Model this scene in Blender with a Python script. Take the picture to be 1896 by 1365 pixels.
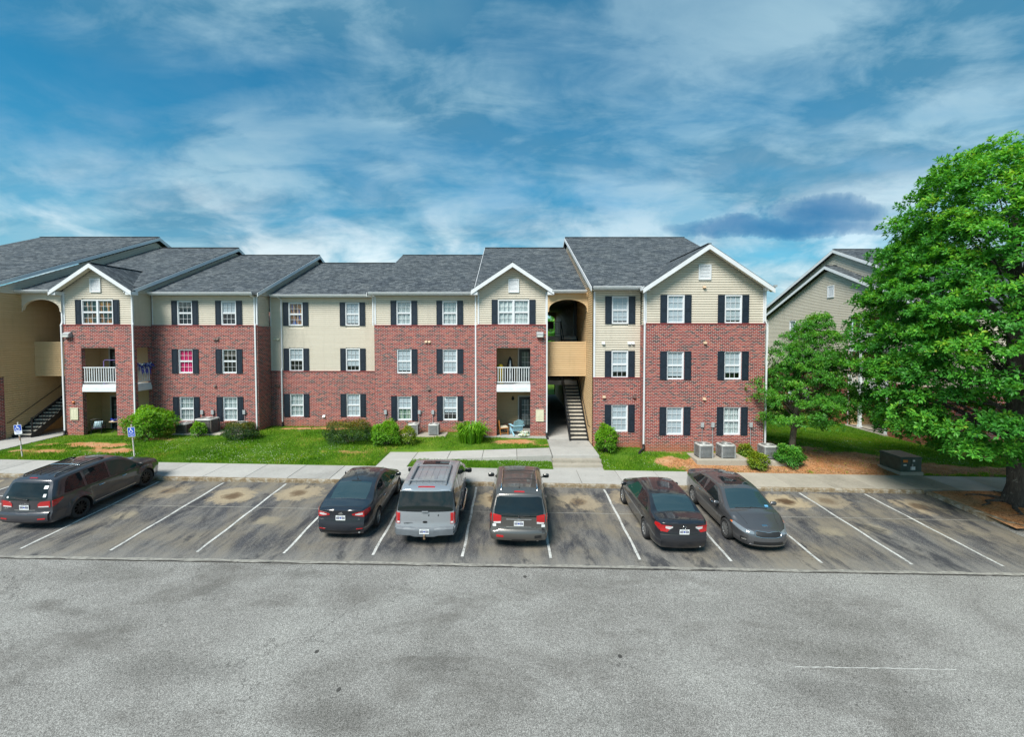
import bpy, bmesh, math, random
import numpy as np
from mathutils import Vector, Matrix
random.seed(7); RNG = np.random.default_rng(11)
for o in list(bpy.data.objects): bpy.data.objects.remove(o)
scene = bpy.context.scene
COL = scene.collection
R = math.radians

# ------------------------------------------------------------------ camera
cam_d = bpy.data.cameras.new('camera'); cam = bpy.data.objects.new('camera', cam_d); COL.objects.link(cam)
PITCH = 2.0
cam.location = (0, 0, 6.5); cam.rotation_euler = (R(90 - PITCH), 0, 0)
cam_d.sensor_width = 36; cam_d.lens = 16.05
cam_d.shift_y = -(60.5 - 842.7 * math.tan(R(PITCH))) / 1896
cam_d.clip_start = 0.1; cam_d.clip_end = 2000
scene.camera = cam

# ------------------------------------------------------------------ sky, sun, exposure
SUN_EL, SUN_AZ = 50.0, 212.0          # compass-like: 180 = straight behind the camera (-Y)
world = bpy.data.worlds.new('World'); scene.world = world; world.use_nodes = True
wt = world.node_tree; wt.nodes.clear()
def nd(t, kind, **kw):
    n = t.nodes.new(kind)
    for k, v in kw.items():
        if k in n.inputs: n.inputs[k].default_value = v
        else: setattr(n, k, v)
    return n
def math_(t, op, a, b=None, c=None, clamp=False):
    n = t.nodes.new('ShaderNodeMath'); n.operation = op; n.use_clamp = clamp
    for i, v in enumerate((a, b, c)):
        if v is None: continue
        if isinstance(v, (int, float)): n.inputs[i].default_value = v
        else: t.links.new(v, n.inputs[i])
    return n.outputs[0]
def mixc(t, f, a, b, mode='MIX'):
    n = t.nodes.new('ShaderNodeMix'); n.data_type = 'RGBA'; n.blend_type = mode; n.clamp_factor = True
    for s, v in ((n.inputs[0], f), (n.inputs[6], a), (n.inputs[7], b)):
        if isinstance(v, (int, float)): s.default_value = v
        elif isinstance(v, tuple): s.default_value = v if len(v) == 4 else (*v, 1)
        else: t.links.new(v, s)
    return n.outputs[2]
def ramp(t, fac, stops, interp='LINEAR'):
    n = t.nodes.new('ShaderNodeValToRGB'); n.color_ramp.interpolation = interp
    el = n.color_ramp.elements
    while len(el) > 1: el.remove(el[0])
    for i, (p, c) in enumerate(stops):
        e = el[0] if i == 0 else el.new(p)
        e.position = p
        e.color = c if isinstance(c, tuple) and len(c) == 4 else ((*c, 1) if isinstance(c, tuple) else (c, c, c, 1))
    t.links.new(fac, n.inputs[0]); return n.outputs[0]
def noise(t, vec, scale, detail=4, rough=.55, dist=0, dim='3D'):
    n = nd(t, 'ShaderNodeTexNoise', Scale=scale, Detail=detail, Roughness=rough, Distortion=dist)
    n.noise_dimensions = dim
    if vec is not None: t.links.new(vec, n.inputs['Vector'])
    return n.outputs['Fac']
def mapping(t, vec, loc=(0, 0, 0), rot=(0, 0, 0), sc=(1, 1, 1)):
    n = t.nodes.new('ShaderNodeMapping')
    n.inputs['Location'].default_value = loc; n.inputs['Rotation'].default_value = rot; n.inputs['Scale'].default_value = sc
    t.links.new(vec, n.inputs['Vector']); return n.outputs[0]

def build_world():
    t = wt
    tc = nd(t, 'ShaderNodeTexCoord'); d = tc.outputs['Generated']
    sep = nd(t, 'ShaderNodeSeparateXYZ'); t.links.new(d, sep.inputs[0])
    sky = nd(t, 'ShaderNodeTexSky'); sky.sky_type = 'NISHITA'; sky.sun_disc = False
    sky.sun_elevation = R(SUN_EL); sky.sun_rotation = R(SUN_AZ); sky.altitude = 200
    sky.air_density = 1.0; sky.dust_density = 1.2; sky.ozone_density = 3.0
    # blue of the clear air, a little greener and deeper than the plain atmosphere
    blue = mixc(t, 1.0, sky.outputs[0], (.16, .86, .95), 'MULTIPLY')
    z = math_(t, 'MAXIMUM', sep.outputs[2], 0.0)
    # cloud deck: direction projected on a high plane
    zz = math_(t, 'ADD', z, 0.20)
    comb = nd(t, 'ShaderNodeCombineXYZ')
    t.links.new(math_(t, 'DIVIDE', sep.outputs[0], zz), comb.inputs[0])
    t.links.new(math_(t, 'DIVIDE', sep.outputs[1], zz), comb.inputs[1])
    plane = comb.outputs[0]
    broad = noise(t, mapping(t, plane, (5.7, -3.1, 0), (0, 0, R(28)), (.62, .95, 1)), 1.0, 4, .5, .35)
    streak = noise(t, mapping(t, plane, (8.1, 2.2, 0), (0, 0, R(-30)), (.60, 1.25, 1)), 1.5, 8, .58, .5)
    wisps = noise(t, mapping(t, plane, (.3, 7.3, 0), (0, 0, R(30)), (.8, 1.5, 1)), 3.6, 8, .62, .6)
    lump = noise(t, mapping(t, plane, (6.3, 1.3, 0), (0, 0, 0), (1, 1.2, 1)), 1.7, 7, .55, .2)
    dens = math_(t, 'ADD', math_(t, 'MULTIPLY', broad, .62), math_(t, 'ADD', math_(t, 'MULTIPLY', streak, .34), math_(t, 'MULTIPLY', wisps, .12)))
    high = ramp(t, dens, [(.44, .02), (.50, .26), (.55, .52), (.62, .80), (.74, .96)])
    # puffs low over the horizon
    puff = noise(t, mapping(t, d, (2.1, .2, .5), (0, 0, 0), (1, 1, 2.0)), 6.5, 8, .58, .35)
    low = ramp(t, z, [(.02, .95), (.13, .78), (.20, .42), (.28, .14), (.38, .02)])
    puffm = ramp(t, puff, [(.34, .45), (.48, .78), (.58, 1.0)])
    lowm = math_(t, 'MULTIPLY', low, puffm)
    cloudc = mixc(t, ramp(t, puff, [(.40, 0), (.62, 1)]), (2.3, 4.0, 4.8), (7.4, 8.0, 8.0))
    highc = mixc(t, ramp(t, math_(t, 'ADD', math_(t, 'MULTIPLY', lump, .7), math_(t, 'MULTIPLY', wisps, .3)), [(.44, 0), (.56, 1)]), (.60, 1.95, 3.1), (2.75, 4.3, 5.15))
    c = mixc(t, high, blue, highc)
    c = mixc(t, lowm, c, cloudc)
    # one dark blue shower cloud standing over the far houses
    a0 = math_(t, 'DIVIDE', sep.outputs[0], math_(t, 'MAXIMUM', sep.outputs[1], .05)); b0 = math_(t, 'DIVIDE', sep.outputs[2], math_(t, 'MAXIMUM', sep.outputs[1], .05))
    n1 = math_(t, 'SUBTRACT', noise(t, d, 7, 7, .62, .5), .5); n2 = math_(t, 'SUBTRACT', noise(t, mapping(t, d, (3, 1, 2)), 11, 7, .62, .5), .5)
    def blob(dx, dz, sx, sz):
        a = math_(t, 'ADD', a0, math_(t, 'MULTIPLY', n1, .22)); b = math_(t, 'ADD', b0, math_(t, 'MULTIPLY', n2, .06))
        return math_(t, 'ADD', math_(t, 'POWER', math_(t, 'ABSOLUTE', math_(t, 'DIVIDE', math_(t, 'SUBTRACT', a, dx), sx)), 2.0),
                  math_(t, 'POWER', math_(t, 'ABSOLUTE', math_(t, 'DIVIDE', math_(t, 'SUBTRACT', b, dz), sz)), 2.0))
    q = math_(t, 'MINIMUM', blob(.58, .236, .25, .026), blob(.675, .266, .13, .042))
    c = mixc(t, ramp(t, q, [(.0, .80), (.4, .66), (.8, .34), (1.6, 0)]), c, (.12, 1.30, 3.0))
    bg = nd(t, 'ShaderNodeBackground'); bg.inputs['Strength'].default_value = 0.060
    t.links.new(c, bg.inputs[0])
    out = nd(t, 'ShaderNodeOutputWorld'); t.links.new(bg.outputs[0], out.inputs[0])
build_world()
sun_d = bpy.data.lights.new('sun', 'SUN'); sun = bpy.data.objects.new('sun', sun_d); COL.objects.link(sun)
sun_d.energy = 2.7; sun_d.angle = R(26); sun_d.color = (1.0, .955, .88)
az = R(SUN_AZ)   # direction the light comes from
sv = Vector((math.sin(az) * math.cos(R(SUN_EL)), math.cos(az) * math.cos(R(SUN_EL)), math.sin(R(SUN_EL))))
sun.rotation_euler = sv.to_track_quat('Z', 'Y').to_euler(); sun.location = (0, -5, 40)
scene.view_settings.view_transform = 'Standard'; scene.view_settings.look = 'None'
scene.view_settings.exposure = 1.25; scene.view_settings.gamma = 1.0
scene.view_settings.use_curve_mapping = False
scene.render.engine = 'CYCLES'
scene.cycles.max_bounces = 6; scene.cycles.transparent_max_bounces = 12
scene.cycles.diffuse_bounces = 3; scene.cycles.glossy_bounces = 3; scene.cycles.transmission_bounces = 3
scene.cycles.caustics_reflective = False; scene.cycles.caustics_refractive = False
scene.cycles.sample_clamp_indirect = 6
scene.cycles.use_denoising = True; scene.cycles.denoising_prefilter = 'NONE'

# ------------------------------------------------------------------ helpers
MATS = {}
def simple(name, col, rough=.6, metal=0, spec=.5, coat=0, noise_amt=0, noise_scale=6, bump=0, bump_scale=40, emit=None):
    """procedural principled material with a little mottling"""
    if name in MATS: return MATS[name]
    m = bpy.data.materials.new(name); m.use_nodes = True; t = m.node_tree
    b = t.nodes['Principled BSDF']
    b.inputs['Base Color'].default_value = (*col, 1); b.inputs['Roughness'].default_value = rough
    b.inputs['Metallic'].default_value = metal; b.inputs['Specular IOR Level'].default_value = spec
    b.inputs['Coat Weight'].default_value = coat; b.inputs['Coat Roughness'].default_value = .04
    geo = nd(t, 'ShaderNodeNewGeometry')
    if noise_amt:
        n = noise(t, geo.outputs['Position'], noise_scale, 5, .6)
        lo = tuple(c * (1 - noise_amt) for c in col); hi = tuple(min(1, c * (1 + noise_amt)) for c in col)
        t.links.new(ramp(t, n, [(.3, lo), (.7, hi)]), b.inputs['Base Color'])
    if bump:
        n = noise(t, geo.outputs['Position'], bump_scale, 4, .6)
        bn = nd(t, 'ShaderNodeBump', Strength=bump, Distance=.01); t.links.new(n, bn.inputs['Height'])
        t.links.new(bn.outputs[0], b.inputs['Normal'])
    MATS[name] = m; return m

class MB:
    """collects faces with metre UVs and builds one mesh"""
    def __init__(s): s.v = []; s.f = []; s.m = []
    def face(s, pts, mi=0):
        n = len(s.v); s.v += [tuple(p) for p in pts]; s.f.append(tuple(range(n, n + len(pts)))); s.m.append(mi)
    def grid(s, rows, mi=0, flip=False):
        n = len(s.v); c = len(rows[0])
        for r in rows: s.v += [tuple(p) for p in r]
        for i in range(len(rows) - 1):
            for j in range(c - 1):
                q = (n + i * c + j, n + i * c + j + 1, n + (i + 1) * c + j + 1, n + (i + 1) * c + j)
                s.f.append(q[::-1] if flip else q); s.m.append(mi)
    def box(s, x0, x1, y0, y1, z0, z1, mi=0, M=None):
        n = len(s.v)
        p = [(x0, y0, z0), (x1, y0, z0), (x1, y1, z0), (x0, y1, z0), (x0, y0, z1), (x1, y0, z1), (x1, y1, z1), (x0, y1, z1)]
        if M is not None: p = [tuple(M @ Vector(q)) for q in p]
        s.v += p
        for q in ((0, 3, 2, 1), (4, 5, 6, 7), (0, 1, 5, 4), (1, 2, 6, 5), (2, 3, 7, 6), (3, 0, 4, 7)):
            s.f.append(tuple(n + i for i in q)); s.m.append(mi)
    def bar(s, a, b, w, h=None, mi=0, up=(0, 0, 1)):
        """square bar from a to b"""
        a = Vector(a); b = Vector(b); h = h or w; d = (b - a); L = d.length
        if L < 1e-6: return
        d.normalize(); u = Vector(up)
        if abs(d.dot(u)) > .98: u = Vector((0, 1, 0))
        sx = d.cross(u).normalized(); sy = sx.cross(d).normalized()
        M = Matrix((sx, d, sy)).transposed().to_4x4(); M.translation = a
        s.box(-w / 2, w / 2, 0, L, -h / 2, h / 2, mi, M)
    def tube(s, path, r, k=8, mi=0, cap=True):
        path = [Vector(p) for p in path]; rs = r if isinstance(r, (list, tuple)) else [r] * len(path)
        rows = []; prev = None
        for i, p in enumerate(path):
            d = (path[min(i + 1, len(path) - 1)] - path[max(i - 1, 0)]).normalized()
            if prev is None:
                u = Vector((0, 0, 1)) if abs(d.z) < .9 else Vector((1, 0, 0))
            else: u = prev
            a = d.cross(u).normalized(); u = a.cross(d).normalized(); prev = u
            rows.append([p + (a * math.cos(2 * math.pi * j / k) + u * math.sin(2 * math.pi * j / k)) * rs[i] for j in range(k + 1)])
        s.grid(rows, mi)
        if cap:
            s.face(rows[0][:k], mi); s.face(rows[-1][:k][::-1], mi)
    def lathe(s, prof, k=24, axis='z', c=(0, 0, 0), mi=0):
        rows = []
        for r, h in prof:
            row = []
            for j in range(k + 1):
                a = 2 * math.pi * j / k
                if axis == 'z': row.append((c[0] + r * math.cos(a), c[1] + r * math.sin(a), c[2] + h))
                elif axis == 'x': row.append((c[0] + h, c[1] + r * math.cos(a), c[2] + r * math.sin(a)))
                else: row.append((c[0] + r * math.cos(a), c[1] + h, c[2] + r * math.sin(a)))
            rows.append(row)
        s.grid(rows, mi)
    def mesh(s, name, mats, smooth=False):
        me = bpy.data.meshes.new(name)
        me.from_pydata(s.v, [], s.f)
        for m in (mats if isinstance(mats, (list, tuple)) else [mats]): me.materials.append(m)
        if len(me.materials) > 1: me.polygons.foreach_set('material_index', s.m)
        nf = len(me.polygons)
        uv = me.uv_layers.new(name='uv')
        co = np.empty(len(me.vertices) * 3, np.float32); me.vertices.foreach_get('co', co); co = co.reshape(-1, 3)
        li = np.empty(len(me.loops), np.int32); me.loops.foreach_get('vertex_index', li)
        no = np.empty(nf * 3, np.float32); me.polygons.foreach_get('normal', no); no = np.abs(no.reshape(-1, 3))
        lt = np.empty(nf, np.int32); me.polygons.foreach_get('loop_total', lt)
        ax = np.repeat(np.argmax(no, 1), lt); p = co[li]
        U = np.where(ax == 0, p[:, 1], p[:, 0]); V = np.where(ax == 2, p[:, 1], p[:, 2])
        uv.data.foreach_set('uv', np.stack([U, V], 1).astype(np.float32).ravel())
        if smooth: me.polygons.foreach_set('use_smooth', [True] * nf)
        me.update(); return me
    def build(s, name, mats, parent=None, loc=(0, 0, 0), smooth=False, rot=None):
        return link(name, s.mesh(name, mats, smooth), parent, loc, rot)

def link(name, me, parent=None, loc=(0, 0, 0), rot=None):
    o = bpy.data.objects.new(name, me); COL.objects.link(o); o.location = loc
    if rot is not None: o.rotation_euler = rot
    if parent is not None: o.parent = parent
    return o
def weld_smooth(o, angle=35, dist=.0005):
    bm = bmesh.new(); bm.from_mesh(o.data); bmesh.ops.remove_doubles(bm, verts=bm.verts, dist=dist)
    bmesh.ops.recalc_face_normals(bm, faces=bm.faces)
    for f in bm.faces: f.smooth = True
    for e in bm.edges:
        if len(e.link_faces) == 2 and e.calc_face_angle(0) > R(angle): e.smooth = False
    bm.to_mesh(o.data); bm.free()
def thing(name, label, cat, loc=(0, 0, 0), rz=0, group=None, rot=None):
    o = bpy.data.objects.new(name, None); COL.objects.link(o); o.location = loc
    o.rotation_euler = rot if rot is not None else (0, 0, rz); o.empty_display_size = .2
    o['label'] = label; o['category'] = cat
    if group: o['group'] = group
    return o
def tag(o, label, cat, group=None):
    o['label'] = label; o['category'] = cat
    if group: o['group'] = group
    return o
def struct(o): o['kind'] = 'structure'; return o

# ---------------- ground heights (metres; the lot climbs to the kerb and falls to the right)
KERB_Y = 19.42
def lot(x, y): return .055 * (y - 19.4) - .018 * x
def walkz(x, y=20.5): return lot(x, 19.4) + .15 + .02 * (y - 19.45)
BX = np.array([-60, -30, -20, -8, 0, 4, 8, 13.5, 17, 25, 40, 70.])
BZ = np.array([.85, .74, .68, .60, .56, .47, .42, .40, .16, -.26, -.5, -.9])
FRX = np.array([-60, 2, 4.5, 14, 18, 25, 70.]); FRY = np.array([26.2, 26.2, 24.3, 24.0, 25., 29., 30.])
def terrain(x, y):
    x = np.asarray(x, float); y = np.asarray(y, float)
    b = np.interp(x, BX, BZ); fy = np.interp(x, FRX, FRY)
    s = np.clip((y - 21.52) / (fy - 21.52), 0, 1); s = s * s * (3 - 2 * s) * .6 + s * .4
    w = lot(x, 19.4) + .15 + .041
    return w + (b - w) * s - .012
# ------------------------------------------------------------------ surface materials
def newmat(name):
    m = bpy.data.materials.new(name); m.use_nodes = True; MATS[name] = m
    t = m.node_tree; return m, t, t.nodes['Principled BSDF']
def pos(t): return nd(t, 'ShaderNodeNewGeometry').outputs['Position']
def bumpn(t, b, h, strength=.4, dist=.01):
    bn = nd(t, 'ShaderNodeBump', Strength=strength, Distance=dist); t.links.new(h, bn.inputs['Height'])
    t.links.new(bn.outputs[0], b.inputs['Normal'])

def mat_brick():
    m, t, b = newmat('red_brick')
    uv = nd(t, 'ShaderNodeUVMap'); uv.uv_map = 'uv'
    br = nd(t, 'ShaderNodeTexBrick'); br.offset = .5; br.inputs['Scale'].default_value = 1
    br.inputs['Brick Width'].default_value = .213; br.inputs['Row Height'].default_value = .0795
    br.inputs['Mortar Size'].default_value = .0105; br.inputs['Mortar Smooth'].default_value = .25
    br.inputs['Color1'].default_value = (0, 0, 0, 1); br.inputs['Color2'].default_value = (1, 1, 1, 1)
    br.inputs['Bias'].default_value = 0.0
    t.links.new(uv.outputs[0], br.inputs['Vector'])
    # per-brick shade comes from Color1/Color2 mixing; spread it into several clay tones
    tone = ramp(t, br.outputs['Color'], [(.0, (.022, .014, .018)), (.12, (.050, .015, .018)), (.24, (.15, .013, .012)), (.5, (.22, .018, .014)),
                                        (.78, (.29, .030, .022)), (1.0, (.36, .085, .05))])
    p = pos(t)
    big = noise(t, p, 1.3, 4, .6); fine = noise(t, p, 30, 4, .6)
    tone = mixc(t, 1.0, tone, ramp(t, big, [(.3, (.86, .86, .88)), (.7, (1.1, 1.07, 1.04))]), 'MULTIPLY')
    tone = mixc(t, 1.0, tone, ramp(t, fine, [(.25, .82), (.75, 1.16)]), 'MULTIPLY')
    # clay splash near the ground: wet soil thrown up by rain
    sx = nd(t, 'ShaderNodeSeparateXYZ'); t.links.new(p, sx.inputs[0])
    sp = math_(t, 'ADD', sx.outputs[2], math_(t, 'MULTIPLY', math_(t, 'SUBTRACT', noise(t, p, 2.2, 4), .5), .5))
    spm = ramp(t, math_(t, 'MULTIPLY', sp, .6), [(.30, .55), (.55, .12), (.72, 0)])
    mort = mixc(t, fine, (.37, .285, .26), (.56, .455, .42))
    col = mixc(t, br.outputs['Fac'], tone, mort)
    col = mixc(t, spm, col, (.34, .13, .055))
    t.links.new(col, b.inputs['Base Color']); b.inputs['Roughness'].default_value = .85
    b.inputs['Specular IOR Level'].default_value = .25
    h = math_(t, 'SUBTRACT', math_(t, 'MULTIPLY', fine, .3), br.outputs['Fac'])
    bumpn(t, b, h, .7, .008); return m
def mat_siding(name, c0, c1):
    m, t, b = newmat(name); p = pos(t)
    n1 = noise(t, mapping(t, p, sc=(.5, .5, 3)), 2.0, 5, .6)
    oi = nd(t, 'ShaderNodeObjectInfo').outputs['Random']
    col = mixc(t, math_(t, 'ADD', math_(t, 'MULTIPLY', n1, .8), math_(t, 'MULTIPLY', oi, .25)), c0, c1)
    dirt = noise(t, mapping(t, p, sc=(3, 3, .35)), 1.2, 5, .65)
    col = mixc(t, ramp(t, dirt, [(.52, 0), (.75, .28)]), col, tuple(c * .62 for c in c0))
    t.links.new(col, b.inputs['Base Color']); b.inputs['Roughness'].default_value = .55
    b.inputs['Specular IOR Level'].default_value = .3
    bumpn(t, b, noise(t, mapping(t, p, sc=(1, 1, 8)), 18, 4, .6), .12, .01); return m
def mat_shingle():
    m, t, b = newmat('roof_shingle')
    uv = nd(t, 'ShaderNodeUVMap'); uv.uv_map = 'uv'
    br = nd(t, 'ShaderNodeTexBrick'); br.offset = .43; br.offset_frequency = 2; br.inputs['Scale'].default_value = 1
    br.squash = .7; br.squash_frequency = 3
    br.inputs['Brick Width'].default_value = .30; br.inputs['Row Height'].default_value = .135
    br.inputs['Mortar Size'].default_value = .006; br.inputs['Mortar Smooth'].default_value = .3
    br.inputs['Color1'].default_value = (0, 0, 0, 1); br.inputs['Color2'].default_value = (1, 1, 1, 1)
    t.links.new(uv.outputs[0], br.inputs['Vector'])
    p = pos(t)
    tone = ramp(t, br.outputs['Color'], [(0, (.036, .044, .052)), (.35, (.056, .067, .077)), (.7, (.080, .093, .104)), (1, (.115, .128, .138))])
    gr = noise(t, p, 60, 3, .7)
    tone = mixc(t, 1.0, tone, ramp(t, gr, [(.25, .6), (.75, 1.5)]), 'MULTIPLY')
    tone = mixc(t, 1.0, tone, ramp(t, noise(t, p, .8, 4, .6), [(.3, (.8, .82, .86)), (.7, (1.2, 1.17, 1.12))]), 'MULTIPLY')
    col = mixc(t, br.outputs['Fac'], tone, (.015, .018, .02))
    t.links.new(col, b.inputs['Base Color']); b.inputs['Roughness'].default_value = .95
    b.inputs['Specular IOR Level'].default_value = .2
    h = math_(t, 'ADD', math_(t, 'MULTIPLY', gr, .5), math_(t, 'SUBTRACT', br.outputs['Color'], br.outputs['Fac']))
    bumpn(t, b, h, .6, .02); return m
def mat_concrete(name='concrete', base=(.355, .345, .325), amt=.24):
    m, t, b = newmat(name); p = pos(t)
    n1 = noise(t, p, .9, 5, .6); n2 = noise(t, p, 9, 5, .65); n3 = noise(t, p, 120, 3, .6)
    oi = nd(t, 'ShaderNodeObjectInfo').outputs['Random']
    f = math_(t, 'ADD', math_(t, 'MULTIPLY', n1, .5), math_(t, 'ADD', math_(t, 'MULTIPLY', n2, .35), math_(t, 'MULTIPLY', n3, .3)))
    f = math_(t, 'ADD', f, math_(t, 'MULTIPLY', math_(t, 'SUBTRACT', oi, .5), .22))
    col = ramp(t, f, [(.25, tuple(c * (1 - 1.6 * amt) for c in base)), (.5, tuple(c * .95 for c in base)), (.85, tuple(min(1, c * (1 + amt)) for c in base))])
    st = ramp(t, noise(t, p, 2.6, 6, .7, .5), [(.60, 0), (.72, .45)])
    col = mixc(t, st, col, tuple(c * .5 for c in base))
    t.links.new(col, b.inputs['Base Color']); b.inputs['Roughness'].default_value = .9; b.inputs['Specular IOR Level'].default_value = .25
    bumpn(t, b, math_(t, 'ADD', n3, n2), .25, .006); return m
def mat_kerb():
    m, t, b = newmat('kerb_concrete'); p = pos(t)
    f = noise(t, p, 3.5, 6, .7, .4); g = noise(t, mapping(t, p, sc=(1, 1, 5)), 9, 5, .7)
    col = ramp(t, f, [(.3, (.10, .065, .035)), (.48, (.23, .175, .11)), (.62, (.36, .33, .28))])
    col = mixc(t, ramp(t, g, [(.5, 0), (.7, .7)]), col, (.08, .075, .03))
    t.links.new(col, b.inputs['Base Color']); b.inputs['Roughness'].default_value = .95
    bumpn(t, b, f, .5, .02); return m
STALL0, STALLW = 1.18, 2.752
def mat_asphalt(name, kind):
    m, t, b = newmat(name); p = pos(t)
    sx = nd(t, 'ShaderNodeSeparateXYZ'); t.links.new(p, sx.inputs[0]); X, Y = sx.outputs[0], sx.outputs[1]
    vor = nd(t, 'ShaderNodeTexVoronoi', Scale=85.0 if kind == 'road' else 80.0); t.links.new(p, vor.inputs['Vector'])
    vc = nd(t, 'ShaderNodeSeparateColor'); t.links.new(vor.outputs['Color'], vc.inputs[0])
    stone = vc.outputs[0]
    g1 = noise(t, p, 38, 4, .7); big = noise(t, p, .33, 5, .62, .4); mid = noise(t, p, 1.7, 6, .7, .3)
    if kind == 'road':
        f = math_(t, 'ADD', math_(t, 'MULTIPLY', stone, .55), math_(t, 'MULTIPLY', g1, .6))
        col = ramp(t, f, [(.22, (.062, .060, .055)), (.42, (.143, .140, .132)), (.62, (.215, .211, .200)), (.85, (.37, .363, .345))])
        col = mixc(t, 1.0, col, ramp(t, big, [(.30, (.66, .65, .63)), (.46, (.95, .94, .93)), (.6, (1.10, 1.10, 1.09)), (.75, (1.22, 1.22, 1.20))]), 'MULTIPLY')
        # old oil and tyre grime, brownish and soft
        gr = noise(t, mapping(t, p, (3.1, 8.2, 0), (0, 0, R(8)), (.55, 1.25, 1)), .42, 6, .66, .7)
        grm = math_(t, 'MULTIPLY', ramp(t, gr, [(.52, 0), (.60, .5), (.70, .85)]), ramp(t, mid, [(.35, .35), (.6, 1)]))
        col = mixc(t, grm, col, mixc(t, f, (.020, .018, .016), (.17, .16, .145)))
        # single old stains: (x, y, rx, ry, strength)
        nwob = math_(t, 'MULTIPLY', math_(t, 'SUBTRACT', noise(t, p, 1.5, 6, .72, .6), .5), 2.0)
        for (cx_, cy_, rx_, ry_, st_) in [(-8.0, 12.0, .75, .42, .75), (-7.0, 9.25, 1.6, .45, .6), (6.3, 9.0, 1.5, .5, .6), (-1.6, 9.55, .9, .55, .65), (5.2, 11.6, 1.2, .5, .4), (8.2, 8.7, 1.0, .6, .65), (-6.2, 12.75, .9, .3, .6), (1.6, 12.6, 1.0, .3, .45), (-10.6, 11.0, .5, .25, .55), (2.2, 8.3, 1.6, .5, .5), (-3.4, 8.2, 1.3, .45, .5), (10.6, 9.4, 1.1, .4, .45), (-12.3, 12.4, 1.4, .35, .45)]:
            qa = math_(t, 'DIVIDE', math_(t, 'SUBTRACT', X, cx_), rx_); qb = math_(t, 'DIVIDE', math_(t, 'SUBTRACT', Y, cy_), ry_)
            qq = math_(t, 'ADD', math_(t, 'SQRT', math_(t, 'ADD', math_(t, 'MULTIPLY', qa, qa), math_(t, 'MULTIPLY', qb, qb))), nwob)
            col = mixc(t, math_(t, 'MULTIPLY', ramp(t, math_(t, 'ADD', qq, math_(t, 'MULTIPLY', math_(t, 'SUBTRACT', g1, .5), 1.6)), [(.1, 1), (.6, .5), (1.0, 0)]), st_ * .62), col, mixc(t, f, (.014, .013, .012), (.12, .115, .105)))
        # loose dark specks and drips
        v2 = nd(t, 'ShaderNodeTexVoronoi', Scale=1.35); v2.inputs['Randomness'].default_value = 1
        t.links.new(mapping(t, p, sc=(1, .75, 1)), v2.inputs['Vector'])
        v2c = nd(t, 'ShaderNodeSeparateColor'); t.links.new(v2.outputs['Color'], v2c.inputs[0])
        sp = math_(t, 'LESS_THAN', v2.outputs['Distance'], math_(t, 'MULTIPLY', math_(t, 'POWER', v2c.outputs[1], 3.0), .075))
        col = mixc(t, math_(t, 'MULTIPLY', sp, .8), col, (.018, .017, .016))
        v3 = nd(t, 'ShaderNodeTexVoronoi', Scale=3.1); t.links.new(p, v3.inputs['Vector'])
        v3c = nd(t, 'ShaderNodeSeparateColor'); t.links.new(v3.outputs['Color'], v3c.inputs[0])
        sp3 = math_(t, 'LESS_THAN', v3.outputs['Distance'], math_(t, 'MULTIPLY', math_(t, 'POWER', v3c.outputs[1], 1.8), .085))
        col = mixc(t, math_(t, 'MULTIPLY', sp3, .7), col, (.02, .019, .018))
    else:
        f = math_(t, 'ADD', math_(t, 'MULTIPLY', stone, .42), math_(t, 'MULTIPLY', g1, .62))
        col = ramp(t, f, [(.25, (.022, .023, .027)), (.5, (.046, .047, .054)), (.68, (.085, .085, .090)), (.86, (.27, .265, .255))])
        # pale scuffing along the direction cars drive in
        stv = mapping(t, p, (0, 0, 0), (0, 0, 0), (1.5, .34, 1))
        st = noise(t, stv, 1.15, 7, .7, .35)
        stm = math_(t, 'MULTIPLY', ramp(t, st, [(.40, 0), (.53, .55), (.66, 1.0)]), ramp(t, g1, [(.3, .35), (.6, 1)]))
        col = mixc(t, math_(t, 'MULTIPLY', stm, .85), col, (.225, .21, .185))
        col = mixc(t, math_(t, 'MULTIPLY', ramp(t, big, [(.44, 0), (.62, .8)]), ramp(t, st, [(.35, .2), (.6, 1)])), col, (.19, .16, .115))
        # worn, dusty strip along the old joint
        e = math_(t, 'ADD', Y, math_(t, 'MULTIPLY', math_(t, 'SUBTRACT', mid, .5), .7))
        em = ramp(t, math_(t, 'MULTIPLY', math_(t, 'SUBTRACT', e, 13.2), .5), [(0, .75), (.2, .45), (.5, 0)])
        col = mixc(t, math_(t, 'MULTIPLY', em, ramp(t, g1, [(.3, .4), (.6, 1)])), col, (.23, .22, .20))
        # per stall: clay washed off the tyres and an oil stain, each stall different
        u = math_(t, 'DIVIDE', math_(t, 'SUBTRACT', X, STALL0), STALLW)
        idx = math_(t, 'FLOOR', u); fr = math_(t, 'SUBTRACT', u, idx)
        wn = nd(t, 'ShaderNodeTexWhiteNoise'); wn.noise_dimensions = '1D'; t.links.new(idx, wn.inputs['W'])
        wc = nd(t, 'ShaderNodeSeparateColor'); t.links.new(wn.outputs['Color'], wc.inputs[0])
        wob = math_(t, 'MULTIPLY', math_(t, 'SUBTRACT', noise(t, p, 1.6, 6, .68, .6), .5), 1.5)
        wob2 = math_(t, 'MULTIPLY', math_(t, 'SUBTRACT', noise(t, p, 5.0, 4, .65, .3), .5), 1.0)
        lx = math_(t, 'SUBTRACT', math_(t, 'SUBTRACT', fr, .5), math_(t, 'MULTIPLY', math_(t, 'SUBTRACT', wc.outputs[0], .5), .42))
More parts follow.
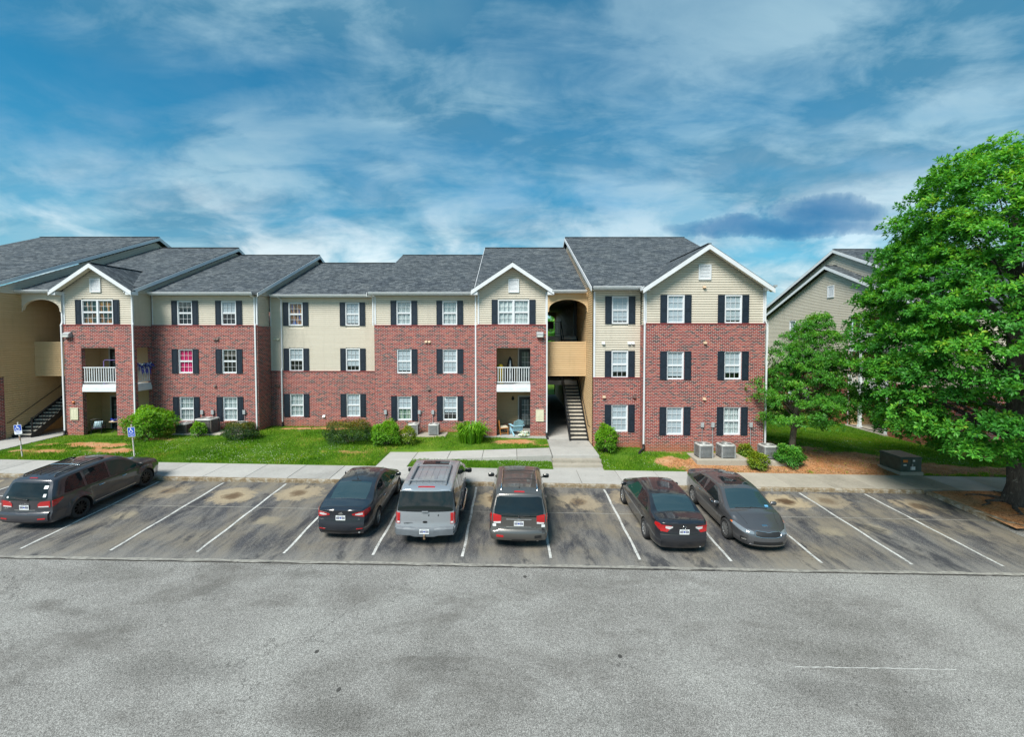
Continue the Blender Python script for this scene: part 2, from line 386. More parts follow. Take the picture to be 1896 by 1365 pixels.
        def blob(cy, rx, ry, w):
            a = math_(t, 'DIVIDE', lx, rx); bb = math_(t, 'DIVIDE', math_(t, 'SUBTRACT', Y, cy), ry)
            q = math_(t, 'SQRT', math_(t, 'ADD', math_(t, 'MULTIPLY', a, a), math_(t, 'MULTIPLY', bb, bb)))
            return math_(t, 'ADD', q, math_(t, 'MULTIPLY', wob, w))
        cy = math_(t, 'ADD', 17.85, math_(t, 'MULTIPLY', wc.outputs[1], .85))
        q1 = blob(cy, .36, .85, 1.15)
        am = math_(t, 'ADD', .30, math_(t, 'MULTIPLY', wc.outputs[2], .75))
        col = mixc(t, math_(t, 'MULTIPLY', am, ramp(t, q1, [(.35, 1.0), (.8, .7), (1.2, 0)])), col, mixc(t, g1, (.24, .18, .105), (.46, .38, .26)))
        q2 = math_(t, 'ADD', blob(cy, .155, .40, .85), math_(t, 'MULTIPLY', wob2, .7))
        col = mixc(t, math_(t, 'MULTIPLY', am, ramp(t, q2, [(.45, .95), (.8, .5), (1.05, 0)])), col, mixc(t, g1, (.035, .018, .009), (.11, .062, .03)))
        q3 = math_(t, 'ADD', blob(math_(t, 'SUBTRACT', 16.3, math_(t, 'MULTIPLY', wc.outputs[2], .5)), .20, .42, 1.0), math_(t, 'MULTIPLY', wob2, .9))
        col = mixc(t, math_(t, 'MULTIPLY', wc.outputs[1], ramp(t, q3, [(.3, .8), (.7, .45), (1.0, 0)])), col, mixc(t, g1, (.22, .18, .11), (.42, .36, .25)))
        dk = noise(t, mapping(t, p, (9, 2, 0), sc=(1.2, .5, 1)), .8, 6, .7, .4)
        col = mixc(t, ramp(t, dk, [(.54, 0), (.64, .85)]), col, mixc(t, stone, (.014, .015, .019), (.050, .052, .060)))
    cv = nd(t, 'ShaderNodeTexVoronoi', Scale=.36); cv.feature = 'DISTANCE_TO_EDGE'
    wv = nd(t, 'ShaderNodeVectorMath'); wv.operation = 'ADD'; t.links.new(p, wv.inputs[0])
    nw = nd(t, 'ShaderNodeTexNoise', Scale=1.6, Detail=5, Roughness=.7); t.links.new(p, nw.inputs['Vector'])
    ws = nd(t, 'ShaderNodeVectorMath'); ws.operation = 'SCALE'; ws.inputs['Scale'].default_value = .9; t.links.new(nw.outputs['Color'], ws.inputs[0]); t.links.new(ws.outputs[0], wv.inputs[1])
    t.links.new(wv.outputs[0], cv.inputs['Vector'])
    crk = math_(t, 'MULTIPLY', math_(t, 'LESS_THAN', cv.outputs['Distance'], .0045), ramp(t, noise(t, mapping(t, p, (5, 5, 0)), .5, 3, .5), [(.54, 0), (.62, .5)]))
    col = mixc(t, crk, col, (.03, .028, .026))
    t.links.new(col, b.inputs['Base Color']); b.inputs['Roughness'].default_value = .88
    b.inputs['Specular IOR Level'].default_value = .3
    bumpn(t, b, math_(t, 'ADD', stone, math_(t, 'MULTIPLY', g1, .8)), .35, .006); return m
def mat_paint():
    m, t, b = newmat('road_paint'); p = pos(t)
    w = noise(t, p, 22, 5, .75); w2 = noise(t, p, 2.5, 4, .6)
    f = math_(t, 'ADD', math_(t, 'MULTIPLY', w, .7), math_(t, 'MULTIPLY', w2, .4))
    col = ramp(t, f, [(.40, (.09, .09, .09)), (.50, (.36, .36, .345)), (.64, (.56, .56, .535))])
    t.links.new(col, b.inputs['Base Color']); b.inputs['Roughness'].default_value = .8
    bumpn(t, b, w, .3, .004); return m
def mat_lawn():
    m, t, b = newmat('lawn_soil'); p = pos(t)
    at = nd(t, 'ShaderNodeAttribute'); at.attribute_name = 'dirt'
    f = math_(t, 'ADD', at.outputs['Fac'], math_(t, 'MULTIPLY', math_(t, 'SUBTRACT', noise(t, p, 6, 6, .7, .3), .5), .55))
    n2 = noise(t, p, 14, 5, .7)
    gr = mixc(t, n2, (.030, .080, .008), (.095, .205, .016))
    gr = mixc(t, ramp(t, noise(t, p, .8, 4, .6), [(.4, 0), (.65, .6)]), gr, (.15, .22, .022))
    so = ramp(t, n2, [(.25, (.22, .085, .032)), (.5, (.42, .19, .080)), (.75, (.60, .34, .17))])
    so = mixc(t, ramp(t, noise(t, p, 1.3, 5, .6), [(.45, 0), (.7, .6)]), so, (.50, .33, .20))
    col = mixc(t, ramp(t, f, [(.40, 0), (.56, 1)]), gr, so)
    t.links.new(col, b.inputs['Base Color']); b.inputs['Roughness'].default_value = .95; b.inputs['Specular IOR Level'].default_value = .15
    bumpn(t, b, math_(t, 'ADD', n2, noise(t, p, 60, 3, .6)), .6, .03); return m
def mat_leaf(name, cols, trans=.35, rough=.45):
    """cols: ramp over the per-leaf tone attribute"""
    m, t, b = newmat(name)
    at = nd(t, 'ShaderNodeAttribute'); at.attribute_name = 'leaf_tone'
    col = ramp(t, at.outputs['Fac'], cols)
    t.links.new(col, b.inputs['Base Color']); b.inputs['Roughness'].default_value = rough; b.inputs['Specular IOR Level'].default_value = .35
    tr = nd(t, 'ShaderNodeBsdfTranslucent'); t.links.new(mixc(t, 1.0, col, (1.3, 1.25, .6), 'MULTIPLY'), tr.inputs[0])
    mx = nd(t, 'ShaderNodeMixShader'); mx.inputs[0].default_value = trans
    t.links.new(b.outputs[0], mx.inputs[1]); t.links.new(tr.outputs[0], mx.inputs[2])
    t.links.new(mx.outputs[0], t.nodes['Material Output'].inputs[0]); return m
def mat_bark(name, c0, c1):
    m, t, b = newmat(name); p = pos(t)
    f = noise(t, mapping(t, p, sc=(1, 1, .22)), 16, 6, .7, .6)
    lich = ramp(t, noise(t, p, 5, 5, .7), [(.58, 0), (.66, .7)])
    col = mixc(t, lich, ramp(t, f, [(.3, c0), (.7, c1)]), (.22, .23, .20))
    t.links.new(col, b.inputs['Base Color']); b.inputs['Roughness'].default_value = .95
    bumpn(t, b, f, 1.0, .04); return m
def mat_glass(name='window_glass', tint=(.95, .97, .97), refl=1.25):
    m, t, b = newmat(name); t.nodes.remove(b)
    gl = nd(t, 'ShaderNodeBsdfGlossy', Roughness=.012)
    ge = nd(t, 'ShaderNodeNewGeometry'); dt = nd(t, 'ShaderNodeVectorMath'); dt.operation = 'DOT_PRODUCT'; t.links.new(ge.outputs['Incoming'], dt.inputs[0]); t.links.new(ge.outputs['Normal'], dt.inputs[1])
    fz = math_(t, 'ADD', .05, math_(t, 'MULTIPLY', .95, math_(t, 'POWER', math_(t, 'SUBTRACT', 1.0, math_(t, 'ABSOLUTE', dt.outputs['Value']), clamp=True), 5.0)))
    gl.inputs['Color'].default_value = (.95, .97, 1, 1)
    tr = nd(t, 'ShaderNodeBsdfTransparent'); tr.inputs[0].default_value = (*tint, 1)
    p = pos(t); bn = nd(t, 'ShaderNodeBump', Strength=.05, Distance=.01); t.links.new(noise(t, p, 3, 2, .5), bn.inputs['Height'])
    t.links.new(bn.outputs[0], gl.inputs['Normal'])
    mx = nd(t, 'ShaderNodeMixShader'); t.links.new(math_(t, 'MULTIPLY', fz, refl, clamp=True), mx.inputs[0])
    t.links.new(tr.outputs[0], mx.inputs[1]); t.links.new(gl.outputs[0], mx.inputs[2])
    t.links.new(mx.outputs[0], t.nodes['Material Output'].inputs[0]); return m
def mat_cloth(name, stops, scale=3, sc=(1, 1, .3)):
    m, t, b = newmat(name); tc = nd(t, 'ShaderNodeTexCoord')
    t.links.new(ramp(t, noise(t, mapping(t, pos(t), sc=sc), scale, 3, .5, .5), stops), b.inputs['Base Color'])
    b.inputs['Roughness'].default_value = .9; b.inputs['Specular IOR Level'].default_value = .1; return m

M_BRICK = mat_brick(); M_SHINGLE = mat_shingle()
M_SID = mat_siding('cream_siding', (.575, .52, .425), (.675, .615, .515))
M_TAN = mat_siding('tan_siding', (.54, .37, .195), (.64, .46, .265))
M_CONC = mat_concrete(); M_CONC2 = mat_concrete('old_concrete', (.33, .30, .25), .3); M_KERB = mat_kerb()
M_ROAD = mat_asphalt('road_asphalt', 'road'); M_LOT = mat_asphalt('lot_asphalt', 'lot'); M_PAINT = mat_paint(); M_LAWN = mat_lawn()
M_GLASS = mat_glass()
M_WHITE = simple('white_trim', (.64, .66, .68), .4, noise_amt=.06, noise_scale=3)
M_WHITE2 = simple('white_rail', (.66, .69, .71), .45, noise_amt=.10, noise_scale=5)
M_SHUT = simple('navy_shutter', (.011, .018, .030), .42, noise_amt=.25, noise_scale=8)
M_BLIND = simple('white_blind', (.40, .465, .51), .6, noise_amt=.06)
M_DARK = simple('interior_shade', (.012, .013, .014), .8)  # near-black colour stands in for the shade inside
M_BLACK = simple('black_metal', (.016, .018, .022), .42, .3, noise_amt=.3, noise_scale=12)
M_TREAD = simple('concrete_tread', (.46, .42, .35), .85, noise_amt=.2, noise_scale=7)
M_GALV = simple('galvanised', (.42, .43, .43), .45, .6, noise_amt=.25, noise_scale=9)
M_GREYBOX = simple('grey_box', (.38, .40, .41), .5, .2, noise_amt=.12)
M_TANCAP = simple('tan_vent_cap', (.45, .33, .22), .6, noise_amt=.1)
M_CREAMP = simple('cream_panel', (.60, .57, .42), .55, noise_amt=.1, noise_scale=4)
M_DRAIN = simple('black_drain_pipe', (.012, .013, .014), .6)
M_ORNG = simple('stained_wood', (.42, .16, .035), .5, noise_amt=.25, noise_scale=10)
M_LBLUE = simple('light_blue_plastic', (.33, .58, .70), .45, noise_amt=.05)

# ------------------------------------------------------------------ ground
def sheet(name, xs, ys, zf, mat, dz=0, kind='structure', parent=None):
    xs = np.asarray(xs, float); ys = np.asarray(ys, float)
    X, Y = np.meshgrid(xs, ys); Z = zf(X, Y) + dz
    me = bpy.data.meshes.new(name); nx, ny = len(xs), len(ys)
    i = np.arange(nx - 1)[None, :] + nx * np.arange(ny - 1)[:, None]
    q = np.stack([i, i + 1, i + 1 + nx, i + nx], -1).reshape(-1, 4)
    me.from_pydata(np.stack([X, Y, Z], -1).reshape(-1, 3).tolist(), [], q.tolist())
    me.materials.append(mat); me.polygons.foreach_set('use_smooth', [True] * len(q)); me.update()
    o = link(name, me, parent)
    if kind and parent is None: o['kind'] = kind
    return o
SEAM_Y = 13.25
sheet('ground', np.linspace(-700, 700, 15), np.linspace(-700, 900, 17), lambda x, y: 0 * x - 3.2, simple('far_ground', (.05, .085, .02), .95, noise_amt=.3, noise_scale=.05))
parking_lot = sheet('parking_lot', [-70, 17.86], [SEAM_Y, KERB_Y + .1], lot, M_LOT)
road = sheet('road', [-90, 0, 90], [-30, SEAM_Y], lot, M_ROAD, -.012)
side_road = sheet('side_road', [17.86, 90], [SEAM_Y - .0, 16.9], lot, M_ROAD, -.016)

def noise2(x, y, s, seed):
    """smooth value noise, vectorised"""
    x = np.asarray(x) / s + 100; y = np.asarray(y) / s + 100
    g = np.random.default_rng(seed).random((256, 256))
    xi = np.floor(x).astype(int); yi = np.floor(y).astype(int); fx = x - xi; fy = y - yi
    fx = fx * fx * (3 - 2 * fx); fy = fy * fy * (3 - 2 * fy)
    a = g[xi % 256, yi % 256]; b = g[(xi + 1) % 256, yi % 256]; c = g[xi % 256, (yi + 1) % 256]; d = g[(xi + 1) % 256, (yi + 1) % 256]
    return (a * (1 - fx) + b * fx) * (1 - fy) + (c * (1 - fx) + d * fx) * fy
# worn patches of clay: (x, y, rx, ry, strength)
DIRT = [(-22.4, 24.3, 2.2, .55, .85), (-20.6, 23.2, 1.9, .5, .75), (-23.9, 23.0, 1.7, .45, .6), (-20.2, 25.6, 1.9, .45, .55), (-25.0, 24.2, .8, .5, .4),
        (-8.6, 23.6, 1.4, .4, .5), (-9.9, 22.7, 1.0, .25, .35), (-11.6, 24.6, 1.0, .3, .4), (.3, 25.6, 1.5, .45, .75), (1.5, 25.1, .8, .3, .5),
        (8.2, 22.6, .6, .45, .6), (9.6, 22.4, 1.9, .8, 1.0), (11.2, 22.3, 2.8, 1.0, 1.0), (13.2, 22.4, 2.2, 1.0, 1.0), (15.4, 22.7, 3.0, 1.6, 1.0), (17.6, 22.7, 2.8, 1.8, 1.0), (18.4, 24.4, 2.4, .8, .9), (16.6, 23.9, 2.6, .7, .9),
        (10.2, 23.6, 1.8, .35, .6), (8.6, 23.75, .9, .2, .5), (15.6, 25.4, 2.0, .6, .9), (17.3, 24.3, 1.9, .55, .9), (14.3, 26.6, 1.0, .45, .7), (19.8, 23.4, 1.5, .45, .7),
        (21.5, 22.6, 2.6, 1.0, .95), (24.2, 22.4, 2.4, .8, .8), (20.0, 22.0, 2, .4, .8), (22.8, 24.0, 1.2, .4, .4), (-16.7, 26.9, 3, .35, .4), (-12, 28.7, 3.5, .4, .7), (-5, 27.2, 3, .4, .6)]
def dirt(x, y):
    n = (noise2(x, y, .55, 3) - .5) * .8 + (noise2(x, y, .2, 4) - .5) * .5
    f = np.zeros_like(x, float)
    for (cx, cy, rx, ry, s) in DIRT:
        q = np.sqrt(((x - cx) / rx) ** 2 + ((y - cy) / ry) ** 2) + n * .9
        f = np.maximum(f, s * np.clip(1.35 - q * .85, 0, 1))
    base = (noise2(x, y, 2.2, 5) - .5) * .25 + (noise2(x, y, .3, 6) - .5) * .2 + .12
    return np.clip(np.maximum(f, base), 0, 1)
lx = np.concatenate([np.linspace(-75, -31, 12), np.arange(-30, 30.01, .2), np.linspace(31, 80, 14)])
ly = np.concatenate([np.arange(21.45, 31.01, .18), np.linspace(31.5, 50, 26), np.linspace(54, 110, 10)])
def under_walk(x, y, z):
    rz_ = np.interp(x, [-5.0, 1.98], [.30, .53]) - .05
    m = (x > -6.62) & (x < 4.6) & (y > 22.50) & (y < 24.30); z = np.where(m, np.minimum(z, rz_), z)
    m = (x > -6.62) & (x < -4.9) & (y < 22.62); z = np.where(m, np.minimum(z, np.interp(y, [21.5, 22.62], [.24, .30]) - .04), z)
    m = (x > 1.9) & (x < 4.5) & (y < 22.6); z = np.where(m, np.minimum(z, .08), z)
    m = (x > -28.5) & (x < -25.9); z = np.where(m, np.minimum(z, np.interp(y, [21.5, 25.5], [.60, .70])), z)
    return z
lawn = sheet('lawn', lx, ly, lambda x, y: under_walk(x, y, terrain(x, y)) + (noise2(x, y, .7, 9) - .5) * .05 * np.clip((y - 21.6) * 2, 0, 1), M_LAWN)
co = np.empty(len(lawn.data.vertices) * 3, np.float32); lawn.data.vertices.foreach_get('co', co); co = co.reshape(-1, 3)
at = lawn.data.attributes.new('dirt', 'FLOAT', 'POINT'); at.data.foreach_set('value', dirt(co[:, 0], co[:, 1]).astype(np.float32))

# tree island at the end of the stalls
isl = MB()
def ipt(x, y, h): return (x, y, lot(x, y) + h)
rows = []
for j, y in enumerate(np.linspace(16.1, 19.5, 18)):
    rows.append([ipt(x, y, .09 + .10 * math.exp(-((x - 20.3) ** 2 + (y - 18) ** 2) / 2.5) + .03 * float(noise2(x, y, .4, 8))) for x in np.linspace(18.05, 26, 30)])
isl.grid(rows)
isl_o = isl.build('tree_island', M_LAWN); struct(isl_o)
isl_o.data.attributes.new('dirt', 'FLOAT', 'POINT').data.foreach_set('value', np.full(len(isl_o.data.vertices), .95, np.float32))

# ------------------------------------------------------------------ kerbs and pavement slabs
kerb = bpy.data.objects.new('kerb', None); COL.objects.link(kerb); kerb['kind'] = 'structure'
x = -62.0
while x < 17.7:
    x1 = min(x + 3.05, 17.76); mb = MB(); g = .006
    p = lambda xx, yy, h: (xx, yy, lot(xx, 19.4) + h)
    h0, h1 = -.25, .15
    a, b_ = x + g, x1 - g
    yf, yt, yb = KERB_Y, KERB_Y + .035, KERB_Y + .16
    mb.face([p(a, yf, h0), p(b_, yf, h0), p(b_, yf + .012, h1 - .03), p(a, yf + .012, h1 - .03)])
    mb.face([p(a, yf + .012, h1 - .03), p(b_, yf + .012, h1 - .03), p(b_, yt, h1 + .002), p(a, yt, h1 + .002)])
    mb.face([p(a, yt, h1 + .002), p(b_, yt, h1 + .002), p(b_, yb, h1 + .002), p(a, yb, h1 + .002)])
    mb.face([p(b_, yf, h0), p(b_, yb, h0), p(b_, yb, h1 + .002), p(b_, yt, h1 + .002)]); mb.face([p(a, yf, h0), p(a, yt, h1 + .002), p(a, yb, h1 + .002), p(a, yb, h0)])
    mb.build('kerb_stone', M_KERB, kerb); x = x1
# kerb of the tree island, stepping back towards the camera side
pts = [(17.80, 19.42), (17.86, 18.6), (17.95, 17.6), (18.15, 16.6), (18.6, 16.05), (19.8, 15.95), (22, 15.95), (26, 15.95)]
for i in range(len(pts) - 1):
    a = Vector((*pts[i], 0)); b_ = Vector((*pts[i + 1], 0)); d = (b_ - a).normalized(); nrm = Vector((-d.y, d.x, 0)) * -1
    if nrm.x < 0 and i < 4: nrm = -nrm
    if i >= 4 and nrm.y < 0: nrm = -nrm
    a2 = a + d * .006; b2 = b_ - d * .006; mb = MB()
    q = lambda v, off, h: (v.x + nrm.x * off, v.y + nrm.y * off, lot(v.x, v.y) + h)
    mb.face([q(a2, 0, -.1), q(b2, 0, -.1), q(b2, .03, .12), q(a2, .03, .12)]); mb.face([q(a2, .03, .12), q(b2, .03, .12), q(b2, .24, .13), q(a2, .24, .13)])
    mb.face([q(a2, .24, .13), q(b2, .24, .13), q(b2, .24, 0), q(a2, .24, 0)])
    mb.build('kerb_stone', M_KERB, kerb)
def slab(mb, corners, zf, th=.2):
    """concrete slab over a quad footprint, edges slightly eased"""
    c = Vector((sum(p[0] for p in corners) / 4, sum(p[1] for p in corners) / 4, 0))
    top = []; rim = []; low = []
    for (px, py) in corners:
        v = Vector((px, py, 0)); d = (c - v).normalized()
        i1 = v + d * .012; i2 = v + d * .03
        top.append((i2.x, i2.y, zf(i2.x, i2.y))); rim.append((i1.x, i1.y, zf(i1.x, i1.y) - .012)); low.append((i1.x, i1.y, zf(i1.x, i1.y) - th))
    mb.face(top)
    for i in range(4):
        j = (i + 1) % 4; mb.face([rim[i], rim[j], top[j], top[i]]); mb.face([low[i], low[j], rim[j], rim[i]])
sidewalk = bpy.data.objects.new('sidewalk', None); COL.objects.link(sidewalk); sidewalk['kind'] = 'structure'
M_JOINT = simple('joint_dirt', (.09, .08, .06), .95, noise_amt=.3)
jb = MB(); jb.face([(-62, 19.56, walkz(-62) - .035), (30, 19.56, walkz(30) - .035), (30, 21.5, walkz(30) - .03), (-62, 21.5, walkz(-62) - .03)])
jb.build('joint_bed', M_JOINT, sidewalk)
x = -61.0
while x < 30:
    x1 = x + 1.83; sk = -.0
    if x < 17.7 < x1: x1 = 17.72
    mb = MB(); slab(mb, [(x, 19.575), (x1, 19.575), (x1, 21.5), (x, 21.5)], lambda xx, yy: walkz(xx, yy) + random.uniform(-.002, .002))
    mb.build('concrete_slab', M_CONC2 if x > 9 and random.random() < .7 else M_CONC, sidewalk); x = x1
# walk and steps in front of the open stairwell, ramp to the left of them
entry = bpy.data.objects.new('entry_walk', None); COL.objects.link(entry); entry['kind'] = 'structure'
def flat(z): return lambda xx, yy: z
ramp_z = lambda xx, yy: float(np.interp(xx, [-5.0, 1.98], [.30, .53]))
LAND = .545
def ent(name, corners, zf, mat=M_CONC, th=.35):
    mb = MB(); slab(mb, corners, zf, th); return mb.build(name, mat, entry)
for i, (a, b_) in enumerate([(-5.0, -3.25), (-3.25, -1.5), (-1.5, .25), (.25, 2.0)]):
    ent('concrete_slab', [(a, 22.62), (b_, 22.62), (b_, 24.15), (a, 24.15)], ramp_z)
ent('concrete_slab', [(-6.5, 22.62), (-5.0, 22.62), (-5.0, 24.15), (-6.5, 24.15)], lambda xx, yy: .30 - .003 * (xx + 5))
ent('concrete_slab', [(-6.5, 21.5), (-5.0, 21.5), (-5.0, 22.62), (-6.5, 22.62)], lambda xx, yy: float(np.interp(yy, [21.5, 22.62], [walkz(xx, 21.5), .30])))
for (a, b_) in [(22.55, 24.2), (24.2, 26.2)]:
    ent('concrete_slab', [(2.02, a), (4.36, a), (4.36, b_), (2.02, b_)], flat(LAND))
mb = MB(); slab(mb, [(1.98, 22.22), (4.40, 22.22), (4.40, 22.56), (1.98, 22.56)], flat(.40), .4); mb.build('concrete_step', M_CONC2, entry)
mb = MB(); slab(mb, [(1.98, 21.88), (4.40, 21.88), (4.40, 22.22), (1.98, 22.22)], flat(.255), .4); mb.build('concrete_step', M_CONC2, entry)
ent('concrete_slab', [(1.98, 21.5), (4.40, 21.5), (4.40, 21.88), (1.98, 21.88)], flat(.115))
for (a, b_) in [(26.2, 29), (29, 32), (32, 36), (36, 41), (41, 46)]:
    ent('concrete_slab', [(2.04, a), (4.42, a), (4.42, b_), (2.04, b_)], flat(LAND + .003))
left_walk = bpy.data.objects.new('left_walk', None); COL.objects.link(left_walk); left_walk['kind'] = 'structure'
yy = 21.5
while yy < 46:
    y1 = min(yy + (1.55 if yy < 26 else 4), 46); mb = MB()
    slab(mb, [(-28.35, yy), (-26.05, yy), (-26.05, y1), (-28.35, y1)], lambda xx, y_: float(np.interp(y_, [21.5, 25.5], [walkz(xx, 21.5), .74])), .3)
    mb.build('concrete_slab', M_CONC, left_walk); yy = y1

# ------------------------------------------------------------------ painted lines and joints on the lot
LINES = [-20.6, -17.85, -15.07, -12.32, -9.66, -7.0, -4.28, -1.52, 1.18, 3.94, 6.73, 9.52, 12.29, 15.08]
def strip(name, pts, w, mat, parent, dz):
    """thin sheet along a polyline lying on the lot"""
    mb = MB(); L = []; Rr = []
    for i, (px, py) in enumerate(pts):
        a = pts[max(i - 1, 0)]; b_ = pts[min(i + 1, len(pts) - 1)]
        d = Vector((b_[0] - a[0], b_[1] - a[1], 0)).normalized(); n = Vector((-d.y, d.x, 0))
        ww = w[i] if isinstance(w, (list, tuple)) else w
        L.append((px + n.x * ww / 2, py + n.y * ww / 2, lot(px, py) + dz)); Rr.append((px - n.x * ww / 2, py - n.y * ww / 2, lot(px, py) + dz))
    mb.grid([L, Rr]); return mb.build(name, mat, parent)
for lx_ in LINES:
    ye = 13.78 + .012 * lx_ * 0
    pts = [(lx_ + .012 * math.sin(k * 1.7 + lx_), y) for k, y in enumerate(np.linspace(ye, 19.3, 12))]
    strip('painted_line', pts, [.082 + .006 * math.sin(k * 2.3 + lx_ * 3) for k in range(12)], M_PAINT, parking_lot, .006)
# hatched access aisle beyond the wagon
for k in range(4):
    strip('painted_line', [(-20.5, 15.0 + k * 1.15), (-17.95, 16.4 + k * 1.0)], .10, M_PAINT, parking_lot, .007)
M_SEAM = simple('dusty_joint', (.235, .225, .20), .95, noise_amt=.35, noise_scale=7)
M_CRACK = simple('open_crack', (.014, .013, .012), .95)
def wig(x0, x1, y, amp, n, seed):
    r = np.random.default_rng(seed); return [(xx, y + (r.random() - .5) * amp) for xx in np.linspace(x0, x1, n)]
strip('joint_line', wig(-60, 17.8, 16.95, .03, 90, 1), [.03 + .02 * abs(math.sin(i * 1.3)) for i in range(90)], M_SEAM, parking_lot, .004)
strip('joint_band', wig(-60, 17.8, SEAM_Y + .10, .05, 160, 2), [.13 + .05 * math.sin(i * 1.9) for i in range(160)], M_SEAM, parking_lot, .005)
for (a, b_, s) in [(-60, -30, 3), (-29, -13.2, 4), (-12.6, -2.4, 5), (-2.2, 6, 6), (6.4, 14, 7), (14.2, 17.8, 8)]:
    strip('joint_crack', wig(a, b_, SEAM_Y + .015, .03, int((b_ - a) * 5), s), .022, M_CRACK, parking_lot, .008)
# old repair marks on the road
strip('chalk_line', wig(6.1, 9.6, 9.62, .02, 40, 12), [.028 * (.5 + .5 * abs(math.sin(i * .9))) for i in range(40)], simple('worn_chalk', (.42, .42, .40), .9, noise_amt=.3, noise_scale=8), road, -.006)
# ------------------------------------------------------------------ building kit
CUR = {'root': None}
def part(name, mb, mat, parent=None, smooth=False, stuff=False):
    r = CUR['root']
    if parent is None: o = mb.build(name, mat, r, tuple(-c for c in r.location), smooth)
    else: o = mb.build(name, mat, parent, (0, 0, 0), smooth)
    if stuff: o['kind'] = 'stuff'
    return o
def cells(u0, u1, z0, z1, holes):
    us = sorted({u0, u1, *[min(max(h[0], u0), u1) for h in holes], *[min(max(h[1], u0), u1) for h in holes]})
    zs = sorted({z0, z1, *[min(max(h[2], z0), z1) for h in holes], *[min(max(h[3], z0), z1) for h in holes]})
    for i in range(len(us) - 1):
        for j in range(len(zs) - 1):
            um, zm = (us[i] + us[i + 1]) / 2, (zs[j] + zs[j + 1]) / 2
            if any(h[0] < um < h[1] and h[2] < zm < h[3] for h in holes): continue
            yield us[i], us[i + 1], zs[j], zs[j + 1]
def wall(mb, axis, plane, sgn, u0, u1, z0, z1, holes=(), depth=.12):
    """flat wall with openings and reveals. axis 'y': faces sgn*Y, u = X; axis 'x': faces sgn*X, u = Y"""
    P = (lambda u, d, z: (u, plane - sgn * d, z)) if axis == 'y' else (lambda u, d, z: (plane - sgn * d, u, z))
    def q(pts):
        a, b_, c = (Vector(p) for p in pts[:3]); mb.face(pts)
    for (a, b_, c, d) in cells(u0, u1, z0, z1, holes):
        pts = [P(a, 0, c), P(b_, 0, c), P(b_, 0, d), P(a, 0, d)]
        nrm = (Vector(pts[1]) - Vector(pts[0])).cross(Vector(pts[2]) - Vector(pts[0]))
        want = sgn * (nrm.y if axis == 'y' else nrm.x)
        mb.face(pts if want > 0 else pts[::-1])
    for h in holes:
        a, b_, c, d = h[:4]
        for s in ((a, c, a, d), (b_, c, b_, d), (a, c, b_, c), (a, d, b_, d)):
            mb.face([P(s[0], 0, s[1]), P(s[2], 0, s[3]), P(s[2], depth, s[3]), P(s[0], depth, s[1])])
COURSE = .1275
SID_COUNT = [0]
def siding(axis, plane, sgn, u0, u1, z0, z1, mat, holes=(), clip=None, single=True, parent=None, name='siding_wall', proud=.052, join=None):
    """lapped boards; clip(z) -> (ua, ub) for gables. Returns the wall part."""
    P = (lambda u, d, z: (u, plane + sgn * d, z)) if axis == 'y' else (lambda u, d, z: (plane + sgn * d, u, z))
    base = MB() if join is None else join
    boards = []
    z = z0; k = 0
    while z < z1 - .01:
        zt = min(z + COURSE, z1)
        segs = [(u0, u1)]
        for h in holes:
            if h[2] < zt - .02 and h[3] > z + .02:
                ns = []
                for (a, b_) in segs:
                    if h[1] <= a or h[0] >= b_: ns.append((a, b_)); continue
                    if h[0] > a + .01: ns.append((a, h[0]))
                    if h[1] < b_ - .01: ns.append((h[1], b_))
                segs = ns
        for (a, b_) in segs:
            a0, b0, a1, b1 = a, b_, a, b_
            if clip:
                ca = clip(z); cb = clip(zt)
                a0 = max(a, ca[0]); b0 = min(b_, ca[1]); a1 = max(a, cb[0]); b1 = min(b_, cb[1])
                if b0 - a0 < .03: continue
                if b1 - a1 < .0: a1 = b1 = (a1 + b1) / 2
            mb = MB() if single else base
            rev = min(.038, (zt - z) * .3); zr_ = zt - rev; tt = (zr_ - z) / (zt - z)
            ar, br = a0 + (a1 - a0) * tt, b0 + (b1 - b0) * tt
            def fc(f1):
                nrm = (Vector(f1[1]) - Vector(f1[0])).cross(Vector(f1[2]) - Vector(f1[0]))
                mb.face(f1 if sgn * (nrm.y if axis == 'y' else nrm.x) > 0 else f1[::-1])
            fc([P(a0, proud, z), P(b0, proud, z), P(br, proud * .86, zr_), P(ar, proud * .86, zr_)])
            fc([P(ar, proud * .86, zr_), P(br, proud * .86, zr_), P(br, .0, zr_ + .004), P(ar, .0, zr_ + .004)])
            fc([P(ar, .0, zr_ + .004), P(br, .0, zr_ + .004), P(b1, .0, zt), P(a1, .0, zt)])
            mb.face([P(a0, 0, z), P(b0, 0, z), P(b0, proud, z), P(a0, proud, z)])
            if single: boards.append(mb)
        z = zt; k += 1
    if join is not None: return None
    if single:
        # thin sheathing behind the boards is the part, each board a sub-part
        bk = MB(); dd = -.012
        zz = [z0, z1]
        zm = z0 if not clip else min(8.9, z1)
        if not clip: zm = z1
        for (a, b_, c, d) in cells(u0, u1, z0, zm, holes): bk.face([P(a, dd, c), P(b_, dd, c), P(b_, dd, d), P(a, dd, d)])
        if clip:
            n = 12; rows = []
            for i in range(n + 1):
                zc = zm + (z1 - zm) * i / n; ca = clip(zc + .001); rows.append([P(max(u0, ca[0]), dd, zc), P(max(min(u1, ca[1]), max(u0, ca[0])), dd, zc)])
            bk.grid(rows)
        w = part(name, bk, mat, parent)
        for mb in boards:
            part('siding_board', mb, mat, w); SID_COUNT[0] += 1
        return w
    return part(name, base, mat, parent, stuff=True)

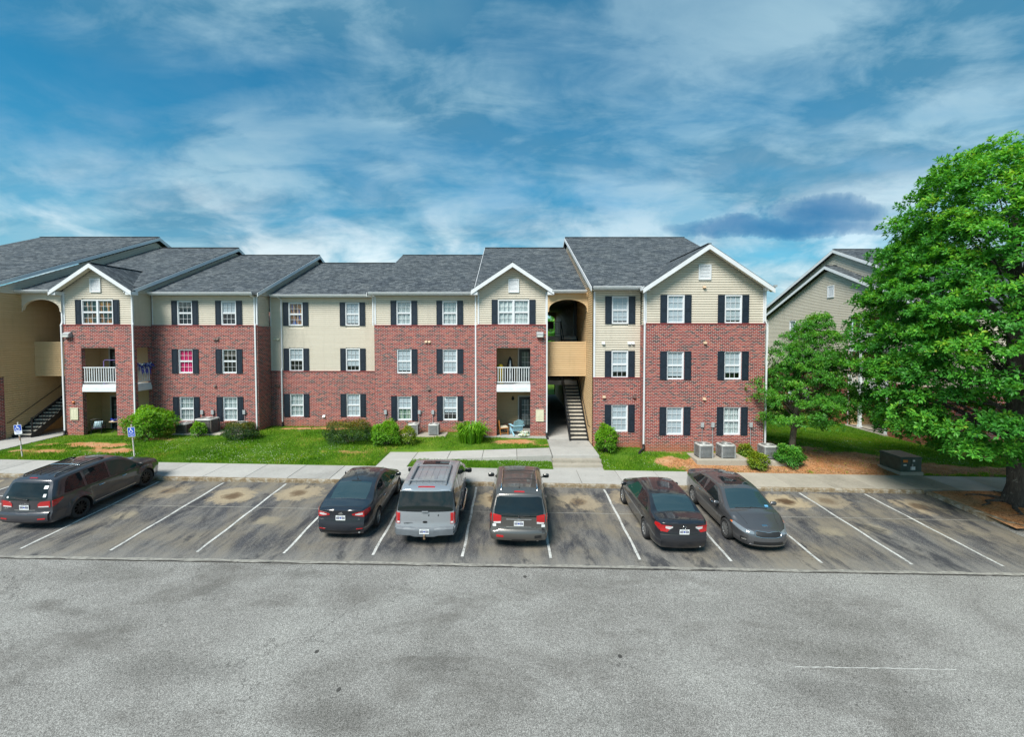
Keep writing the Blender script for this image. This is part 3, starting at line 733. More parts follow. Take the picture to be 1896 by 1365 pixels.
# ---- windows
WCACHE = {}
def rect_ring(mb, x0, x1, z0, z1, w, y0, y1):
    mb.box(x0, x0 + w, y0, y1, z0, z1); mb.box(x1 - w, x1, y0, y1, z0, z1)
    mb.box(x0 + w, x1 - w, y0, y1, z0, z0 + w); mb.box(x0 + w, x1 - w, y0, y1, z1 - w, z1)
def wmesh(key, fn, mat, smooth=False):
    if key not in WCACHE:
        mb = MB(); fn(mb); WCACHE[key] = mb.mesh(key[0], mat, smooth)
    return WCACHE[key]
M_CURT = {
    'pink': mat_cloth('pink_curtain', [(.35, (.62, .012, .14)), (.55, (.80, .03, .22)), (.7, (.88, .16, .38))], 4, (1, 1, .25)),
    'orange': mat_cloth('patterned_curtain', [(.40, (.02, .045, .04)), (.5, (.03, .06, .05)), (.58, (.28, .10, .015)), (.68, (.40, .22, .05))], 5, (1, 1, .35)),
    'blueor': mat_cloth('striped_curtain', [(.38, (.03, .03, .03)), (.47, (.45, .20, .04)), (.55, (.10, .05, .03)), (.63, (.04, .12, .40))], 5, (1, 1, .15)),
    'green': mat_cloth('sage_curtain', [(.35, (.10, .22, .16)), (.65, (.42, .50, .40))], 5, (1, 1, .2)),
    'brown': mat_cloth('grey_drape', [(.35, (.09, .08, .07)), (.65, (.24, .22, .20))], 5, (2, 1, .15)),
    'sheer': mat_cloth('sheer_curtain', [(.3, (.30, .37, .38)), (.7, (.62, .68, .67))], 6, (3, 1, .1)),
}
def blind_mesh(w, h, z0):
    def f(mb):
        n = int(h / .045)
        for i in range(n):
            z = z0 + i * h / n; mb.face([(-w / 2, .042, z), (w / 2, .042, z), (w / 2, .050, z + h / n * .985), (-w / 2, .050, z + h / n * .985)])
    return f
def curtain_mesh(w, h, z0, seed=0, gap=0):
    def f(mb):
        n = 36; rows = []
        for zz in (z0, z0 + h):
            rows.append([(-w / 2 + w * i / n, .085 + .022 * math.sin(i * 1.15 + seed) + .01 * math.sin(i * .41), zz) for i in range(n + 1)])
        mb.grid(rows)
    return f
def window(xc, zs, Y, style='blind', w=.90, h=1.48, parent=None, sill=True, double=False, rz=0, xoff=None):
    """one double-hung window; local origin at the sill, wall plane y = 0"""
    r = CUR['root']; W2 = w / 2
    n = 2 if double else 1
    def fr(mb):
        rect_ring(mb, -W2, W2, 0, h, .055, -.03, .09)
        cols = [(-W2 + .055, W2 - .055)] if n == 1 else [(-W2 + .055, -.05), (.05, W2 - .055)]
        if n == 2: mb.box(-.05, .05, -.025, .085, .055, h - .055)
        for (a, b_) in cols:
            mb.box(a, b_, -.004, .06, h / 2 - .022, h / 2 + .022)
            for (c, d, yo) in ((.055, h / 2 - .022, .0), (h / 2 + .022, h - .055, .012)):
                rect_ring(mb, a, b_, c, d, .028, yo, .05)
    o = link('window', wmesh(('window', w, h, n), fr, M_WHITE), r if parent is None else parent,
             (xc - r.location.x, Y - r.location.y, zs - r.location.z), (0, 0, rz) if rz else None)
    cols = [(-W2 + .083, W2 - .083)] if n == 1 else [(-W2 + .083, -.078), (.078, W2 - .083)]
    sash = [(.083, h / 2 - .05), (h / 2 + .05, h - .083)]
    def mu(mb):
        for (a, b_) in cols:
            for (c, d) in sash:
                for k in (1, 2): mb.box(a + (b_ - a) * k / 3 - .0075, a + (b_ - a) * k / 3 + .0075, .012, .03, c, d)
                mb.box(a, b_, .0125, .0305, (c + d) / 2 - .0075, (c + d) / 2 + .0075)
    link('muntin_grid', wmesh(('muntin_grid', w, h, n), mu, M_WHITE), o)
    for ci, (a, b_) in enumerate(cols):
        for (c, d) in sash:
            def gl(mb): mb.face([(a, .035, c), (b_, .035, c), (b_, .035, d), (a, .035, d)])
            link('glass_pane', wmesh(('glass_pane', w, h, a, c), gl, M_GLASS), o)
    iw, ih = w - .12, h - .12
    if style == 'blind': link('blind', wmesh(('blind', w, h, n), blind_mesh(iw, ih, .06), M_BLIND), o)
    elif style[:4] == 'half':
        fr_ = {'half': .55, 'half1': .80, 'half2': .70, 'half3': .92}[style]; link('blind', wmesh(('blindhalf', w, h, fr_), blind_mesh(iw, ih * fr_, .06 + ih * (1 - fr_)), M_BLIND), o)
    elif style == 'dark':
        link('curtain', wmesh(('cdark', w, h), curtain_mesh(iw, ih * .3, .06 + ih * .7), M_CURT['brown']), o)
    elif style == 'lowgreen':
        link('blind', wmesh(('blindup', w, h), blind_mesh(iw, ih * .5, .06 + ih * .5), M_BLIND), o)
        link('curtain', wmesh(('clg', w, h), curtain_mesh(iw, ih * .5, .06), M_CURT['green']), o)
    else: link('curtain', wmesh(('c' + style, w, h), curtain_mesh(iw, ih, .06, len(style)), M_CURT[style]), o)
    def dk(mb): mb.face([(-W2 + .01, .32, .01), (W2 - .01, .32, .01), (W2 - .01, .32, h - .01), (-W2 + .01, .32, h - .01)])  # near-black sheet, the shade of the unlit room put into its colour
    link('room_shade', wmesh(('room_shade', w, h), dk, M_DARK), o)
    if sill:
        def sl(mb):
            nb = int((w + .16) / .068)
            for i in range(nb):
                x0 = -(w + .16) / 2 + i * (w + .16) / nb
                mb.box(x0 + .004, x0 + (w + .16) / nb - .004, -.045 - .004 * (i % 2), .0, -.085, -.004)
        link('brick_sill', wmesh(('brick_sill', w), sl, simple('sill_brick', (.24, .040, .036), .85, noise_amt=.4, noise_scale=14)), o)
    return o
def shutter(xc, zs, Y, h=1.50, w=.355):
    r = CUR['root']
    def f(mb):
        rect_ring(mb, -w / 2, w / 2, 0, h, .05, -.035, 0); mb.box(-w / 2 + .05, w / 2 - .05, -.035, 0, h * .46 - .03, h * .46 + .03)
        for (c, d) in ((.05, h * .46 - .03), (h * .46 + .03, h - .05)):
            mb.box(-w / 2 + .05, w / 2 - .05, -.020, -.002, c, d); mb.box(-w / 2 + .085, w / 2 - .085, -.032, -.0215, c + .04, d - .04)
    return link('shutter', wmesh(('shutter', w, h), f, M_SHUT), r, (xc - r.location.x, Y - r.location.y, zs - r.location.z))
def downspout(path, s=.075):
    mb = MB()
    for a, b_ in zip(path[:-1], path[1:]): mb.bar(a, b_, s, s * .8)
    for p in path[1:-1]: mb.box(p[0] - s * .56, p[0] + s * .56, p[1] - s * .5, p[1] + s * .5, p[2] - s * .6, p[2] + s * .6)
    return part('downspout', mb, M_WHITE)
def drain_boot(p, dx=.0):
    mb = MB(); mb.tube([(p[0], p[1], p[2] + .35), (p[0], p[1] - .02, p[2] + .15), (p[0] + dx, p[1] - .18, p[2] + .03), (p[0] + dx * 1.5, p[1] - .42, p[2] + .01)], .065, 8)
    return part('drain_boot', mb, M_DRAIN, smooth=True)
def gutter(x0, x1, y, z):
    """K-style gutter along an eave, y = back of gutter"""
    mb = MB(); prof = [(0, .11), (0, 0), (-.07, 0), (-.085, .03), (-.11, .07), (-.12, .115), (-.105, .115), (-.10, .10)]
    mb.grid([[(xx, y + a, z + b_) for (a, b_) in prof] for xx in (x0, x1)])
    for xx in (x0, x1): mb.face([(xx, y + a, z + b_) for (a, b_) in prof])
    return part('gutter', mb, M_WHITE)
def gable_vent(xc, Y, z, w=.62, h=.80, axis='y', sgn=-1):
    mb = MB(); rect_ring(mb, -w / 2, w / 2, 0, h, .07, -.05, 0)
    n = 9
    for i in range(n):
        zz = .07 + i * (h - .14) / n
        mb.face([(-w / 2 + .07, -.035, zz), (w / 2 - .07, -.035, zz), (w / 2 - .07, -.008, zz + (h - .14) / n), (-w / 2 + .07, -.008, zz + (h - .14) / n)])
    r = CUR['root']; o = mb.build('gable_vent', M_WHITE, r, (xc - r.location.x, Y - r.location.y, z - r.location.z))
    if axis == 'x': o.rotation_euler = (0, 0, R(-90))
    return o
def cap_vent(x, Y, z, mat=None, w=.17, h=.16):
    mb = MB(); mb.box(-w / 2, w / 2, -.012, 0, 0, h); mb.face([(-w / 2 + .01, -.012, h - .01), (w / 2 - .01, -.012, h - .01), (w / 2 - .01, -.11, .03), (-w / 2 + .01, -.11, .03)])
    for s in (-1, 1): mb.face([(s * (w / 2 - .01), -.012, h - .01), (s * (w / 2 - .01), -.11, .03), (s * (w / 2 - .01), -.012, .03)])
    r = CUR['root']; return mb.build('wall_vent', mat or M_TANCAP, r, (x - r.location.x, Y - r.location.y, z - r.location.z))
def disconnect(x, Y, z, zg):
    mb = MB(); mb.box(x - .07, x + .07, Y - .09, Y, z, z + .24); mb.box(x - .078, x + .078, Y - .105, Y - .09, z - .008, z + .255)
    o = part('disconnect_box', mb, M_GREYBOX)
    m2 = MB(); m2.tube([(x, Y - .045, z), (x, Y - .045, zg + .35), (x + .05, Y - .1, zg + .2), (x + .06, Y - .35, zg + .22)], .014, 6); part('conduit', m2, M_GREYBOX, o, smooth=True)
    return o
def railing(a, b_, z0, h=1.0, n=12, name='balcony_railing'):
    """white baluster railing between two ground points (x, y)"""
    a3 = Vector((*a, 0)); b3 = Vector((*b_, 0)); mb = MB()
    mb.bar((*a, z0 + h), (*b_, z0 + h), .09, .05); mb.bar((*a, z0 + .09), (*b_, z0 + .09), .05, .06)
    o = part(name, mb, M_WHITE2)
    for i in range(n):
        t = (i + .5) / n; p = a3.lerp(b3, t); m = MB(); m.bar((p.x, p.y, z0 + .10), (p.x, p.y, z0 + h - .02), .036)
        part('baluster', m, M_WHITE2, o)
    return o

def roof_block(x0, x1, ye, ze, yr, yb, slope, fl=True, fr=True, th=.16, name='roof', notch=None):
    """gabled roof block, ridge along X. top surface front eave (ye, ze) to ridge yr to back eave yb"""
    zr = ze + (yr - ye) * slope; zb = zr - (yb - yr) * slope; mb = MB()
    n = 1
    top = lambda x, y: ze + (y - ye) * slope if y <= yr else zr - (y - yr) * slope
    pcs = [(x0, x1, ye, yr), (x0, x1, yr, yb)] if not notch else [(x0, notch[0], ye, yr), (notch[0], notch[1], notch[2], yr), (notch[1], x1, ye, yr), (x0, x1, yr, yb)]
    for (xa_, xb_, ya, yb_) in pcs:
        if xb_ - xa_ < .01: continue
        mb.face([(xa_, ya, top(xa_, ya)), (xb_, ya, top(xb_, ya)), (xb_, yb_, top(xb_, yb_)), (xa_, yb_, top(xa_, yb_))])
        mb.face([(xa_, ya, top(xa_, ya) - th), (xa_, yb_, top(xa_, yb_) - th), (xb_, yb_, top(xb_, yb_) - th), (xb_, ya, top(xb_, ya) - th)])
    for xx in (x0, x1):
        for (ya, yb_) in ((ye, yr), (yr, yb)):
            mb.face([(xx, ya, top(xx, ya)), (xx, yb_, top(xx, yb_)), (xx, yb_, top(xx, yb_) - th), (xx, ya, top(xx, ya) - th)])
    for (xa_, xb_, ya) in ([(x0, x1, ye), (x0, x1, yb)] if not notch else [(x0, notch[0], ye), (notch[1], x1, ye), (x0, x1, yb)]):
        if xb_ - xa_ > .01: mb.face([(xa_, ya, top(xa_, ya)), (xb_, ya, top(xb_, ya)), (xb_, ya, top(xb_, ya) - th), (xa_, ya, top(xa_, ya) - th)])
    o = part(name, mb, M_SHINGLE)
    rc = MB(); rc.bar((x0 + .01, yr, zr + .012), (x1 - .01, yr, zr + .012), .24, .03); part('ridge_cap', rc, M_SHINGLE, o)
    for xx, on, s in ((x0, fl, -1), (x1, fr, 1)):
        if not on: continue
        fb = MB()
        for (ya, yb_) in ((ye, yr), (yr, yb)):
            # board under the shingle edge, proud of the roof slab
            pts = [(ya, top(xx, ya) - .045), (yb_, top(xx, yb_) - .045), (yb_, top(xx, yb_) - .27), (ya, top(xx, ya) - .27)]
            xa, xb = xx + s * .004, xx + s * .035
            A = [(xa, p[0], p[1]) for p in pts]; B = [(xb, p[0], p[1]) for p in pts]
            fb.face(B); fb.face(A)
            for i in range(4): fb.face([A[i], A[(i + 1) % 4], B[(i + 1) % 4], B[i]])
        part('rake_board', fb, M_WHITE, o)
    return o, top
def gable_roof(xc, hw, yf, zp, zeave, yback, slope, name='gable_roof'):
    """small cross gable: ridge along Y from yf to yback at height zp"""
    mb = MB(); th = .13
    for s in (-1, 1):
        xa, xb = xc, xc + s * hw
        # back edge follows the main roof: higher points run further back
        ybk = lambda z: yback(z)
        P = [(xa, yf, zp), (xb, yf, zeave), (xb, ybk(zeave), zeave), (xa, ybk(zp), zp)]
        mb.face(P if s > 0 else P[::-1])
        Q = [(p[0], p[1], p[2] - th) for p in P]; mb.face(Q)
        mb.face([P[0], P[1], Q[1], Q[0]]); mb.face([P[1], P[2], Q[2], Q[1]])
    o = part(name, mb, M_SHINGLE)
    rc = MB(); rc.bar((xc, yf + .01, zp + .005), (xc, yback(zp), zp + .005), .2, .03); part('ridge_cap', rc, M_SHINGLE, o)
    for s in (-1, 1):
        fb = MB(); dz = .24; k = .045
        y0, y1 = yf - .035, yf - .003
        xb = xc + s * hw
        pts = [(xc, zp - k), (xb, zeave - k), (xb, zeave - k - dz), (xc, zp - k - dz)]
        A = [(p[0], y0, p[1]) for p in pts]; B = [(p[0], y1, p[1]) for p in pts]
        fb.face(A); fb.face(B)
        for i in range(4): fb.face([A[i], A[(i + 1) % 4], B[(i + 1) % 4], B[i]])
        part('rake_board', fb, M_WHITE, o)
    # raking soffits behind the boards
    sf = MB()
    for s in (-1, 1):
        sf.face([(xc, yf, zp - .2), (xc + s * hw, yf, zeave - .2), (xc + s * hw, yf + .40, zeave - .2), (xc, yf + .40, zp - .2)])
    part('soffit', sf, M_SID, o)
    return o

# ------------------------------------------------------------------ the main apartment building
APT = thing('apartment_building', 'long three storey red brick and cream sided apartment building with grey shingle roofs', 'building', (-12, 36, .4))
CUR['root'] = APT
BZ0 = .1
AX0, AX1, AY = -26.04, -22.0, 26.5
BX0, BX1, BY = -22.0, -15.55, 27.9
CX0, CX1, CY = -15.55, -8.41, 29.35
DX0, DX1, DY = -8.41, -2.0, 27.9
OX0, OX1, OY = -2.0, 2.04, 26.5
QX0, QX1, QY = 4.42, 6.95, 24.7
RX0, RX1, RY = 6.95, 13.25, 23.9
WLX = -28.35      # right-hand face of the left wing
SILL = (1.27, 4.20, 7.15); WH = 1.48; TOP = 9.03; BT = 7.10; BTC = 4.18
SIDE_IN = .112    # siding plane sits behind the brick face
wins = {'B': ((-19.98, -17.30), BY), 'C': ((-13.90, -10.25), CY), 'D': ((-6.60, -3.80), DY), 'Q': ((5.85,), QY), 'R': ((8.57, 11.58), RY)}
styles = {('B', 0, 2): 'dark', ('B', 1, 2): 'half', ('B', 0, 1): 'pink', ('B', 1, 1): 'dark', ('B', 0, 0): 'sheer', ('B', 1, 0): 'sheer',
          ('C', 0, 2): 'blueor', ('C', 0, 1): 'half', ('C', 0, 0): 'sheer', ('D', 0, 0): 'lowgreen', ('D', 0, 2): 'sheer', ('D', 1, 2): 'sheer', ('C', 1, 2): 'half3', ('C', 1, 1): 'half1', ('D', 1, 0): 'half2', ('D', 0, 1): 'half3', ('R', 0, 1): 'half3', ('R', 1, 1): 'half1', ('Q', 0, 2): 'half3', ('R', 1, 0): 'sheer', ('R', 1, 2): 'half3', ('Q', 0, 1): 'half1'}
holes = {k: [] for k in 'ABCDOQR'}
for k, (xs, Y) in wins.items():
    for i, xc in enumerate(xs):
        for f in range(3):
            zs = SILL[f] + (.03 if k == 'D' and f == 0 else 0)
            holes[k].append((xc - .45, xc + .45, zs, zs + WH, i, f))
def btop(k): return BTC if k in 'CQ' else BT
POR = dict(A=(-25.03, -23.06), O=(-.90, 1.07))       # porch openings
PZ = ((.62, 3.24), (3.66, 5.80))
for k in 'AO': holes[k] += [(*POR[k], .62, 5.80)]
geo = dict(A=(AX0, AX1, AY), B=(BX0, BX1, BY), C=(CX0, CX1, CY), D=(DX0, DX1, DY), O=(OX0, OX1, OY), Q=(QX0, QX1, QY), R=(RX0, RX1, RY))
for k, (x0, x1, Y) in geo.items():
    mb = MB(); bt = btop(k)
    wall(mb, 'y', Y, -1, x0, x1, BZ0, bt, [h for h in holes[k] if h[2] < bt - .05], .25 if k in 'AO' else .12)
    if k in 'AO':      # returns of the porch towers
        for (xx, s) in ((x0, -1), (x1, 1)):
            y1 = (BY if k == 'A' else 36) if s > 0 else (36 if k == 'A' else DY)
            hl = [(Y + .27, BY - .10, .62, 5.80)] if (k == 'A' and s > 0) else []
            wall(mb, 'x', xx, s, Y, y1, BZ0, bt, hl, .2)
    if k == 'B': wall(mb, 'x', x1, 1, Y, CY + .2, BZ0, bt)
    if k == 'D': wall(mb, 'x', x0, -1, Y, CY + .2, BZ0, bt)
    if k == 'R':
        wall(mb, 'x', x0, -1, Y, QY + .2, BZ0, bt); wall(mb, 'x', x1, 1, Y, 48, BZ0, bt)
    if k == 'Q': wall(mb, 'x', x0, -1, Y, Y + .14, BZ0, bt)
    part('brick_wall', mb, M_BRICK)
    # rowlock course closing the top of the brickwork
    mb = MB(); n = int((x1 - x0) / .075); st = (x1 - x0) / n
    for i in range(n):
        a = x0 + i * st
        if any(h[0] - .02 < a + st / 2 < h[1] + .02 and h[2] < bt < h[3] for h in holes[k]): continue
        mb.box(a + .004, a + st - .004, Y - .022 - .003 * (i % 2), Y + .10, bt - .002, bt + .062)
    part('rowlock_course', mb, simple('rowlock_brick', (.20, .035, .034), .85, noise_amt=.45, noise_scale=13), stuff=True)
# windows and shutters
for k, (xs, Y) in wins.items():
    for i, xc in enumerate(xs):
        for f in range(3):
            zs = SILL[f] + (.03 if k == 'D' and f == 0 else 0)
            brick = SILL[f] < btop(k) - .1
            yy = Y + (.06 if brick else SIDE_IN - .045)
            window(xc, zs, yy, styles.get((k, i, f), 'blind'), sill=brick and f < 2)
            ys = Y - .003 if brick else Y + SIDE_IN - .056
            for s in (-1, 1):
                if (k, i, f, s) == ('D', 0, 1, -1): continue
                shutter(xc + s * (.45 + .185), zs - .01, ys)
for k, xc in (('A', -24.05), ('O', .09)):
    Y = geo[k][2]; window(xc, 7.15, Y + SIDE_IN - .045, 'orange' if k == 'A' else 'sheer', w=1.82, h=1.44, sill=False, double=True)
    holes[k].append((xc - .91, xc + .91, 7.15, 8.59))
    for s in (-1, 1): shutter(xc + s * (.91 + .185), 7.14, Y + SIDE_IN - .056, h=1.46)
# cream siding, board by board
PK = dict(A=(-24.03, 2.36, 10.66), O=(.03, 2.36, 10.70), R=(10.10, 3.38, 11.22))   # gable centre, half width, peak
for k, (x0, x1, Y) in geo.items():
    bt = btop(k) + .06
    hs = [h for h in holes[k] if h[3] > bt]
    clip = None; zt = TOP
    if k in PK:
        xc, hw, zp = PK[k]; zt = zp - .22
        clip = (lambda xc, hw, zp: (lambda z: (xc - max(0, (zp - .16 - z)) / .665, xc + max(0, (zp - .16 - z)) / .665) if z > 8.9 else (-99, 99)))(xc, hw, zp)
    siding('y', Y + SIDE_IN, -1, x0 + .0, x1 - .0, bt, zt, M_SID, hs, clip)
# returns in siding
jb = MB()
siding('x', AX1 - SIDE_IN, 1, AY + .1, BY + .1, BT, 9.3, M_SID, join=jb, single=False)
siding('x', BX1 - SIDE_IN, 1, BY + .1, CY + .1, BT, 9.3, M_SID, join=jb, single=False)
siding('x', RX0 + SIDE_IN, -1, RY + .1, QY + .1, BT, 9.0, M_SID, join=jb, single=False)
siding('x', RX1 - .05, 1, RY + .1, 48, BT, 9.0, M_SID, join=jb, single=False)
siding('x', DX0 + SIDE_IN, -1, DY + .1, CY + .1, BT, 9.3, M_SID, join=jb, single=False)
siding('x', OX0 + SIDE_IN, -1, OY + .1, DY + .1, BT, 9.3, M_SID, join=jb, single=False)
siding('x', OX1 - SIDE_IN, 1, OY + .1, OY + .5, BT, 9.0, M_SID, join=jb, single=False)
siding('x', AX0 + SIDE_IN, -1, AY + .1, AY + .5, BT, 9.0, M_SID, join=jb, single=False)
part('siding_return', jb, M_SID, stuff=True)
# stairwell side walls in tan: left wing face (seen broadly) and the inner face of the right wing
siding('x', WLX, 1, 24.64, 46, .70, 8.9, M_TAN, [(24.0, 25.36, 0, 4.19)])
def wing_clip(eave_y, ze, slope=.4167): return lambda z: (eave_y + (z - ze) / slope, 36.6 * 2 - (eave_y + (z - ze) / slope))
siding('x', WLX, 1, 24.6, 46, 8.9, 13.9, M_SID, clip=wing_clip(24.2, 8.75), single=False)
siding('x', QX0, -1, QY + .14, 46, .55, 9.3, M_TAN, single=False)
mb = MB(); wall(mb, 'x', WLX + .05, 1, 24.55, 25.35, BZ0, 4.18); lw = [(xc - .45, xc + .45, z, z + WH) for xc in (-29.75, -32.5, -35.5) for z in SILL]
wall(mb, 'y', 24.55, -1, -37.2, WLX + .05, BZ0, 4.18, [h for h in lw if h[2] < 4], .12); part('brick_wall', mb, M_BRICK)
siding('y', 24.66, -1, -37.2, WLX, 4.2, TOP, M_SID, [h for h in lw if h[2] > 4], single=False)
for h in lw:
    window((h[0] + h[1]) / 2, h[2], 24.61, 'blind', sill=h[2] < 4)
    for s_ in (-1, 1): shutter((h[0] + h[1]) / 2 + s_ * .635, h[2] - .01, 24.545 if h[2] < 4 else 24.60)
# gable ends that rise above the neighbouring lower roofs
jb = MB()
siding('x', -22.02, 1, 26.6, 46, 9.0, 13.2, M_SID, clip=wing_clip(26.2, 8.75), join=jb, single=False)
siding('x', -15.57, 1, 28.0, 46, 9.0, 12.6, M_SID, clip=wing_clip(27.6, 8.75), join=jb, single=False)
siding('x', 4.45, -1, 24.8, 46, 9.0, 13.9, M_SID, clip=wing_clip(24.3, 8.75), join=jb, single=False)
siding('x', -2.0, -1, 26.6, 46, 9.0, 13.2, M_SID, clip=wing_clip(26.2, 8.75), join=jb, single=False)
siding('x', -8.4, -1, 28.0, 46, 9.0, 12.6, M_SID, clip=wing_clip(27.6, 8.75), join=jb, single=False)
siding('x', RX1, 1, 24.8, 46, 9.0, 13.9, M_SID, clip=wing_clip(24.3, 8.75), join=jb, single=False)
part('gable_siding', jb, M_SID, stuff=True)
# back and left end, plain
mb = MB(); wall(mb, 'y', 47.6, 1, -37.2, -28.35, BZ0, 9.0); wall(mb, 'y', 47.6, 1, -26.04, 2.04, BZ0, 9.0); wall(mb, 'y', 47.6, 1, 4.42, 13.25, BZ0, 9.0)
wall(mb, 'x', -37.2, -1, 24.6, 47.6, BZ0, 9.0); part('rear_wall', mb, M_BRICK)

# corner boards
def vtrim(x, y, z0, z1, w=.09, d=.075):
    mb = MB(); mb.box(x - w / 2, x + w / 2, y - d, y + .02, z0, z1); return part('corner_board', mb, M_WHITE)
for (x, y, z0, z1) in [(AX0 + .05, AY + SIDE_IN, BT + .062, 9.05), (AX1 - .05, AY + SIDE_IN, BT + .062, 9.05), (BX1 - .05, BY + SIDE_IN, BT + .062, 8.9), (DX0 + .05, DY + SIDE_IN, BT + .062, 8.9),
                       (OX0 + .05, OY + SIDE_IN, BT + .062, 9.05), (OX1 - .05, OY + SIDE_IN, BT + .062, 9.05), (QX0 + .045, QY + SIDE_IN, BTC + .062, 8.9), (RX0 + .05, RY + SIDE_IN, BT + .062, 8.95), (RX1 - .06, RY + SIDE_IN, BT + .062, 9.0)]:
    vtrim(x, y, z0, z1)
vtrim(BX0 + .03, BY + SIDE_IN, BT, 9.0, .05, .07); vtrim(CX0 + .03, CY + SIDE_IN, BT, 9.0, .05, .07); vtrim(CX0 + .06, CY + SIDE_IN, BTC, BT, .06, .04)

# roofs
SL = .4167; RG = 36.6
roofs = [(-37.5, -28.05, 24.1, False), (-28.05, -21.75, 26.12, True), (-21.75, -15.3, 27.5, True), (-15.3, -8.7, 29.0, False), (-8.7, -2.15, 27.5, False), (-2.15, 4.2, 26.12, False), (4.2, 13.7, 24.15, True)]
tops = {}
for i, (x0, x1, ye, fr) in enumerate(roofs):
    o, tp = roof_block(x0, x1, ye, 9.13, RG, RG * 2 - ye, SL, fl=i in (0, 4, 5, 6), fr=i in (0, 1, 2, 6), notch={1: (-26.2, -21.86, 26.68), 5: (-2.0, 2.2, 26.68)}.get(i))
    tops[i] = tp
for (i, key) in ((1, 'A'), (5, 'O'), (6, 'R')):
    xc, hw, zp = PK[key]; ye = roofs[i][2]; yf = geo[key][2] - .42
    gable_roof(xc, hw, yf, zp, zp - hw * .665, (lambda ye: (lambda z: max(ye + (z - 9.13) / SL + .03, yf + .3)))(ye), .665)
gable_vent(-24.12, AY + SIDE_IN - .055, 9.02); gable_vent(.10, OY + SIDE_IN - .055, 9.0); gable_vent(10.06, RY + SIDE_IN - .055, 9.42, .66, .80)
# cornice returns at the gable feet
mb = MB()
for key in 'AOR':
    xc, hw, zp = PK[key]; Y = geo[key][2]
    for s in (-1, 1):
        x = xc + s * (hw - .17); mb = MB(); mb.box(x - .19, x + .19, Y - .40, Y + .04, 8.84, 9.04); part('cornice_return', mb, M_WHITE)
# soffits and gutters
for (x0, x1, ye, yw) in [(-28.3, -26.35, 26.12, 26.6), (-21.8, -15.6, 27.5, 27.98), (-15.3, -8.7, 29.0, 29.44), (-8.6, -2.3, 27.5, 27.98), (2.3, 4.25, 26.12, 26.6), (4.3, 6.8, 24.15, 24.8)]:
    mb = MB(); mb.face([(x0, ye, 8.955), (x1, ye, 8.955), (x1, yw, 8.955), (x0, yw, 8.955)]); mb.face([(x0, ye - .004, 8.95), (x1, ye - .004, 8.95), (x1, ye - .004, 9.08), (x0, ye - .004, 9.08)])
    part('soffit', mb, M_WHITE); gutter(x0 - .02, x1 + .02, ye - .006, 9.0)
# downspouts
def spout(x, yw, ye, zt, zb, ybr=None, dxk=0, zk=7.1):
    """from gutter at eave back to wall, jogging out over the brick"""
    yb = ybr if ybr is not None else yw
    return downspout([(x - .0, ye - .05, zt), (x + .14, yw - .03, zt - .18), (x + .14, yw - .03, zk + .18), (x + .14 + dxk, yb - .05, zk), (x + .14 + dxk, yb - .05, zb)])
spout(-26.22, AY + .05, AY - .3, 9.0, .95, AY, 0); drain_boot((-26.06, AY - .06, .62), .05)
spout(-22.15, AY + .05, AY - .3, 9.0, .95, AY, .05); drain_boot((-21.95, AY - .06, .62), -.05)
spout(-15.85, BY + .05, BY - .3, 9.0, .7, BY, .05)
spout(-14.95, CY + .06, CY - .3, 9.0, .95, CY, 0, 4.25); drain_boot((-14.80, CY - .06, .55), -.05)
spout(-8.62, DY + .05, DY - .3, 9.0, 7.12, DY + .06, 0, 7.3)
spout(-2.25, OY + .05, OY - .3, 9.0, .6, OY, 0)
downspout([(2.02, OY - .05, 8.95), (2.02, OY - .05, .8)]); drain_boot((2.02, OY - .06, .5), .05)
spout(6.78, RY + .05, RY - .3, 9.0, .8, RY, .0); drain_boot((6.92, RY - .06, .42), -.22)
downspout([(13.22, RY - .02, 8.95), (13.22, RY - .02, 7.3), (13.33, RY - .02, 7.05), (13.33, RY - .02, .7)])
mb = MB(); mb.box(13.40, 13.55, RY - .5, RY - .38, 9.0, 9.1); mb.bar((13.3, RY - .3, 8.98), (13.45, RY - .44, 9.03), .04); part('eave_floodlight', mb, M_GREYBOX)

# porches in the towers
M_PORCHC = simple('porch_ceiling', (.5, .48, .42), .7, noise_amt=.08)
def door(xc, Y, z0, w=.92, h=2.05):
    r = CUR['root']; mb = MB(); mb.box(-w / 2, w / 2, -.045, 0, 0, h)
    rect_ring(mb, -w / 2 + .14, w / 2 - .14, .26, h - .16, .03, -.06, -.04)
    o = mb.build('patio_door', simple('black_door', (.013, .018, .02), .35), r, (xc - r.location.x, Y - r.location.y, z0 - r.location.z))
    m = MB(); rect_ring(m, -w / 2 - .07, w / 2 + .07, -.01, h + .07, .07, -.06, -.0); link('door_frame', m.mesh('door_frame', simple('door_frame_paint', (.50, .50, .46), .5)), o)
    g = MB(); g.face([(-w / 2 + .17, -.052, .29), (w / 2 - .17, -.052, .29), (w / 2 - .17, -.052, h - .19), (-w / 2 + .17, -.052, h - .19)]); link('door_glass', g.mesh('door_glass', simple('dark_glass', (.10, .14, .14), .05, 0, .8)), o)
    k = MB()
    for i in (1, 2): xx = -w / 2 + .17 + (w - .34) * i / 3; k.box(xx - .009, xx + .009, -.064, -.053, .29, h - .19)
    for i in range(1, 5): zz = .29 + (h - .48) * i / 5; k.box(-w / 2 + .17, w / 2 - .17, -.0635, -.0535, zz - .009, zz + .009)
    link('muntin_grid', k.mesh('muntin_grid', M_WHITE), o)
    q = MB(); q.lathe([(.0, -.09), (.03, -.085), (.032, -.06), (.012, -.045)], 12, 'y', (w / 2 - .07, 0, .98)); link('door_knob', q.mesh('door_knob', M_GALV, True), o)
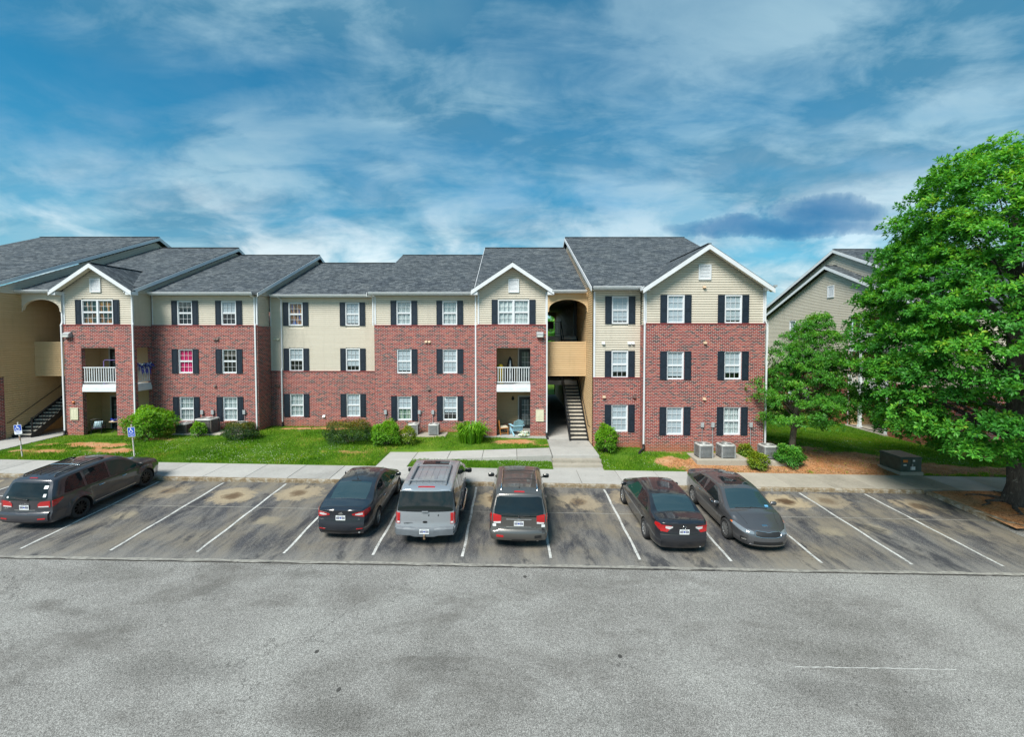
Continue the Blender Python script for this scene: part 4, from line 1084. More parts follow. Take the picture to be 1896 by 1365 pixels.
for k, xs in (('A', (-25.75, -22.2)), ('O', (-1.75, 1.82))):
    Y = geo[k][2]; back = Y + 2.0
    jb = MB()
    siding('x', xs[0], 1, Y + .25, back, .62, 6.1, M_TAN, join=jb, single=False)
    siding('y', back, -1, xs[0], xs[1] + .4, .62, 6.1, M_TAN, join=jb, single=False)
    siding('x', xs[1] + (.4 if k == 'A' else 0), -1, (BY + .2) if k == 'A' else Y + .25, back, .62, 6.1, M_TAN, join=jb, single=False)
    part('porch_siding', jb, M_TAN, stuff=True)
    mb = MB(); mb.box(xs[0] - .1, xs[1] + .3 if k == 'O' else AX1 - .03, Y - (.12 if k == 'O' else .1), back + .1, .35, .64); part('porch_slab', mb, M_CONC)
    mb = MB(); mb.box(xs[0], xs[1] + .1, Y + .02, back, 3.30, 3.60); mb.box(POR[k][0] + .002, POR[k][1] - .002, Y - .012, Y + .1, 3.24, 3.50); mb.box(POR[k][0] + .004, POR[k][1] - .004, Y + .03, Y + .12, 3.50, 3.665)
    if k == 'A': mb.box(AX1 - .10, AX1 + .012, Y + .272, BY - .102, 3.24, 3.50); mb.box(AX1 - .10, AX1 - .03, Y + .274, BY - .104, 3.50, 3.66)
    part('balcony_deck', mb, M_WHITE2)
    mb = MB(); mb.box(xs[0], xs[1] + .1, Y + .25, back, 5.95, 6.0); part('porch_ceiling', mb, M_PORCHC)
    railing((POR[k][0] + .02, Y + .10), (POR[k][1] - .02, Y + .10), 3.70, .95, 14)
    if k == 'A': railing((AX1 - .08, Y + .29), (AX1 - .08, BY - .12), 3.70, .95, 8)
    # doors on the back walls
    dx = .90 if k == 'O' else -24.6
    door(dx, back - .025, .64); door(dx, back - .025, 3.62)
    lm = MB(); lx_ = dx - (.85 if k == 'O' else -.9)
    lm.box(lx_ - .06, lx_ + .06, back - .05, back - .02, 2.55, 2.72); lm.lathe([(.05, 0), (.085, .05), (.08, .17), (.02, .22)], 10, 'z', (lx_, back - .13, 2.48)); part('porch_lantern', lm, M_BLACK, smooth=True)
# wall fixtures
for (x, Y) in ((-26.04 + .33, AY), (1.62, OY)):
    mb = MB(); mb.box(x - .20, x + .20, Y - .06, Y, 6.42, 6.72); mb.face([(x - .19, Y - .06, 6.72), (x + .19, Y - .06, 6.72), (x + .19, Y - .24, 6.60), (x - .19, Y - .24, 6.60)])
    mb.face([(x - .19, Y - .24, 6.60), (x + .19, Y - .24, 6.60), (x + .19, Y - .22, 6.42), (x - .19, Y - .22, 6.42)])
    for s in (-.19, .19): mb.face([(x + s, Y - .06, 6.72), (x + s, Y - .24, 6.6), (x + s, Y - .22, 6.42), (x + s, Y - .06, 6.42)])
    o = part('floodlight', mb, M_GREYBOX)
    l = MB(); l.box(x - .15, x + .15, Y - .236, Y - .228, 6.43, 6.52); part('lens', l, simple('flood_lens', (.6, .62, .58), .2), o)
for (x, Y, z) in ((-25.52, AY, 1.60), (1.62, OY, 1.50)):
    mb = MB(); rect_ring(mb, x - .23, x + .23, z, z + .70, .03, Y - .05, Y - .002); mb.box(x - .20, x + .20, Y - .035, Y - .003, z + .03, z + .67)
    for i in range(3):
        for j in range(2): mb.box(x - .15 + j * .17, x - .02 + j * .17, Y - .042, Y - .036, z + .07 + i * .2, z + .22 + i * .2)
    part('utility_panel', mb, M_CREAMP)
mb = MB(); mb.lathe([(0, -.08), (.06, -.07), (.085, -.02), (.085, 0)], 14, 'y', (-25.55, AY, 2.62)); part('fire_bell', mb, simple('copper_bell', (.5, .16, .06), .4, .3), smooth=True)
M_BRNCAP = simple('brown_vent_cap', (.09, .05, .04), .6)
for (x, Y, z, m) in [(10.10, RY, 6.05, M_TANCAP), (10.10, RY, 3.10, M_TANCAP), (10.05, RY + SIDE_IN - .055, 8.96, M_TANCAP), (4.95, QY + .055, 6.02, M_WHITE), (6.35, QY + .055, 6.02, M_WHITE), (6.55, QY + .055, 6.02, M_WHITE), (5.0, QY, 3.1, M_TANCAP), (6.65, QY, 3.1, M_BRNCAP),
                     (-18.15, BY, 6.22, M_BRNCAP), (-17.98, BY, 6.22, M_BRNCAP), (-18.2, BY, 3.35, M_BRNCAP), (-15.28, CY + .055, 6.2, M_CREAMP), (-15.05, CY + .055, 6.2, M_CREAMP), (-15.2, CY, 3.2, M_BRNCAP), (-15.05, CY, 3.2, M_BRNCAP),
                     (-5.25, DY, 6.05, M_TANCAP), (-5.05, DY, 6.05, M_TANCAP), (-5.1, DY, 3.15, M_BRNCAP), (-12.15, CY, 1.22, M_WHITE)]:
    cap_vent(x, Y, z, m)
for (x, Y, zg) in [(10.0, RY, .45), (10.55, RY, .45), (12.55, RY, .42), (-19.0, BY, .7), (-18.35, BY, .7), (-16.42, BY, .7), (-7.75, DY, .6), (-5.68, DY, .6), (-4.85, DY, .6)]:
    disconnect(x, Y, 1.70, zg)

# ---- stairwells: arch panels, landing parapets, floors
def stairwell(x0, x1, zg, mirror):
    jb = MB()
    # arch panel, boards cut along the arch
    Y = 26.45; zc, rise, zs_ = 8.05, .62, 7.98
    xm = (x0 + x1) / 2; hw = (x1 - x0) / 2
    arch = lambda x: zs_ + rise * math.sqrt(max(0, 1 - ((x - xm) / (hw - .06)) ** 2)) if abs(x - xm) < hw - .06 else zs_ - .1
    z = zs_ - .1
    while z < 9.0:
        zt = min(z + COURSE, 9.0); n = 40
        for i in range(n):
            a = x0 + (x1 - x0) * i / n; b_ = x0 + (x1 - x0) * (i + 1) / n; za = max(z, arch(a)); zb = max(z, arch(b_))
            if za >= zt and zb >= zt: continue
            pr = lambda zz: Y - .022 + .019 * (zz - z) / COURSE
            jb.face([(a, pr(min(za, zt)), min(za, zt)), (b_, pr(min(zb, zt)), min(zb, zt)), (b_, pr(zt), zt), (a, pr(zt), zt)])
            jb.face([(a, Y, z), (b_, Y, z), (b_, Y - .022, z), (a, Y - .022, z)]) if za <= z and zb <= z else None
        z = zt
    o = part('arch_panel', jb, M_TAN if not mirror else M_SID)
    tr = MB(); n = 24
    for i in range(n):
        a = x0 + .06 + (x1 - x0 - .12) * i / n; b_ = x0 + .06 + (x1 - x0 - .12) * (i + 1) / n
        za, zb = arch(a + 1e-6), arch(b_ - 1e-6)
        tr.face([(a, Y - .03, za), (b_, Y - .03, zb), (b_, Y + .14, zb), (a, Y + .14, za)]); tr.face([(a, Y - .03, za), (b_, Y - .03, zb), (b_, Y - .03, zb + .05), (a, Y - .03, za + .05)])
    part('arch_trim', tr, M_TAN if not mirror else M_SID, o)
    # landing parapet
    w = siding('y', 27.1, -1, x0 + .05, x1 - .05, 4.12, 6.10, M_TAN, name='parapet_wall')
    tr = MB(); tr.box(x0 + .03, x1 - .03, 27.06, 27.25, 6.10, 6.15); tr.box(x0 + .05, x1 - .05, 27.12, 27.22, 4.10, 6.1)
    for xx in (x0 + .03, x1 - .09): tr.box(xx, xx + .06, 27.065, 27.12, 4.1, 6.1)
    part('parapet_trim', tr, M_TAN, w)
    fl = MB(); fl.box(x0 + .05, x1 - .05, 27.13, 28.4, 4.86, 5.0); fl.box(x0, x1, 30.1, 46, 3.26, 3.54); fl.box(x0, x1, 30.6, 46, 6.2, 6.48); fl.box(x0, x1, 27.2, 46, 8.85, 8.95)
    part('landing_floor', fl, simple('landing_grey', (.36, .35, .33), .8, noise_amt=.15))
    bk = MB()    # far arch wall
    for i in range(20):
        a = x0 + (x1 - x0) * i / 20; b_ = x0 + (x1 - x0) * (i + 1) / 20
        bk.face([(a, 45.9, arch(a + 1e-6)), (b_, 45.9, arch(b_ - 1e-6)), (b_, 45.9, 9.0), (a, 45.9, 9.0)])
    part('far_arch_wall', bk, M_TAN); bk = MB(); bk.box(x0, x1, 45.9, 46, 2.9, 4.0); part('far_beam', bk, M_TAN)
stairwell(OX1, QX0, .545, False); stairwell(WLX, AX0, .74, True)
for (xx, s_, y0_) in ((OX1 + .002, 1, OY + .25), (AX0 - .002, -1, AY + .25)): mb = MB(); wall(mb, 'x', xx, s_, y0_, 46, .5, 9.0); part('stairwell_wall', mb, M_TAN)

# ------------------------------------------------------------------ steel stairs
def staircase(xa, xb, zg, label, open_side, y0=25.75):
    """flights in one stairwell; xa..xb = width of flight; open_side = x of the free stringer"""
    t = thing('steel_staircase', label, 'staircase', ((xa + xb) / 2, y0, zg), group='steel staircases in the open stairwells')
    CUR['root'] = t
    nr = 17; rise = (3.54 - zg) / nr; run = .262
    def flight(ys, zs, n, ri, ru, x0, x1, first=True):
        for i in range(1, n):
            y = ys + (i - 1) * ru * 1; z = zs + i * ri
            sgn = 1 if ru > 0 else -1
            mb = MB(); mb.box(x0 + .03, x1 - .03, min(y, y + ru + .03 * sgn), max(y, y + ru + .03 * sgn), z - .055, z); part('stair_tread', mb, M_TREAD)
            mb = MB(); mb.box(x0 + .03, x1 - .03, y + .02, y + .03, z - ri + .006, z - .056); part('stair_riser', mb, M_BLACK)
        for xx in (x0, x1):
            mb = MB(); mb.bar((xx, ys - .1, zs - .02), (xx, ys + (n - 1) * ru + .1, zs + (n - .3) * ri), .04, .30); part('stringer', mb, M_BLACK)
    flight(y0, zg, nr, rise, run, xa, xb)
    ytop = y0 + nr * run
    flight(28.4, 5.0, 9, 1.48 / 9, .262, xa, xb)
    wallx = xb if open_side == xa else xa; s = 1 if open_side == xa else -1
    # free-side railing
    mb = MB(); A = Vector((open_side, y0 - .02, zg + rise)); B = Vector((open_side, ytop, 3.54)); up = Vector((0, 0, .92))
    mb.tube([A + up, B + up], .024, 8); mb.tube([A + up * .2, B + up * .2], .018, 6)
    o = part('hand_railing', mb, M_BLACK)
    for i in range(9):
        p = A.lerp(B, i / 8); m = MB(); m.bar(p, p + up, .035 if i % 4 == 0 else .016); part('baluster', m, M_BLACK, o)
    m = MB(); m.bar((open_side, y0 - .05, zg), (open_side, y0 - .05, zg + rise + .96), .05); part('newel_post', m, M_BLACK)
    for i in range(1, 24):
        p = A.lerp(B, i / 24); m = MB(); m.bar(p + up * .2, p + up, .013); part('baluster', m, M_BLACK, o)
    # wall handrail
    mb = MB(); wx = wallx + s * (-.03); C = Vector((wx, y0 - .3, zg + .9)); D = Vector((wx, ytop, 3.54 + .9))
    mb.tube([C, D], .02, 8); mb.tube([C, C + Vector((s * .12, -.02, -.04))], .018, 6)
    part('wall_handrail', mb, M_BLACK)
    # posts and rails of the upper landings
    mb = MB(); mb.bar((open_side, 28.4, 5.0), (open_side, 28.4, 6.0), .06); mb.tube([(open_side, 28.4, 5.95), (open_side, 30.76, 7.4)], .024, 6); mb.bar((open_side, 30.7, 6.48), (open_side, 30.7, 7.5), .05)
    part('upper_rail', mb, M_BLACK)
    g = MB(); ox = open_side; lx0 = open_side - s * 1.15
    g.bar((ox, 30.7, 7.45), (lx0, 30.7, 7.45), .04); g.bar((ox, 30.7, 6.62), (lx0, 30.7, 6.62), .03); go = part('landing_guard', g, M_BLACK)
    for i in range(10):
        xx = ox + (lx0 - ox) * (i + .5) / 10; m = MB(); m.bar((xx, 30.7, 6.62), (xx, 30.7, 7.45), .015); part('baluster', m, M_BLACK, go)
    mb = MB(); mb.box(wallx - .12, wallx + .12, 30.9, 31.1, 6.48, 8.9); part('steel_column', mb, M_BLACK)
    return t
staircase(3.28, 4.30, LAND, 'black steel stairs with pale treads in the open stairwell near the blue chair', 3.28)
staircase(-28.22, -27.2, .74, 'black steel stairs climbing beside the tan sided wall, beyond the leaning accessible parking sign', -27.2)
mb = MB(); mb.box(2.35, 2.80, 30.62, 30.66, 6.95, 7.47); tag(mb.build('black_cloth', simple('black_fabric', (.01, .01, .012), .9)), 'black cloth hanging over the top landing guard rail of the stairwell', 'cloth')
# ------------------------------------------------------------------ neighbouring building on the right
NB = thing('neighbour_building', 'cream sided apartment building end with gable and stacked balconies behind the big oak', 'building', (33, 37, -.2))
CUR['root'] = NB
NX, NR, NZG = 25.5, 36.9, -.55
NPO = (30.75, 34.5)
hol = [(41.0, 41.9, s - .78, s + .70, 0, i) for i, s in enumerate((1.27, 4.20, 7.15))] + [(38.9, 39.8, s - .78, s + .70, 0, i) for i, s in enumerate((1.27, 4.20, 7.15))]
pho = [(*NPO, -.22, 7.95)]
nclip = lambda z: (36.9 - (11.9 - z) / .4167, 36.9 + (11.9 - z) / .4167) if z > 8.0 else (-99, 99)
mb = MB(); wall(mb, 'x', NX - .06, -1, 28.2, 45.6, NZG, 3.35, [h for h in hol if h[2] < 3] + pho, .2); wall(mb, 'y', 28.2, -1, NX - .06, 33, NZG, 3.35)
wall(mb, 'y', 25.2, -1, 26.1, 48, NZG, 3.35); wall(mb, 'x', 26.1, -1, 25.2, 28.3, NZG, 3.35); part('brick_wall', mb, M_BRICK)
siding('x', NX, -1, 28.2, 45.6, 3.35, 11.7, M_SID, [h for h in hol if h[3] > 3.3] + pho, nclip)
jb = MB(); siding('y', 28.26, -1, NX, 33, 3.35, 8.4, M_SID, join=jb, single=False); siding('x', 26.1, -1, 25.2, 48.6, 3.35, 8.3, M_SID, [(28.3, 45.5, 0, 9)], join=jb, single=False)
siding('x', 26.1, -1, 25.2, 48.6, 8.3, 13.2, M_SID, clip=lambda z: (36.9 - (13.3 - z) / .4167, 36.9 + (13.3 - z) / .4167), join=jb, single=False)
siding('y', 25.26, -1, 26.1, 48, 3.35, 8.4, M_SID, join=jb, single=False); part('siding_return', jb, M_SID, stuff=True)
for h in hol:
    window(NX - .045, h[2], (h[0] + h[1]) / 2, 'blind', sill=False, rz=R(-90))
for yy in np.arange(29, 46, 40): pass
roof_block(25.12, 34, 27.75, 8.42 - .1, NR, NR * 2 - 27.75, .4167, True, False); roof_block(25.75, 48, 24.85, 8.42, NR, NR * 2 - 24.85, .4167, True, True)
gable_vent(NX - .055, 36.55, 9.55, .75, .95, 'x')
mb = MB(); mb.box(NX - .03, NX + .05, NPO[1] - .02, NPO[1] + .10, -.22, 7.95); part('corner_board', mb, M_WHITE)
for yy in (33.35, 30.9):
    mb = MB(); mb.box(NX - .05, NX + .13, yy - .09, yy + .09, -.24, 7.95); mb.box(NX - .08, NX + .16, yy - .12, yy + .12, -.24, -.08); part('porch_post', mb, M_WHITE2)
mb = MB(); mb.box(NX - .35, 28.4, NPO[0] - .1, NPO[1] + .02, -.6, -.22); part('porch_slab', mb, M_CONC2)
for z in (2.72, 5.64):
    mb = MB(); mb.box(NX - .04, 28.4, NPO[0], NPO[1], z - .30, z); part('balcony_deck', mb, M_WHITE2); railing((NX + .04, NPO[0]), (NX + .04, NPO[1]), z, 1.0, 26)
jb = MB(); siding('x', 28.3, -1, NPO[0], NPO[1], -.22, 8, M_TAN, join=jb, single=False); siding('y', NPO[1] - .02, -1, NX + .2, 28.4, -.22, 8, M_TAN, join=jb, single=False); part('porch_siding', jb, M_TAN, stuff=True)
mb = MB(); mb.box(NX - .1, 28.4, NPO[0], NPO[1], 7.95, 8.05); part('porch_ceiling', mb, M_PORCHC)
gutter(25.1, 33, 27.74, 8.2)
downspout([(NX - .05, 45.4, 8.0), (NX - .05, 45.4, 0)])
# kettle grill and table on that porch
g = thing('kettle_grill', 'small grey kettle grill standing on the porch of the building behind the oak', 'grill', (25.75, 31.9, -.22))
mb = MB(); mb.lathe([(0, .55), (.16, .57), (.23, .66), (.235, .72)], 16); mb.lathe([(.238, .725), (.22, .82), (.12, .90), (0, .91)], 16); mb.build('bowl', M_GALV, g, smooth=True)
for a in range(3):
    mb = MB(); mb.bar((.12 * math.cos(a * 2.1), .12 * math.sin(a * 2.1), .6), (.25 * math.cos(a * 2.1), .25 * math.sin(a * 2.1), 0), .025); mb.build('leg', M_BLACK, g)
g = thing('patio_table', 'round patio table on the porch of the building behind the oak', 'table', (26.6, 32.6, -.22))
mb = MB(); mb.lathe([(0, .70), (.55, .70), (.56, .73), (.55, .75), (0, .75)], 24); mb.build('table_top', M_GREYBOX, g)
for a in range(4):
    mb = MB(); mb.bar((.4 * math.cos(a * 1.57), .4 * math.sin(a * 1.57), .7), (.45 * math.cos(a * 1.57), .45 * math.sin(a * 1.57), 0), .03); mb.build('leg', M_BLACK, g)

# ------------------------------------------------------------------ cars
M_TYRE = simple('tyre_rubber', (.022, .022, .023), .85, noise_amt=.3, noise_scale=15)
M_TRIMB = simple('black_car_trim', (.012, .012, .013), .5)
M_CHROME = simple('chrome', (.72, .73, .74), .12, 1)
M_ALLOY = simple('alloy_rim', (.50, .51, .52), .28, .9, noise_amt=.1)
M_BRIM = simple('black_rim', (.012, .012, .013), .3, .5)
M_PLATE = simple('plate_white', (.72, .74, .74), .4); M_PBLUE = simple('plate_blue', (.03, .06, .33), .4); M_PINK = simple('plate_ink', (.03, .035, .10), .5)
M_RED = simple('red_lens', (.42, .008, .010), .12, 0, .6, .8); M_REDW = simple('white_lens', (.62, .60, .60), .15, 0, .6, .6); M_AMB = simple('amber_lens', (.55, .13, .02), .15, 0, .6, .6)
M_HEADL = simple('headlight_lens', (.22, .24, .26), .06, .3, .8, 1)
M_UNDER = simple('underbody', (.006, .006, .006), .9)
def mat_carglass(name, tint, spec=.5):
    m, t, b = newmat(name); b.inputs['Base Color'].default_value = (*tint, 1); b.inputs['Roughness'].default_value = .02
    b.inputs['Specular IOR Level'].default_value = spec; b.inputs['IOR'].default_value = 1.5
    p = pos(t); bumpn(t, b, noise(t, p, 2.2, 2, .5), .02, .02); return m
M_CG = mat_carglass('car_glass', (.010, .014, .016)); M_CGG = mat_carglass('green_car_glass', (.014, .055, .042)); M_CGB = mat_carglass('windscreen_glass', (.022, .042, .050), 1.0)
def mat_paintcar(name, col, metal=.35):
    m, t, b = newmat(name); p = pos(t)
    fl = noise(t, p, 900, 2, .5); d = noise(t, p, 3.5, 5, .65)
    c = mixc(t, ramp(t, d, [(.4, 0), (.75, .22)]), col, tuple(min(1, x * 1.0 + .018) for x in col))
    c = mixc(t, math_(t, 'MULTIPLY', fl, .25), c, tuple(min(1, x * 1.8 + .01) for x in col))
    t.links.new(c, b.inputs['Base Color']); b.inputs['Metallic'].default_value = metal; b.inputs['Roughness'].default_value = .32
    b.inputs['Coat Weight'].default_value = 1.0
    t.links.new(ramp(t, d, [(.4, .03), (.8, .10)]), b.inputs['Coat Roughness'])
    return m
def smooth_interp(knots):
    xs = np.array([k[0] for k in knots], float); ys = np.array([k[1] for k in knots], float)
    # monotone cubic (Fritsch-Carlson)
    h = np.diff(xs); d = np.diff(ys) / h; m = np.zeros(len(xs))
    m[0], m[-1] = d[0], d[-1]
    for i in range(1, len(xs) - 1):
        m[i] = 0 if d[i - 1] * d[i] <= 0 else 2 * d[i - 1] * d[i] / (d[i - 1] + d[i])
    def f(x):
        x = min(max(x, xs[0]), xs[-1]); i = min(max(int(np.searchsorted(xs, x) - 1), 0), len(h) - 1)
        t = (x - xs[i]) / h[i]; t2, t3 = t * t, t * t * t
        return float((2 * t3 - 3 * t2 + 1) * ys[i] + (t3 - 2 * t2 + t) * h[i] * m[i] + (-2 * t3 + 3 * t2) * ys[i + 1] + (t3 - t2) * h[i] * m[i + 1])
    return f
class Car:
    """lofted car body. y runs from the rear bumper (0) to the nose (L); x across; z up"""
    def __init__(s, name, label, L, W, axles, tr, edge, belt, plan, rear, front, tumble, paint, crown=.045, sill=.22, flare=0, loc=(0, 0, 0), heading=0, glass=None):
        s.L, s.hw0, s.axles, s.tr = L, W / 2, axles, tr
        s.edge = smooth_interp(edge); s.belt = smooth_interp(belt); s.plan = smooth_interp(plan)
        s.fr = smooth_interp(rear); s.ff = smooth_interp(front); s.tum = tumble; s.crown = crown; s.sill = sill; s.flare = flare; s.paint = paint
        s.glass = glass or M_CG
        ar = math.atan(-.055 * 1) * -1
        # sit on the sloping lot
        sl = Vector((-.018, .055, 0)); nrm = Vector((.018, -.055, 1)).normalized()
        f = Vector((math.sin(-heading), math.cos(heading), 0)); f.z = f.x * -.018 + f.y * .055; f.normalize(); r = f.cross(nrm).normalized()
        M = Matrix((r, f, nrm)).transposed()
        s.root = thing(name, label, 'car', loc, rot=M.to_euler(), group='cars parked nose to the kerb' )
        s.build_body()
    def wr(s, y): t = min(max(1 - y / .75, 0), 1); return t * t * (3 - 2 * t)
    def wf(s, y): t = min(max(1 - (s.L - y) / .9, 0), 1); return t * t * (3 - 2 * t)
    def ysh(s, y, z): return y + s.fr(z) * s.wr(y) - s.ff(z) * s.wf(y)
    def w(s, y, z):
        hw = s.hw0 * s.plan(y / s.L); zb = s.belt(y); ze = s.edge(y)
        k = np.interp(z, [.15, .30, .48, .70, max(zb, .72)], [.90, .965, .995, 1.0, .975])
        w = hw * k + .014 * math.exp(-((z - (zb - .10)) / .035) ** 2) - .010 * math.exp(-((z - .47) / .05) ** 2)
        if z > zb: w = hw * .975 - (z - zb) * s.tum
        t = (z - (ze - .07)) / .07
        if t > 0: w -= .05 * (1 - math.sqrt(max(0, 1 - min(t, 1) ** 2)))
        if s.flare:
            for a in s.axles:
                d = math.hypot(y - a, z - s.tr); ra = s.tr + .05
                if d < ra + .14: w += s.flare * max(0, 1 - (d - ra) / .14) ** .5
        return w
    def side(s, y, z, sg, off=0): return (sg * (s.w(y, z) + off), s.ysh(y, z), z)
    def top(s, x, y, off=0):
        ze = s.edge(y); wt_ = s.w(y, ze); z = ze + s.crown * (1 - min(1, abs(x) / wt_) ** 2.2)
        return (x, s.ysh(y, ze) , z + off)
    def cap(s, x, z, rear=True, off=0):
        y = 0 if rear else s.L; w_ = s.w(y, min(z, s.edge(y))); q = min(1, abs(x) / max(w_, .01))
        bul = .075 * (1 - q ** 2.4)
        return (x, s.ysh(y, z) - bul - off, z) if rear else (x, s.ysh(y, z) + bul * 1.6 + off, z)
    def zs(s, y):
        z = s.sill
        for a in s.axles:
            ra = s.tr + .05
            if abs(y - a) < ra: z = max(z, s.tr + math.sqrt(ra * ra - (y - a) ** 2))
        return z
    def build_body(s):
        ys = set(np.linspace(0, s.L, 58).tolist()) | {.02, .05, .1, .16, .24, s.L - .02, s.L - .05, s.L - .1, s.L - .16, s.L - .24}
        for a in s.axles:
            ra = s.tr + .05; ys = {y for y in ys if abs(abs(y - a) - ra) > .012}
            for k in range(15): ys.add(a + ra * math.cos(math.pi * k / 14))
            ys |= {a - ra - .004, a + ra + .004}
        ys = sorted(y for y in ys if 0 <= y <= s.L)
        lo = [0, .07, .18, .32, .48, .64, .80, .92, 1.0]; hi = [.12, .28, .46, .64, .8, .9, .955, .985, 1.0]
        mb = MB()
        def ring(y):
            z0 = s.zs(y); zb = max(s.belt(y), z0 + .03); ze = max(s.edge(y), zb + .015)
            return [z0 + (zb - z0) * t for t in lo] + [zb + (ze - zb) * t for t in hi]
        rings = [ring(y) for y in ys]
        for sg in (-1, 1):
            rows = [[s.side(y, z, sg) for z in rg] for y, rg in zip(ys, rings)]
            mb.grid(rows, 0, flip=sg < 0)
            # return of the sill / wheel arch lip into the dark
            inn = [[(sg * (s.w(y, rg[0])), s.ysh(y, rg[0]), rg[0]), (sg * (s.w(y, rg[0]) - .30), s.ysh(y, rg[0]), rg[0])] for y, rg in zip(ys, rings)]
            mb.grid(inn, 1)
        nx = 14
        mb.grid([[s.top(s.w(y, s.edge(y)) * (2 * j / nx - 1), y) for j in range(nx + 1)] for y in ys], 0)
        for rear in (True, False):
            y = 0 if rear else s.L; rg = rings[0] if rear else rings[-1]; ze = s.edge(y)
            rows = [[s.cap(s.w(y, z) * (2 * j / nx - 1), z, rear) for j in range(nx + 1)] for z in rg]
            e = rows[-1]; tp = [s.top(s.w(y, ze) * (2 * j / nx - 1), y) for j in range(nx + 1)]
            mb.grid(rows + [tp], 0)
        # floor pan
        fl = [[(sg * (s.hw0 - .2), y, s.sill + .02) for sg in (-1, 1)] for y in (.15, s.L - .15)]
        mb.grid(fl, 1)
        s.body = mb.build('body', [s.paint, M_UNDER], s.root); weld_smooth(s.body, 42, .002)
    # --- overlays: solids lying on the body surface
    def _solid(s, name, rows, inner, mat, smooth=True, parent=None, both=False):
        mb = MB(); mb.grid(rows); n, m = len(rows), len(rows[0])
        loop = [(0, j) for j in range(m)] + [(i, m - 1) for i in range(1, n)] + [(n - 1, j) for j in range(m - 2, -1, -1)] + [(i, 0) for i in range(n - 2, 0, -1)]
        for a, b_ in zip(loop, loop[1:] + loop[:1]):
            mb.face([rows[a[0]][a[1]], rows[b_[0]][b_[1]], inner[b_[0]][b_[1]], inner[a[0]][a[1]]])
        o = mb.build(name, mat, parent or s.root); weld_smooth(o, 50, .0005); return o
    def side_patch(s, name, knots, mat, sides=(-1, 1), off=.006, rows=6, n=14, th=.02, parent=None):
        """knots: (y, zlow, zhigh)"""
        fl = lambda y: np.interp(y, [k[0] for k in knots], [k[1] for k in knots]); fh = lambda y: np.interp(y, [k[0] for k in knots], [k[2] for k in knots])
        yy = sorted(set(np.linspace(knots[0][0], knots[-1][0], n).tolist()) | {k[0] for k in knots}); res = []
        for sg in sides:
            G = lambda o: [[s.side(y, fl(y) + (fh(y) - fl(y)) * i / rows, sg, o) for i in range(rows + 1)] for y in yy]
            res.append(s._solid(name, G(off), G(off - th), mat, parent=parent))
        return res
    def cap_patch(s, name, knots, mat, rear=True, off=.006, rows=6, n=14, th=.02, mirror=False, parent=None):
        res = []
        for sg in ((1, -1) if mirror else (1,)):
            kk = sorted([(sg * k[0], k[1], k[2]) for k in knots])
            fl = lambda x: np.interp(x, [k[0] for k in kk], [k[1] for k in kk]); fh = lambda x: np.interp(x, [k[0] for k in kk], [k[2] for k in kk])
            xx = sorted(set(np.linspace(kk[0][0], kk[-1][0], n).tolist()) | {k[0] for k in kk})
            G = lambda o: [[s.cap(x, fl(x) + (fh(x) - fl(x)) * i / rows, rear, o) for i in range(rows + 1)] for x in xx]
            res.append(s._solid(name, G(off), G(off - th), mat, parent=parent))
        return res
    def top_patch(s, name, knots, mat, off=.005, cols=12, n=14, th=.02, x0=None, parent=None):
        """knots: (y, half width); or x0 function for a one-sided strip (y, xa, xb)"""
        yy = sorted(set(np.linspace(knots[0][0], knots[-1][0], n).tolist()) | {k[0] for k in knots})
        if len(knots[0]) == 2: fa = lambda y: -np.interp(y, [k[0] for k in knots], [k[1] for k in knots]); fb = lambda y: -fa(y)
        else: fa = lambda y: np.interp(y, [k[0] for k in knots], [k[1] for k in knots]); fb = lambda y: np.interp(y, [k[0] for k in knots], [k[2] for k in knots])
        G = lambda o: [[s.top(fa(y) + (fb(y) - fa(y)) * i / cols, y, o) for i in range(cols + 1)] for y in yy]
        return s._solid(name, G(off), G(off - th), mat, parent=parent)
    def seam_side(s, pts, w=.012, mat=None):
        for sg in (-1, 1):
            mb = MB(); L = []; Rr = []
            for i, (y, z) in enumerate(pts):
                a = pts[max(i - 1, 0)]; b_ = pts[min(i + 1, len(pts) - 1)]; d = Vector((b_[0] - a[0], b_[1] - a[1])).normalized()
                L.append(s.side(y - d.y * w / 2, z + d.x * w / 2, sg, .0025)); Rr.append(s.side(y + d.y * w / 2, z - d.x * w / 2, sg, .0025))
            mb.grid([L, Rr]); mb.build('panel_gap', mat or M_TRIMB, s.body)
